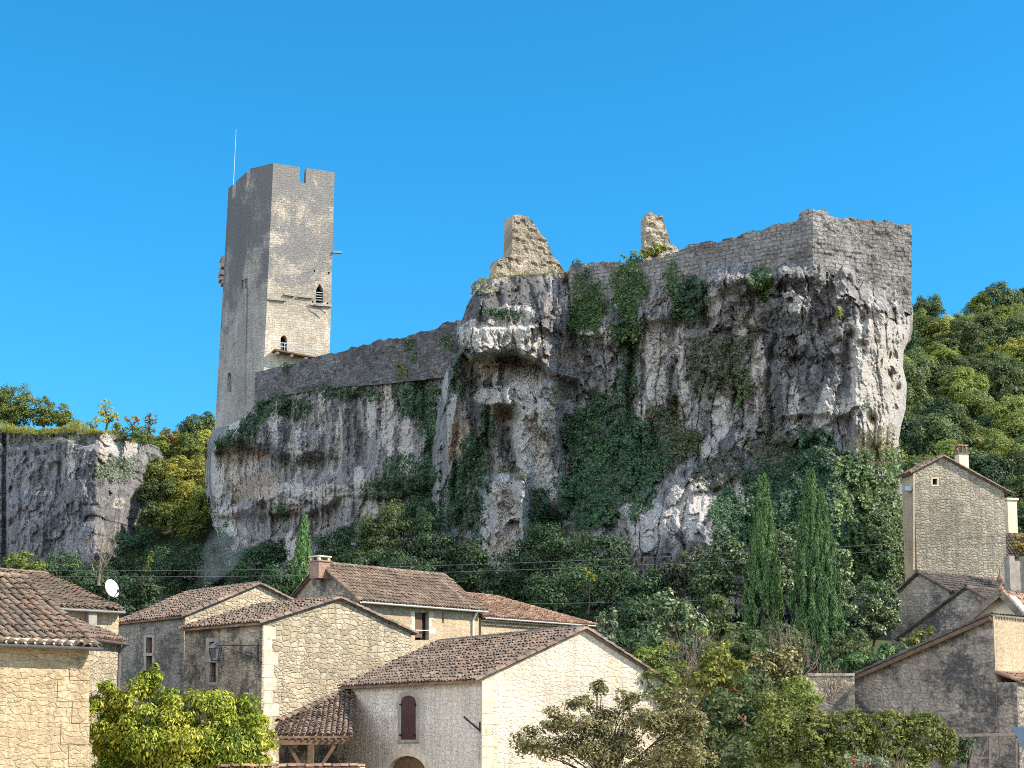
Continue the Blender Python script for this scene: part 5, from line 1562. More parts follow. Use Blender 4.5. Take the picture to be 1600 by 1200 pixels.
# --- tall house under the bluff on the right
H = House('tall_gable_house', 'tall stone house with one tiny window beside the ivy at the foot of the bluff', 'house', 1428, 737, 102.0, 14, 1568, 1409, (1472, 714), 9.0, 'e', 767)
w_ = rect(1457, 1464.5, 748, 757.5); H.gable.cut(w_)
H.walls(M['tall_house'], M['plaster'])
H.roof(M['tile'], 0.24, 0.35, 0.16, 0.4, seed=23)
m_ = MB(); H.gable.plate(w_, -0.25, 0.05, m_); m_.build('window', M['black'], H.root)
frame_stones(H.root, H.gable, rect(1455, 1466.5, 746, 759.5), w_, M['quoin'], 'window_surround', 0.015)
m_ = MB(); q = H.gable.px([(1426.7, 733), (1429.5, 733), (1429.5, 890), (1426.7, 890)], 0.02); m_.prism(q, -H.gable.n * .1); m_.build('corner_band', M['plaster'], H.root)
m_ = MB(); c_ = P(1503, 728, 104.5); m_.box((c_[0], c_[1], c_[2] + 0.05), 0.72, 0.6, 1.5, .24); cho = m_.build('chimney', M['cream'], H.root)
m_ = MB(); m_.box((c_[0], c_[1], c_[2] + .83), .86, .72, .08, .24)
for sx in (-.3, 0.02, .3): m_.beam((c_[0] + sx, c_[1] - .25, c_[2] + .85), (c_[0] + sx * .9, c_[1] - .25, c_[2] + 1.35), 0.1, .06)
for sx in (-.3, .3): m_.beam((c_[0] + sx, c_[1] + .25, c_[2] + .85), (c_[0] + sx * .9, c_[1] + .25, c_[2] + 1.35), 0.1, .06)
m_.box((c_[0], c_[1], c_[2] + 1.4), .74, .62, .08, .24); m_.build('chimney_pot', M['tile_red'], cho)
q = H.eave.px([(1424, 764)], 0.0)[0]; n3 = H.eave.n
m_ = MB(); m_.box(q + n3 * .3, .5, .4, .3, .24); tag(m_.build('floodlight', M['zinc'], loc=q), 'small pale floodlight box fixed to the yellow side wall below the eaves', 'floodlight')

# --- house far right behind, with yellow wall and chimney
H = House('yellow_house', 'yellow rendered house with dark tiles and a square chimney at the right edge', 'house', 1576, 868, 108.0, 12, 1690, 1535, (1556, 836), 9.5, 'g')
H.walls(M['plaster'], M['plaster'], ('end_wall', 'front_wall'))
H.roof(M['tile_dark'], 0.25, 0.3, 0.1, 0.4, seed=25)
m_ = MB(); c_ = P(1577.5, 800, 110.5); m_.box((c_[0], c_[1], c_[2] - 1.1), 0.78, 0.7, 3.9, .3); m_.box((c_[0], c_[1], c_[2] + .9), 0.98, 0.9, .14, .3); m_.build('chimney', M['cream'], H.root)

# --- pair of low gabled houses on the right
H = House('low_gable_house', 'low stone house with a tiled roof directly below the tall one', 'house', 1483, 922, 88.0, 40, 1600, 1391, (1436, 896), 7.0, 'g', 938)
H.walls(M['low_house'], M['low_house'], ('gable_wall', 'side_wall'))
H.roof(M['tile_dark'], 0.22, 0.3, 0.15, 0.35, seed=26)
H = House('stepped_gable_house', 'narrow lichen-dark gable with a long falling roof edge in front of the low house', 'house', 1545, 938, 82.0, 40, 1640, 1404, (1511, 919), 6.0, 'g', 998)
H.walls(M['long_house'], M['long_house'], ('gable_wall', 'side_wall'))
H.roof(M['tile_dark'], 0.22, 0.25, 0.12, 0.35, seed=27)

# wall lantern on the low house corner
q = P(1391.5, 978, 91.8)
root = thing('wall_lantern', 'tiny dark lantern on the left corner of the low stone house', 'lamp', q)
m_ = MB(); frustum(m_, q, .16, q + (0, 0, .5), .22); m_.build('lantern', M['iron'], root)
m_ = MB(); frustum(m_, q + (0, 0, .5), .26, q + (0, 0, .68), .05); m_.beam(q + (0, 0, .55), q + (.6, .3, .75), .05); m_.build('cap', M['iron'], root)

# --- small gable with finial
root_Y = 74.0
H = House('finial_gable', 'small rendered gable with wide grey bargeboards and a clay finial', 'house', 1612, 975, 72.0, 52, 1700, 1512, (1569, 927), 5.0, 'g', 975)
H.walls(M['cream'], M['cream'], ('gable_wall', 'side_wall'))
H.roof(M['tile_red'], 0.22, 0.5, 0.5, 0.35, seed=28, verge=False)
m_ = MB()
for E_ in (H.E1o, H.E2o):
    m_.beam(E_ + H.f3 * 1.05 - (0, 0, .05), H.A + H.f3 * 1.05 - (0, 0, .05), 0.06, 0.3)
m_.build('bargeboard', M['twig'], H.root)
m_ = MB()
pr = [(0.0, .12), (0.1, .16), (.2, .13), (.28, .05), (.36, .05), (.42, .13), (.52, .17), (.62, .12), (.7, .05), (.95, .02)]
top_ = H.A + H.f3 * 0.9
m_.tube([top_ + (0, 0, h_ * 1.15) for h_, r_ in pr], [r_ for h_, r_ in pr], 10); m_.build('finial', M['tile_red'], H.root)
m_ = MB(); sa = H.A + (H.E1o - H.A) * .15; sb = H.A + (H.E1o - H.A) * .75
nn = newell([H.E1o + H.f3, H.E1o + H.k3, H.A + H.k3]); nn = nn if nn[2] > 0 else -nn
r3 = p3(H.rd, 0)
m_.prism(np.array([sa - r3 * .35, sb - r3 * .35, sb + r3 * .55, sa + r3 * .55]) + nn * .16, -nn * .06); m_.build('skylight', M['zinc'], H.root)

# grey pillars of a terrace
root = thing('terrace_pillars', 'grey stone pillars with a slab behind the clay finial', 'pillar', P(1585, 915, 86))
m_ = MB()
a_ = P(1580, 916, 86.0)
m_.box((a_[0] - .05, a_[1], a_[2] + .6), .34, .5, 2.2, .3); m_.build('pillar', M['quoin_grey'], root)
b_2 = P(1602, 916, 86.5); m_ = MB(); m_.box((b_2[0], b_2[1], b_2[2] + .6), .34, .5, 2.2, .3); m_.build('pillar', M['quoin_grey'], root)
m_ = MB(); m_.box(((a_[0] + b_2[0]) / 2, a_[1] + .3, a_[2] + .5), .7, .15, 1.9, .3); m_.build('slab', M['quoin_grey'], root)

# --- long sloping-roofed house lower right
a45 = math.radians(44)
g_ = np.array([math.cos(a45), math.sin(a45)]); e_ = np.array([-math.sin(a45), math.cos(a45)])
c3 = P(1552, 962, 58.0); Cn = c3[:2]
Le = along(Cn, e_, 1318, 6.0); Lg = along(Cn, g_, 1720, 6.0)
zlow = zat(1318, 1066, Cn + e_ * Le); zb = 1.0
root = thing('mono_pitch_house', 'dark lichened stone house whose single roof slope climbs to the right, lower right', 'house', p3(Cn, zb))
L_ = Cn + e_ * Le
Fa = Face([p3(Cn, zb), p3(L_, zb), p3(L_, zlow), p3(Cn, c3[2])])
m_ = MB(); Fa.emit(m_); m_.poly([p3(L_, zb), p3(L_ + g_ * Lg, zb), p3(L_ + g_ * Lg, zlow), p3(L_, zlow)]); m_.build('gable_wall', M['long_house'], root)
Fb = Face([p3(Cn, zb), p3(Cn + g_ * Lg, zb), p3(Cn + g_ * Lg, c3[2]), p3(Cn, c3[2])])
m_ = MB(); Fb.emit(m_); m_.build('front_wall', M['plaster'], root)
lo_ = p3(L_, zlow + .06); hi_ = p3(Cn, c3[2] + .06); sl = (lo_ - hi_) / np.linalg.norm(lo_ - hi_); g3 = p3(g_, 0)
lo_ = lo_ + sl * .4
m_ = MB(); tile_rows(m_, lo_ - g3 * .15, lo_ + g3 * (Lg), hi_ - g3 * .15, hi_ + g3 * Lg, .22, .35, np.random.default_rng(33)); tile_line(m_, lo_ - g3 * .12, hi_ - g3 * .12, .1, .4, lift=.02); m_.build('roof', M['tile_dark'], root)
m_ = MB(); m_.beam(lo_ - g3 * .2 - (0, 0, .16), hi_ - g3 * .2 - (0, 0, .16), .1, .14); m_.build('bargeboard', M['wood'], root)
m_ = MB(); genoise(m_, hi_ + g3 * .1 - (0, 0, .12), hi_ + g3 * Lg - (0, 0, .12), Fb.n, .08, .12, .21); m_.build('cornice', M['quoin_grey'], root)
# lean-to on its sunlit side
H2 = thing('lean_to', 'low lean-to of grey rubble with a tiled roof against the sunlit wall', 'shed', p3(Cn, zb))
q0 = Fb.px([(1556, 1050)], 0.0)[0]; q1 = p3(Cn + g_ * Lg, q0[2])
o3 = Fb.n * 1.0
dn_ = np.array([0, 0, -.35])
m_ = MB(); tile_rows(m_, q0 + o3 + dn_ - g3 * .0, q1 + o3 + dn_, q0, q1, .22, .35, np.random.default_rng(34)); tile_line(m_, q0 + o3 + dn_, q0, .1, .35, lift=.02); m_.build('roof', M['tile_red'], H2)
q = np.array([q0 + o3 * .82, q1 + o3 * .82, p3((q1 + o3 * .82)[:2], zb), p3((q0 + o3 * .82)[:2], zb)]); q[:2, 2] += dn_[2] * .9 - .08
m_ = MB(); m_.prism(q, -Fb.n * .8); m_.build('wall', M['long_house'], H2)

# rusty frame and blue-grey panel
root = thing('metal_frame', 'rusty metal frame with diagonal wires below the dark stone wall', 'frame', P(1530, 1200, 50))
m_ = MB()
def bm(x0, y0, x1, y1, w=.06): m_.beam(P(x0, y0, 50), P(x1, y1, 50), w)
bm(1505, 1149, 1590, 1147, .09); bm(1547, 1148, 1546, 1235, .08); bm(1512, 1150, 1512, 1235, .06); bm(1512, 1185, 1546, 1184, .04); bm(1518, 1230, 1545, 1152, .03); bm(1536, 1146, 1590, 1152, .06); bm(1588, 1147, 1588, 1235, .06)
m_.build('bars', M['rust'], root)
root = thing('blue_panel', 'blue-grey folded parasol corner poking in at the lower right edge', 'parasol', P(1600, 1190, 45))
m_ = MB(); q = [P(1580, 1136, 45), P(1640, 1134, 44.4), P(1640, 1205, 44.4), P(1601, 1174, 45)]; m_.prism(q, (0.05, .12, 0)); m_.build('canopy', M['bluepanel'], root)
m_ = MB(); q = P(1622, 1170, 44.8); m_.tube([q, p3(q[:2], 0.5)], .03, 8); m_.build('pole', M['zinc'], root)

# low garden wall
root = thing('garden_wall', 'short pale rubble wall with coping left of the dark sloping-roofed house', 'wall', p3(P(1290, 1100, 60)[:2], 0.8))
a_ = P(1262, 1056, 61); b_2 = P(1335, 1056, 61.5)
m_ = MB(); m_.prism([a_, b_2, p3(b_2[:2], .8), p3(a_[:2], .8)], (0, .4, 0)); m_.build('wall', M['low_house'], root)
m_ = MB(); m_.prism([a_ + (0, -.06, .1), b_2 + (0, -.06, .1), b_2 + (0, -.06, .004), a_ + (0, -.06, .004)], (0, .52, 0)); m_.build('coping', M['quoin_grey'], root)


# ------------------------------------------------------------------ plants
def leaf_add(mb, c, n, size, aspect, rng, along=None, keep=0.0):
    """pointed leaf-sized faces at c, facing n"""
    k = len(c)
    if k == 0: return
    n = n + rng.normal(0, 0.55, (k, 3)); n /= np.linalg.norm(n, axis=1, keepdims=True) + 1e-9
    d = rng.normal(0, 1, (k, 3)) if along is None else along + rng.normal(0, 0.45, (k, 3))
    d = d - (d * n).sum(1, keepdims=True) * n; d /= np.linalg.norm(d, axis=1, keepdims=True) + 1e-9
    s = np.cross(n, d)
    L = (size * rng.uniform(0.65, 1.3, k))[:, None]; W = L * aspect
    v = np.stack([c - d * L * .5, c + s * W * .5 - d * L * .08 + n * L * .06, c + d * L * .5, c - s * W * .5 - d * L * .08 + n * L * .06], 1)
    mb.add_raw(v.reshape(-1, 3), 4)


def add_raw(self, v, k):
    nf = len(v) // k
    self.v.append(v); self.loops.append(np.arange(len(v)) + self.n); self.tot.append(np.full(nf, k)); self.n += len(v)
    self.uv.append(np.zeros((len(v), 2)))


MB.add_raw = add_raw


def rdir(k, rng):
    d = rng.normal(0, 1, (k, 3)); return d / np.linalg.norm(d, axis=1, keepdims=True)


def clump_points(c, r, n_cl, n_leaf, rng, crf=0.36, inner=0.45):
    """leaf positions in many small clumps spread through an ellipsoid"""
    c = np.asarray(c, float); r = np.asarray(r, float)
    d = rdir(n_cl, rng)
    rad = inner + (1.0 - inner) * rng.random(n_cl) ** 0.6
    cc = c + d * r * rad[:, None] * 0.82
    cr = crf * rng.uniform(0.55, 1.25, n_cl) * r.mean()
    w = cr ** 2; idx = rng.choice(n_cl, n_leaf, p=w / w.sum())
    q = rdir(n_leaf, rng); q[:, 2] = np.where(rng.random(n_leaf) < 0.45, np.abs(q[:, 2]), q[:, 2])
    sh = rng.random(n_leaf) ** 0.45
    p = cc[idx] + q * (1.12 * cr[idx] * sh)[:, None] * np.array([1, 1, 0.8])
    nn = q + 0.5 * d[idx] + np.array([0, 0, 0.5])
    return p, nn, cc


def limbs(mb, base, heads, r0, rng, fork=None):
    base = np.asarray(base, float)
    hc = heads.mean(0)
    fk = fork if fork is not None else base + (hc - base) * 0.5
    fk = fk + rng.normal(0, 0.05, 3) * np.linalg.norm(hc - base)
    mid = (base + fk) / 2 + rng.normal(0, 0.04, 3) * np.linalg.norm(fk - base)
    mb.tube([base, mid, fk], [r0, r0 * 0.85, r0 * 0.7], 7)
    for h in heads:
        m_ = (fk + h) / 2 + rng.normal(0, 0.08, 3) * np.linalg.norm(h - fk) + np.array([0, 0, 0.05 * np.linalg.norm(h - fk)])
        mb.tube([fk, m_, h], [r0 * 0.5, r0 * 0.32, r0 * 0.1], 5)


PID = [100]
DENS = 1.9


def plant(name, label, cat, blobs, Y, mat, leaf=0.28, dens=2.2, aspect=0.55, ncl=None, group=None, trunk=0.14, base_py=None, nlimb=9, crf=0.36, inner=0.45, extra=None, along=None, flat=1.0):
    """tree or bush whose crown is a set of ellipsoids given by photo pixels (px, py, rx, ry[, Y])"""
    PID[0] += 1; rng = np.random.default_rng(PID[0])
    mb = MB(); heads = []
    low = max(b[1] + b[3] for b in blobs)
    bx = np.average([b[0] for b in blobs], weights=[b[2] * b[3] for b in blobs])
    base = P(bx, (low + 0.12 * blobs[0][3]) if base_py is None else base_py, Y)
    for b in blobs:
        yb = b[4] if len(b) > 4 else Y
        s = yb / F
        c = P(b[0], b[1], yb); rx, rz = b[2] * s, b[3] * s
        r = np.array([rx, min(rx, 3.5) * flat, rz])
        area = math.pi * rx * rz
        n = int(DENS * dens * area / (leaf * leaf * aspect * 0.5))
        k = ncl or max(10, int(area / (0.30 * (crf * r.mean()) ** 2 * 4)))
        p, nn, cc = clump_points(c, r, k, n, rng, crf, inner)
        leaf_add(mb, p, nn, leaf, aspect, rng, along)
        heads.append(cc[rng.choice(len(cc), min(len(cc), max(3, nlimb // len(blobs) + 1)), replace=False)])
    root = thing(name, label, cat, base, group)
    mb.build('crown', G[mat], root)
    if trunk:
        t = MB(); limbs(t, base - np.array([0, 0, 0.3]), np.concatenate(heads), trunk, rng)
        t.build('trunk', M['bark'], root)
    if extra:
        for nm, mt, bl, dn in extra:
            e = MB()
            for b in bl:
                s = Y / F; c = P(b[0], b[1], Y - 1.0); r = np.array([b[2] * s, b[2] * s * .6, b[3] * s])
                n = int(dn * math.pi * r[0] * r[2] / (leaf * leaf * aspect * 0.5))
                p, nn, _ = clump_points(c, r, 8, n, rng, 0.5)
                leaf_add(e, p, nn, leaf, aspect, rng)
            e.build(nm, G[mt], root)
    return root


def ivy(label, surf, blobs, mat, leaf=0.24, dens=2.2, thick=0.5, name='ivy', cat='ivy', group=None, aspect=0.75, ragged=0.45, lift=0.1):
    """leaves clinging to a rock face or wall"""
    PID[0] += 1; rng = np.random.default_rng(PID[0])
    mb = MB(); cs = []; leaf = leaf * 0.8
    for b in blobs:
        u0, v0, ru, rv = b[:4]
        s = 118.0 / F
        n = int(1.6 * dens * math.pi * ru * rv * s * s / (leaf * leaf * aspect * 0.5))
        a = rng.uniform(0, 2 * math.pi, n); r = np.sqrt(rng.random(n)) * 1.15
        u = u0 + ru * r * np.cos(a); v = v0 + rv * r * np.sin(a)
        w = fbm(u * 0.035 + PID[0], v * 0.03, 0 * u + 1.3, 4)
        w2 = fbm(u * 0.11 + PID[0], v * 0.10, 0 * u + 7.3, 3)
        keep = r + ragged * w * 1.2 + ragged * w2 < 0.95
        u, v, w2 = u[keep], v[keep], w2[keep]
        if isinstance(surf, Relief):
            p, ok = surf.at(u, v); p = p[ok]; w2 = w2[ok]
        else:
            p = P(u, v, surf(u))
        dist = np.linalg.norm(p - CAM, axis=1)
        off = lift + thick * np.clip(0.5 + 0.8 * w2, 0.05, 1.4) * rng.uniform(0.35, 1.0, len(p))
        p = p + (CAM - p) / dist[:, None] * off[:, None] + rng.normal(0, 0.05, p.shape)
        cs.append(p)
    p = np.concatenate(cs)
    tow = np.array([0.15, -0.75, 0.55])
    leaf_add(mb, p, np.broadcast_to(tow, p.shape), leaf, aspect, rng)
    c = p.mean(0)
    return tag(mb.build(name, G[mat], loc=(c[0], c[1], p[:, 2].min())), label, cat, group, 'stuff' if name in ('scrub', 'brambles', 'tuft', 'roots') else None)


def twigs(name, label, cat, base, spread, height, n, mat='twig', r=0.02, group=None, leafmat_=None, leaf=0.1, nleaf=0, seed=0, px=None):
    """bare shrub: many branching stems"""
    rng = np.random.default_rng(500 + seed)
    mb = MB(); base = np.asarray(base, float); tips = []
    def grow_(p, d, L, rr, lev):
        q1 = p + d * L * .5 + rng.normal(0, .06, 3) * L; q2 = p + d * L + rng.normal(0, .1, 3) * L
        mb.tube([p, q1, q2], [rr, rr * .8, rr * .6], 4 if rr > .012 else 3, False)
        tips.append(q2); tips.append(q1)
        if lev > 0:
            for _ in range(rng.integers(2, 4)):
                d2 = d + rng.normal(0, .45, 3); d2[2] += .12; d2 /= np.linalg.norm(d2)
                grow_(q2 if rng.random() < .6 else q1, d2, L * rng.uniform(.5, .8), rr * .6, lev - 1)
    for i in range(n):
        a = rng.uniform(0, 2 * math.pi); t = rng.uniform(0, 1) ** .7 * spread
        d = np.array([math.cos(a) * t, math.sin(a) * t * .6, 1.0]); d /= np.linalg.norm(d)
        grow_(base + rng.normal(0, .12, 3) * [1, 1, 0], d, height * rng.uniform(.3, .5), r, 3)
    root = thing(name, label, cat, base, group)
    mb.build('branches', M[mat], root)
    if nleaf:
        tp = np.array(tips); p = tp[rng.choice(len(tp), nleaf)] + rng.normal(0, leaf * .8, (nleaf, 3))
        m_ = MB(); leaf_add(m_, p, rdir(nleaf, rng) + (0, 0, .5), leaf, .5, rng); m_.build('leaves', G[leafmat_], root)
    return root


def cypress(label, px_top, py_top, px_base, py_base, half_px, Y, lean2=None, seed=0, n=15000, leaf=0.34):
    rng = np.random.default_rng(900 + seed)
    b = P(px_base, py_base, Y); t = P(px_top, py_top, Y); Hh = t[2] - b[2]; R = half_px * Y / F
    mb = MB()
    stems = [(px_top, py_top, 1.0, 0.0)]
    if lean2: stems.append(lean2)
    for (sx, sy, rs, dx) in stems:
        tp = P(sx, sy, Y); nf = 330
        h = rng.random(nf) ** 0.85 * 0.97; a = rng.uniform(0, 2 * math.pi, nf)
        prof = np.minimum(1, (1 - h) ** 0.78 * 1.3) * (0.72 + 0.28 * np.minimum(1, h / 0.18)) * (1 + 0.12 * rng.normal(0, 1, nf))
        rad = R * rs * prof * (0.45 + .5 * rng.random(nf) ** .5)
        ax = b + (tp - b) * h[:, None] + np.array([dx, 0, 0]) * (1 - h)[:, None]
        c = ax + np.stack([np.cos(a) * rad, np.sin(a) * rad, 0 * a], 1)
        fl = np.clip(Hh * (0.10 + 0.05 * rng.random(nf)), .5, 2.2) * (1 - .45 * h); fr = np.maximum(R * rs * 0.13 * (1 - 0.65 * h), .09)
        k = rng.integers(0, nf, n // len(stems))
        z = rng.random(len(k)); wv = np.sin(np.pi * np.clip(z, .02, .98)) ** .6
        q = rdir(len(k), rng); q[:, 2] *= 0.2
        out = np.stack([np.cos(a[k]), np.sin(a[k]), 0 * z], 1)
        p = c[k] + q * (fr[k] * wv)[:, None] + np.stack([0 * z, 0 * z, (z - .35) * fl[k]], 1) + out * ((z - .5) * 0.12 * R)[:, None]
        leaf_add(mb, p, out + q * 0.8, leaf, 0.26, rng, along=np.array([0, 0, 1.0]) + out * 0.35)
    root = thing('cypress', label, 'cypress', b)
    mb.build('crown', G['cypress'], root)
    m_ = MB(); m_.tube([b - (0, 0, 1.2), b + (t - b) * .5, b + (t - b) * .93], [.2, .12, .02], 7); m_.build('trunk', M['bark'], root)
    return root


# --- ivy and scrub on the cliffs
wd = lambda u: wall_depth(u) - 0.62
bd = lambda u: B_wall(u) - 0.62
ivy('curtain of ivy hanging down the rampart just right of the ruined wall', wd, [(905, 455, 26, 46), (915, 500, 26, 36), (930, 480, 14, 40)], 'ivy', 0.24, 1.7, 0.35)
ivy('dark column of ivy spilling from the rampart into the cleft below the broken pillar', wd, [(985, 440, 28, 42), (975, 500, 24, 44)], 'ivy', 0.24, 2.3, 0.5)
ivy('narrow dark strip of ivy filling the vertical cleft in the middle of the big cliff', cliffA, [(982, 545, 20, 50), (975, 610, 18, 50), (948, 470, 12, 30)], 'ivy_dark', 0.24, 2.0, 0.6)
ivy('light green creeper on the rampart wall right of the broken pillar', wd, [(1048, 440, 13, 34), (1050, 470, 12, 24)], 'ivy', 0.22, 1.8, 0.3)
ivy('dark leafy bush growing out below the rampart, right of the light creeper', cliffA, [(1078, 462, 32, 30), (1075, 490, 22, 14)], 'ivy_dark', 0.26, 2.4, 1.2, 'shrub', 'shrub', ragged=0.35)
ivy('bright green bush sprouting at the foot of the rampart left of the bastion corner', cliffA, [(1188, 440, 18, 24), (1192, 462, 9, 8)], 'ivy', 0.24, 2.4, 0.8, 'shrub', 'shrub', ragged=0.35)
ivy('large dark ivy blanket covering the middle of the big cliff right of the white buttress', cliffA, [(915, 690, 46, 70), (960, 740, 80, 75), (905, 780, 44, 50), (1000, 700, 50, 60), (930, 645, 30, 30)], 'ivy_dark', 0.25, 2.3, 0.8)
ivy('dark ivy draped in the recess left of the flat topped pillar', cliffA, [(742, 720, 28, 70), (735, 790, 32, 80), (760, 660, 12, 40), (700, 800, 22, 50)], 'ivy_dark', 0.25, 2.2, 0.7)
ivy('dull brown scrub spread over the ledge in the right half of the big cliff', cliffA, [(1120, 560, 52, 34), (1140, 600, 36, 24), (1095, 590, 30, 30), (1170, 540, 20, 30)], 'brush', 0.24, 1.6, 0.9, 'scrub', 'scrub', ragged=0.6)
ivy('small bright green ivy tongue hanging under the brown scrub', cliffA, [(1160, 605, 13, 34)], 'ivy', 0.22, 2.2, 0.4)
ivy('dull scrub on the rock below the pale panels, right of the large ivy blanket', cliffA, [(1030, 670, 26, 34), (1055, 650, 16, 40), (1040, 720, 40, 24)], 'brush', 0.24, 1.5, 0.7, 'scrub', 'scrub', ragged=0.6)
ivy('round dark green bush on the rock slope above the pale boulder', cliffA, [(1075, 690, 26, 22)], 'mid', 0.24, 2.2, 1.2, 'shrub', 'shrub', ragged=0.3)
ivy('thin brown brambles over the rock between the pale boulder and the cypresses', cliffA, [(1140, 735, 60, 34), (1180, 690, 40, 30), (1230, 690, 40, 40)], 'brush', 0.22, 0.8, 0.5, 'brambles', 'brambles', ragged=0.6)
ivy('dark ivy patch beside the pale boulder at the foot of the big cliff', cliffA, [(1160, 815, 44, 44), (1130, 790, 20, 30)], 'ivy_dark', 0.25, 2.2, 0.6)
ivy('dark shaded ivy on the cliff behind the tops of the two cypresses', cliffA, [(1225, 770, 60, 60), (1270, 720, 50, 46), (1300, 800, 60, 90), (1240, 850, 60, 60)], 'ivy_dark', 0.26, 2.4, 0.8)
ivy('great sunlit ivy mass with glossy leaves wrapping the right foot of the big cliff', cliffA, [(1370, 800, 60, 90), (1335, 770, 36, 60), (1380, 860, 56, 70), (1395, 740, 20, 44), (1320, 730, 14, 20), (1340, 860, 40, 60), (1405, 850, 24, 60)], 'ivy_lit', 0.30, 2.6, 1.8, ragged=0.3)
ivy('thin tangle of dry roots on the lit rock above the great ivy', cliffA, [(1365, 700, 28, 34), (1390, 690, 14, 26), (1362, 655, 10, 14)], 'grass', 0.25, 0.7, 0.3, 'roots', 'roots', aspect=0.18)
ivy('dark tuft of plants under the overhanging nose of the cliff', cliffA, [(790, 492, 28, 8), (765, 486, 14, 6)], 'ivy_dark', 0.22, 2.0, 0.4, 'shrub', 'shrub')
ivy('dark plants on the ledge above the small pale block', cliffA, [(775, 604, 20, 5)], 'ivy_dark', 0.2, 1.8, 0.4, 'shrub', 'shrub')
ivy('dark scrub in the hollow right of the white buttress top', cliffA, [(872, 615, 16, 22), (850, 680, 12, 9)], 'brush', 0.22, 1.7, 0.5, 'scrub', 'scrub')
ivy('brown brush on the flat top of the free standing pale pillar', cliffA, [(800, 734, 22, 9), (815, 745, 12, 6)], 'brush', 0.22, 1.8, 0.7, 'scrub', 'scrub')
ivy('dark green ivy between the pale pillar and the white buttress foot', cliffA, [(845, 800, 20, 34), (852, 840, 24, 40)], 'ivy_dark', 0.24, 2.2, 0.6)
ivy('yellowish tufts dotted over the top of the cliff nose', cliffA, [(760, 452, 20, 8), (742, 445, 8, 8), (725, 470, 8, 12)], 'grass', 0.22, 0.8, 0.4, 'tuft', 'grass tuft')
ivy('bright little fern on the lit rock flank above the great ivy', cliffA, [(1352, 633, 9, 5)], 'ivy', 0.2, 2.0, 0.3, 'fern', 'fern')
ivy('small yellow plant on the dark rock below the bastion corner', cliffA, [(1312, 488, 5, 7)], 'yellow', 0.2, 2.4, 0.3, 'plant', 'plant', ragged=0.0)
ivy('dark plants hanging at the left end of the cliff nose beside the curtain wall', cliffA, [(706, 545, 12, 36), (715, 600, 14, 30)], 'ivy_dark', 0.24, 1.7, 0.5, 'shrub', 'shrub')
# curtain wall side
ivy('dark bushes at the foot of the tall tower where the curtain wall begins', cliffB, [(405, 640, 22, 20), (425, 628, 26, 22), (385, 665, 20, 14), (455, 640, 20, 18)], 'ivy_dark', 0.27, 2.3, 0.9, 'shrub', 'shrub', ragged=0.4)
ivy('dark green plants along the left rim of the lower cliff under the tower', cliffB, [(365, 685, 18, 12), (350, 690, 12, 10), (340, 700, 8, 10), (388, 688, 9, 6)], 'ivy_dark', 0.27, 2.2, 0.6, 'shrub', 'shrub')
ivy('ragged row of dark plants along the foot of the curtain wall', cliffB, [(500, 608, 26, 10), (530, 612, 22, 14), (560, 612, 22, 12), (585, 618, 16, 10), (475, 632, 14, 12)], 'ivy_dark', 0.27, 1.7, 0.6, 'shrub', 'shrub', ragged=0.5)
ivy('dark ivy column falling from the right end of the curtain wall', cliffB, [(650, 615, 40, 26), (672, 655, 22, 50), (680, 700, 16, 44), (640, 640, 20, 14)], 'ivy_dark', 0.27, 2.0, 0.6)
ivy('dark round scrub in the corner between lower cliff and big cliff', cliffB, [(650, 745, 48, 42), (610, 765, 44, 20), (690, 770, 30, 44)], 'ivy_dark', 0.27, 2.3, 1.4, 'scrub', 'scrub', ragged=0.35)
ivy('green creeper hanging near the right end of the curtain wall', bd, [(641, 540, 11, 12), (646, 556, 5, 10)], 'ivy', 0.24, 1.9, 0.2)
ivy('small yellow green creeper at the base of the curtain wall', bd, [(626, 585, 8, 16)], 'olive', 0.24, 1.6, 0.2)
ivy('green tuft drooping over the left end of the curtain wall', bd, [(450, 577, 7, 14), (446, 572, 6, 6)], 'ivy_dark', 0.24, 1.9, 0.2)
ivy('dark plants clinging to the curtain wall top near the big cliff', bd, [(695, 530, 10, 14), (704, 540, 8, 12)], 'ivy', 0.24, 1.8, 0.5, 'shrub', 'shrub')
ivy('dark creeper at the left foot of the lower cliff', cliffB, [(332, 800, 10, 40), (345, 830, 14, 24), (440, 800, 12, 12)], 'ivy_dark', 0.27, 2.2, 0.8)
# far cliff
ivy('pinkish dry bushes half way up the lit corner of the far left cliff', cliffC, [(175, 738, 30, 22), (200, 730, 18, 18), (160, 730, 16, 16)], 'grey', 0.32, 1.6, 1.6, 'shrub', 'shrub', ragged=0.4)
ivy('grassy tufts on the ledge near the top of the far left cliff', cliffC, [(40, 687, 24, 4), (70, 684, 16, 6), (118, 686, 20, 5), (165, 676, 30, 10), (200, 684, 20, 8)], 'olive', 0.32, 1.3, 0.8, 'tuft', 'grass tuft')


def rim(name, label, line_px, Y, mat, leaf, n, h, seed, kind='stuff'):
    rng = np.random.default_rng(seed)
    c = np.array(line_px, float)
    u = rng.uniform(c[0, 0], c[-1, 0], n); v = np.interp(u, c[:, 0], c[:, 1])
    g = fbm(u * .05 + seed, u * 0, u * 0, 3)
    y = Y(u) if callable(Y) else Y + 0 * u
    p = P(u, v, y + rng.uniform(0, 3.0, n)) ; p[:, 2] = P(u, v, y)[:, 2] + rng.random(n) * h * np.clip(.6 + g, .15, 1.5)
    mb = MB(); leaf_add(mb, p, rdir(n, rng), leaf, 0.22, rng, along=np.array([0, 0, 1.0]))
    o = mb.build(name, G[mat], loc=p.mean(0)); o['kind'] = kind
    tag(o, label, 'grass')
    return o


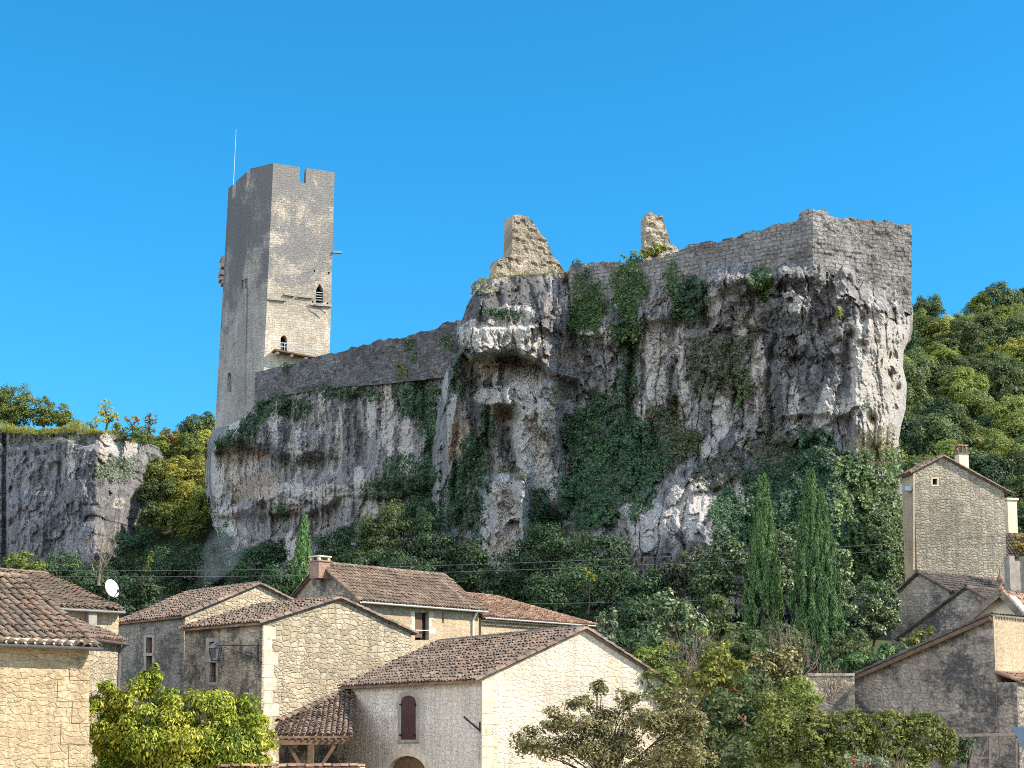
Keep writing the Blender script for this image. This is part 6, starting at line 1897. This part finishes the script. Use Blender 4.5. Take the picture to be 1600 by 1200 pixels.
rim('dry_grass', 'dry grass fringe along the top of the cliff nose below the ruined wall', [(735, 447), (752, 437), (790, 431), (850, 428), (890, 426)], lambda u: wall_depth(u), 'grass', 0.3, 2600, 0.35, 41)
rim('dry_grass', 'sunlit grass on the flat top of the far left cliff', [(-20, 668), (60, 672), (110, 669), (150, 672), (190, 682), (235, 694)], lambda u: C_depth0(u), 'yellow', 0.34, 6000, 0.7, 42)

# --- trees on the castle and the far cliff
plant('shrub', 'yellow green bush on the wall top in front of the broken pillar', 'shrub', [(1022, 392, 17, 11), (1008, 398, 10, 8), (1035, 388, 9, 7)], 120.5, 'lime', 0.24, 2.2, trunk=0.06)
oak = [((24, 630, 36, 44), 'olive', 'rounded green oak on the far cliff at the left edge of the sky'),
       ((-12, 622, 20, 36), 'mid', 'green oak cut off by the left edge above the far cliff'),
       ((68, 643, 24, 28), 'olive', 'olive green oak second from the left on the far cliff top'),
       ((97, 648, 18, 22), 'olive', 'smaller olive oak third along the far cliff top'),
       ((118, 660, 9, 10), 'olive', 'low bush at the right end of the oaks on the far cliff')]
for (b, mt, lb) in oak:
    plant('oak_tree', lb, 'tree', [b, (b[0] - b[2] * .3, b[1] + b[3] * .35, b[2] * .9, b[3] * .65), (b[0] + b[2] * .3, b[1] + b[3] * .4, b[2] * .8, b[3] * .55)], 176, mt, 0.26, 1.5, trunk=0.2, crf=0.26, group='oaks on the far cliff top')
plant('young_tree', 'slim open yellowing tree standing alone on the far cliff', 'tree', [(165, 638, 13, 16), (160, 655, 20, 10), (176, 650, 12, 9)], 172, 'yellow', 0.34, 1.0, trunk=0.14, base_py=674, crf=0.28)
plant('young_tree', 'small leaning flat topped orange tree on the far cliff', 'tree', [(206, 654, 15, 5), (214, 658, 8, 5)], 173, 'autumn', 0.32, 1.2, trunk=0.1, base_py=680, crf=0.3)
plant('young_tree', 'pale grey green sapling right of the flat topped orange tree', 'tree', [(236, 655, 11, 14), (232, 676, 14, 12)], 176, 'grey', 0.34, 1.2, trunk=0.12)

plant('low_scrub', 'low olive scrub between the small trees on the far cliff rim', 'scrub', [(140, 668, 16, 9), (186, 670, 18, 10), (216, 676, 18, 12), (228, 684, 16, 14), (196, 682, 22, 8)], 171, 'olive', 0.26, 1.5, trunk=0.05, crf=0.3)

# --- wooded slope between far cliff and tower
slope_trees = [(265, 688, 26, 22, 196, 'autumn'), (300, 668, 24, 24, 200, 'mid'), (325, 662, 18, 22, 200, 'mid'), (322, 690, 18, 22, 194, 'yellow'), (292, 700, 28, 26, 192, 'olive'), (250, 700, 22, 22, 192, 'olive'),
               (245, 735, 26, 26, 184, 'olive'), (278, 738, 30, 28, 184, 'yellow'), (308, 735, 24, 28, 184, 'yellow'), (262, 770, 26, 26, 178, 'mid'), (292, 775, 28, 28, 178, 'yellow'), (312, 790, 20, 34, 176, 'olive'),
               (236, 768, 22, 24, 178, 'mid'), (270, 806, 28, 24, 173, 'olive'), (300, 822, 24, 24, 171, 'olive'), (238, 805, 26, 22, 172, 'mid'), (225, 690, 14, 14, 186, 'olive')]
nth = ['orange tinted tree at the top of the left slope', 'green tree crowning the left slope behind the tower', 'green tree touching the left edge of the tower', 'yellow tree under the green one beside the tower', 'olive tree below the orange one on the left slope', 'olive bush next to the far cliff end',
       'olive tree beside the lit end of the far cliff', 'bright yellow tree in the middle of the left slope', 'yellow tree close to the left edge of the lower cliff', 'green tree right of the pinkish bushes', 'yellow tree half way down the left slope', 'tall olive tree against the left edge of the lower cliff',
       'green bush under the pinkish bushes', 'olive tree low on the left slope', 'lowest olive tree beside the lower cliff foot', 'dark green bush low beside the far cliff', 'small olive bush on the far cliff end']
for (px, py, rx, ry, Yt, mt), lb in zip(slope_trees, nth):
    Yt = 172 + 0.09 * (890 - (py + ry)) - 4.5
    plant('slope_tree', lb, 'tree', [(px, py, rx, ry), (px - rx * .35, py + ry * .3, rx * .7, ry * .7), (px + rx * .35, py + ry * .25, rx * .65, ry * .65), (px, py - ry * .4, rx * .6, ry * .6)], Yt, mt, 0.26, 1.6, trunk=0.16, crf=0.3, group='trees on the left slope')

# --- dark trees and bushes in the shade at the cliff foot
foot = [(215, 868, 52, 48, 150, 'dark', 'dark bush below the far cliff left of the bare tree'), (275, 885, 48, 52, 140, 'dark', 'dark tree left of the chimney smoke'), (335, 872, 38, 48, 134, 'dark', 'dark tree at the left foot of the lower cliff'),
        (395, 888, 44, 48, 128, 'dark', 'dark bush above the grey wall house roof'), (440, 905, 36, 36, 122, 'dark', 'dark bush left of the small cypress'), (425, 860, 26, 24, 136, 'dark', 'low dark bush under the ochre hollow of the lower cliff'),
        (530, 860, 42, 42, 124, 'dark', 'dark bush behind the brick chimney'), (602, 832, 46, 60, 118, 'mid', 'lighter green spreading tree standing out in the shade of the lower cliff'), (575, 880, 44, 30, 116, 'dark', 'dark bush under the lighter green tree'),
        (682, 850, 40, 62, 116, 'dark', 'dark tree behind the middle of the long roof'), (655, 800, 30, 40, 124, 'dark', 'dark tree in the corner of the two cliffs'), (735, 880, 44, 46, 112, 'dark', 'dark tree left of the pale pillar foot'),
        (800, 905, 54, 42, 108, 'dark', 'dark bush below the pale pillar'), (865, 858, 70, 48, 106, 'dark', 'broad rounded dark bush right of the pale pillar'), (935, 872, 56, 52, 104, 'dark', 'dark bush at the foot of the large ivy blanket'),
        (880, 920, 66, 40, 100, 'dark', 'low dark bush behind the red hip roof'), (960, 930, 48, 48, 98, 'dark', 'dark bush behind the grey green plant'), (1010, 915, 44, 44, 97, 'dark', 'dark bush left of the broad leaved trees'), (150, 915, 44, 40, 128, 'dark', 'dark bush behind the satellite dish'), (95, 890, 46, 36, 140, 'dark', 'dark bush below the far cliff at the left'),
        (1075, 890, 46, 40, 97, 'brush', 'dull brown bush below the pale boulder'), (210, 925, 46, 34, 112, 'dark', 'dark bush above the annexe roof'), (1000, 960, 44, 40, 92, 'dark', 'low dark bush right of the barn roof'), (1110, 900, 40, 50, 96, 'dark', 'dark bush behind the fig bushes'), (640, 895, 60, 36, 112, 'dark', 'low dark bush just above the long roof'), (30, 900, 50, 40, 138, 'dark', 'dark bush behind the near golden roof')]
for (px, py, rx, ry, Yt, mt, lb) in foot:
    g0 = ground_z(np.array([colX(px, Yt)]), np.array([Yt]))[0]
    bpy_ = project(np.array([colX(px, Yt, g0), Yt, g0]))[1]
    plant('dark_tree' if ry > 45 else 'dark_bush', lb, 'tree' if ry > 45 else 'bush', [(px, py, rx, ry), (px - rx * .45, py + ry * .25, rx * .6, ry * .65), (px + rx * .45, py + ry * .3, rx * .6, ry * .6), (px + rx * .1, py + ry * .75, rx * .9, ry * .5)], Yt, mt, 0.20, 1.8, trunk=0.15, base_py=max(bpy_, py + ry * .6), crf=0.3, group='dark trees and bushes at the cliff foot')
plant('shrub', 'pale olive shrub above the near golden roof', 'shrub', [(38, 880, 22, 18), (60, 886, 18, 12), (18, 878, 12, 14)], 96, 'olive', 0.22, 1.8, trunk=0.06)
plant('sapling', 'thin pale leaved sapling catching light left of the smoke', 'tree', [(236, 872, 5, 12), (229, 888, 8, 8), (213, 898, 5, 4)], 108, 'lime', 0.22, 1.3, trunk=0.04, base_py=930)
plant('sapling', 'thin pale leaved sapling catching light behind the red hip roof', 'tree', [(918, 893, 6, 8), (926, 902, 8, 7), (906, 913, 6, 5)], 94, 'lime', 0.22, 1.3, trunk=0.04, base_py=950)
twigs('bare_tree', 'leafless grey tree against the foot of the far left cliff', 'tree', P(155, 915, 118), 0.55, 5.2, 5, r=0.06, seed=2)

# --- wooded hill on the right: separate trees that share a few crowns
def make_wood():
    rng = np.random.default_rng(77)
    shapes = []
    for k in range(4):
        mb = MB()
        p, nn, cc = clump_points((0, 0, 5.6), (3.7, 3.7, 4.2), 70, 15000, rng, 0.24, 0.5)
        leaf_add(mb, p, nn, 0.30, 0.6, rng)
        t = MB(); limbs(t, (0, 0, -1.5), cc[:10], 0.2, rng, fork=np.array([0, 0, 2.8])); shapes.append((mb, t))
    kinds = {'mid': 'mid green tree on the wooded hill right of the cliff', 'olive': 'olive tinted tree on the wooded hill right of the cliff', 'yellow': 'yellowing tree near the crest of the wooded hill', 'dark': 'dark green tree low on the wooded hill behind the tall house'}
    proto = {}
    for mt in kinds:
        for k, (mb, t) in enumerate(shapes):
            root = thing('wood_tree', kinds[mt], 'tree', (0, 0, 0), 'trees on the wooded right hill')
            mb.build('crown', G[mt], root); t.build('trunk', M['bark'], root)
            proto[(mt, k)] = root
    used = set(); n = 0
    rows = np.linspace(0, 1, 15)
    for ri, t in enumerate(rows):
        for px in np.arange(1394, 1660, 23):
            px = px + rng.uniform(-10, 10) + (ri % 2) * 13
            crest = right_crest(px); py = 910 + (crest + 12 - 910) * t + rng.uniform(-8, 8)
            Yt = float(right_slope_Y(px, py)); b = P(px, py + 20, Yt)
            if ri >= 10: mt = rng.choice(['mid', 'olive', 'yellow', 'mid', 'dark'], p=[.3, .3, .2, .1, .1])
            elif ri >= 4: mt = rng.choice(['mid', 'olive', 'dark'], p=[.5, .3, .2])
            else: mt = rng.choice(['mid', 'dark'], p=[.4, .6])
            k = int(rng.integers(0, 4)); o = proto[(mt, k)]
            if (mt, k) in used:
                r = o.copy(); COL.objects.link(r)
                for ch in list(o.children):
                    c = ch.copy(); COL.objects.link(c); c.parent = r
                o = r
            used.add((mt, k))
            s = rng.uniform(.7, 1.1)
            o.location = b - np.array([0, 0, 2.2]); o.rotation_euler = (0, 0, rng.uniform(0, 6.28)); o.scale = (s, s, s * rng.uniform(.85, 1.2)); n += 1
    for key, root in proto.items():
        if key not in used:
            for ch in list(root.children): bpy.data.objects.remove(ch)
            bpy.data.objects.remove(root)
    return n


make_wood()

# --- cypresses and the garden trees around them
cypress('small bright cypress standing alone behind the brick chimney', 477, 806, 470, 915, 15, 92, seed=1, n=5000, leaf=0.30)
cypress('left of the two tall cypresses, a single slender spire', 1192, 745, 1192, 1012, 33, 84, seed=2, n=42000, leaf=0.25)
cypress('right of the two tall cypresses, with a second shorter stem on its right', 1266, 736, 1270, 1040, 34, 82, lean2=(1281, 770, 0.9, 0.7), seed=3, n=60000, leaf=0.25)
plant('leafy_tree', 'broad leafed pale tree behind and between the two tall cypresses', 'tree', [(1140, 875, 44, 42), (1220, 848, 40, 40), (1105, 905, 30, 34), (1230, 910, 40, 50), (1180, 900, 50, 50)], 93, 'fig', 0.24, 2.2, trunk=0.2, crf=0.3)
plant('leafy_tree', 'sunlit leafy tree right of the right tall cypress', 'tree', [(1312, 885, 22, 34), (1318, 940, 34, 44), (1300, 960, 26, 40)], 92, 'fig', 0.24, 2.0, trunk=0.18, crf=0.3)
plant('fig_tree', 'broad leaved fig bush with upright shoots right of the barn roof', 'tree', [(1040, 945, 26, 32), (1062, 965, 42, 34), (1018, 985, 32, 26), (1085, 985, 36, 30)], 74, 'fig', 0.22, 1.7, trunk=0.12, crf=0.28)
plant('fig_tree', 'darker broad leaved bush between the fig and the left tall cypress', 'tree', [(1125, 955, 30, 34), (1135, 985, 32, 30)], 76, 'mid', 0.22, 1.9, trunk=0.12, crf=0.3)
plant('shrub', 'grey green upright shrub beyond the barn ridge', 'shrub', [(940, 975, 9, 24), (957, 968, 8, 22), (950, 995, 14, 20)], 62, 'grey', 0.17, 2.0, trunk=0.05, crf=0.3)
plant('shrub', 'sunlit green shrubs left of the low gabled houses', 'shrub', [(1362, 930, 34, 34), (1372, 968, 36, 34), (1340, 985, 36, 34), (1395, 955, 14, 40)], 88, 'fig', 0.19, 2.2, trunk=0.1, crf=0.28)
plant('shrub', 'dark flat topped evergreen shrub above the sloping roof', 'shrub', [(1360, 1030, 44, 14), (1330, 1035, 24, 16), (1395, 1018, 34, 12)], 70, 'ivy', 0.20, 2.4, trunk=0.08, crf=0.35)
plant('shrub', 'light green leafy shoots rising over the dark sloping roof', 'shrub', [(1438, 992, 22, 9), (1420, 1002, 20, 10), (1455, 983, 10, 8)], 66, 'lime', 0.2, 1.3, trunk=0.05, crf=0.34)
plant('autumn_tree', 'small golden tree in front of the yellow house at the right edge', 'tree', [(1592, 850, 16, 18), (1606, 862, 20, 14)], 92, 'autumn', 0.22, 2.0, trunk=0.06)

# --- thicket behind the foreground
plant('bush', 'olive bush touching the right roof edge of the barn', 'bush', [(1020, 1030, 30, 22), (1050, 1055, 34, 26), (1002, 1020, 14, 16)], 57, 'olive', 0.17, 2.0, trunk=0.06, crf=0.26)
plant('bush', 'yellow green leafy bush in the middle of the thicket', 'bush', [(1120, 1035, 34, 34), (1105, 1070, 42, 34), (1145, 1062, 30, 36)], 55, 'lime', 0.18, 1.5, trunk=0.07, crf=0.25)
plant('bush', 'small golden leaved bush at the top of the thicket', 'bush', [(1046, 1012, 18, 12), (1100, 990, 8, 10), (1135, 1005, 12, 8)], 58, 'yellow', 0.16, 1.4, trunk=0.05, crf=0.3)
plant('bush', 'brownish open bush on the right of the thicket below the cypresses', 'bush', [(1190, 1045, 34, 34), (1225, 1030, 28, 30), (1205, 1080, 40, 34), (1240, 1065, 26, 30)], 56, 'fruit', 0.17, 1.5, trunk=0.08, crf=0.24)
plant('bush', 'leafy bush with red creeper running through it', 'bush', [(1130, 1110, 46, 44), (1165, 1140, 40, 50), (1100, 1150, 50, 46)], 50, 'mid', 0.17, 1.9, trunk=0.08, crf=0.26, extra=[('red_leaves', 'red', [(1148, 1080, 8, 10), (1160, 1120, 6, 12), (1166, 1180, 18, 14), (1152, 1165, 10, 8)], 0.45)])
twigs('bare_shrub', 'pale leafless shrub sticking out of the top of the thicket', 'shrub', P(1075, 1075, 57), 0.9, 2.6, 14, r=0.02, seed=5)
twigs('bare_shrub', 'pale leafless shrub at the foot of the right tall cypress', 'shrub', P(1245, 1075, 58), 0.9, 3.0, 13, r=0.022, seed=6)
twigs('bare_shrub', 'grey dry bush in front of the short garden wall', 'shrub', P(1300, 1095, 57), 1.0, 1.6, 16, r=0.018, seed=7)
twigs('bare_shrub', 'dead brown shrub in front of the clipped hedge', 'shrub', P(1398, 1225, 38), 0.8, 1.15, 11, r=0.012, seed=8)
plant('bush', 'low flowering bush with pale and red leaves at the bottom edge', 'bush', [(1345, 1195, 34, 16), (1375, 1190, 18, 16)], 37, 'grey', 0.10, 1.3, trunk=0.04, extra=[('red_leaves', 'red', [(1345, 1192, 18, 10)], 0.4)])

for (px, py, rx, ry, Yt, mt, lf, lb) in (
        (1015, 1065, 46, 34, 54, 'olive', .17, 'olive green bush hiding the lower right corner of the barn gable'),
        (1060, 1105, 46, 40, 52, 'fruit', .16, 'brownish bush behind the right side of the fruit tree'),
        (1175, 1085, 44, 40, 54, 'mid', .17, 'green bush in the heart of the thicket below the left cypress'),
        (1250, 1085, 36, 32, 55, 'olive', .17, 'olive bush left of the short garden wall'),
        (1010, 1010, 40, 24, 66, 'dark', .2, 'dark low bush beyond the barn roof edge'),
        (1085, 1015, 50, 26, 66, 'dark', .2, 'dark bush under the fig bush'),
        (1160, 1010, 40, 30, 68, 'mid', .2, 'green bush at the foot of the left tall cypress'),
        (1225, 1000, 40, 34, 72, 'mid', .22, 'green bush between the feet of the two tall cypresses'),
        (1330, 1010, 40, 30, 74, 'mid', .22, 'green bush right of the foot of the right tall cypress'),
        (1215, 1110, 50, 36, 50, 'hedge', .14, 'loose bush merging into the left end of the hedge'),
        (1060, 1185, 70, 40, 46, 'fruit', .14, 'low brownish bush under the fruit tree'),
        (1150, 1190, 60, 34, 46, 'mid', .15, 'low green bush at the bottom edge beside the red leaves'),
        (980, 1000, 30, 22, 72, 'dark', .2, 'small dark bush beside the grey green plant')):
    plant('bush', lb, 'bush', [(px, py, rx, ry), (px - rx * .4, py + ry * .4, rx * .7, ry * .7), (px + rx * .4, py + ry * .4, rx * .7, ry * .7)], Yt, mt, lf * 0.8, 1.7, trunk=0.05, crf=0.3)

# --- foreground: hedge, fruit tree, golden wisteria
plant('hedge', 'dense clipped hedge with yellowish tips along the lower right', 'hedge', [(1212, 1158, 40, 56), (1268, 1150, 44, 54), (1325, 1152, 46, 52), (1385, 1150, 44, 50), (1440, 1152, 42, 48), (1478, 1165, 20, 38), (1300, 1195, 60, 40), (1400, 1195, 60, 40)], 44, 'hedge', 0.10, 3.2, trunk=0.08, crf=0.17, ncl=220, inner=0.72)
plant('creeper', 'dark creeper hanging on the right end of the hedge', 'creeper', [(1505, 1175, 14, 26), (1515, 1160, 12, 8)], 46, 'ivy', 0.14, 1.6, trunk=0.04)
plant('fruit_tree', 'open foreground fruit tree with brownish drooping leaves in front of the barn gable', 'tree', [(938, 1072, 22, 20), (905, 1100, 30, 16), (985, 1095, 26, 22), (868, 1128, 46, 24), (930, 1135, 54, 34), (1010, 1125, 48, 36), (830, 1165, 44, 28), (900, 1175, 66, 32), (985, 1175, 64, 36), (1062, 1160, 48, 50), (1085, 1120, 28, 26)], 36, 'fruit', 0.105, 1.7, aspect=0.38, trunk=0.05, base_py=1330, nlimb=34, crf=0.40, inner=0.1)
plant('wisteria', 'mass of golden green wisteria between the near golden house and the barn', 'climber', [(166, 1112, 40, 50), (215, 1112, 52, 46), (275, 1118, 50, 48), (330, 1112, 48, 46), (385, 1135, 42, 48), (405, 1160, 28, 44), (170, 1165, 46, 44), (250, 1170, 70, 44), (340, 1175, 70, 46), (395, 1195, 36, 36), (200, 1205, 60, 40), (300, 1210, 70, 40), (370, 1215, 50, 40), (300, 1150, 90, 40), (200, 1140, 60, 40), (238, 1062, 24, 14), (242, 1045, 6, 10), (225, 1055, 10, 8)], 40.5, 'wisteria', 0.13, 3.6, aspect=0.36, trunk=0.05, base_py=1360, nlimb=14, crf=0.36, inner=0.35, along=np.array([0, 0, -0.8]))

# ------------------------------------------------------------------ overhead cables
def cable(label, pts, r=0.014):
    q = np.array([P(*p) for p in pts])
    t = np.linspace(0, 1, len(q)); tt = np.linspace(0, 1, 60)
    m_ = MB(); m_.tube(np.stack([np.interp(tt, t, q[:, i]) for i in range(3)], 1), r, 5)
    return tag(m_.build('overhead_cable', M['cable'], loc=q[0]), label, 'cable')


xs_ = np.linspace(-150, 1750, 24)
def sag(y0, y1, ym): return lambda x: y0 + (y1 - y0) * (x + 150) / 1900 + ym * 4 * ((x + 150) / 1900) * (1 - (x + 150) / 1900)
s1 = sag(890, 822, 24); s2 = sag(898, 832, 26)
cable('upper of the two thin cables crossing in front of the cliff foot', [(x, s1(x), 88 + 0.002 * x) for x in xs_])
cable('lower of the two thin cables crossing in front of the cliff foot', [(x, s2(x), 88 + 0.002 * x) for x in xs_])
cable('single thin cable low behind the roofs from the hip roof to the cypresses', [(x, 946 - 0.024 * (x - 640) + 3 * math.sin((x - 640) / 760 * math.pi), 86) for x in np.linspace(560, 1480, 12)], 0.012)

# ------------------------------------------------------------------ smoke from the grey wall house
sm, snt, sb = nmat('smoke'); snt.nodes.remove(sb); k = N(snt)
vol = k.new("ShaderNodeVolumePrincipled"); vol.inputs['Color'].default_value = (.86, .92, 1.0, 1)
gp = k.new("ShaderNodeTexCoord").outputs['Object']
dn = k.mapr(k.noise(gp, 0.55, 3, 0.6, 0.6), 0.46, 0.74, 0.0, 0.075)
k.link(dn, vol.inputs['Density'])
k.link(vol.outputs[0], [n for n in snt.nodes if n.bl_idname == "ShaderNodeOutputMaterial"][0].inputs['Volume'])
m_ = MB(); path = [(312, 925), (318, 905), (335, 882), (352, 858), (372, 832), (395, 806)]
m_.tube([P(x, y, 82 + i) for i, (x, y) in enumerate(path)], [0.25, 0.55, 0.9, 1.25, 1.5, 1.2], 12)
o = m_.build('smoke', sm, loc=P(312, 925, 82)); o.data.flip_normals(); tag(o, 'thin bluish chimney smoke drifting up before the dark trees', 'smoke', kind='stuff')
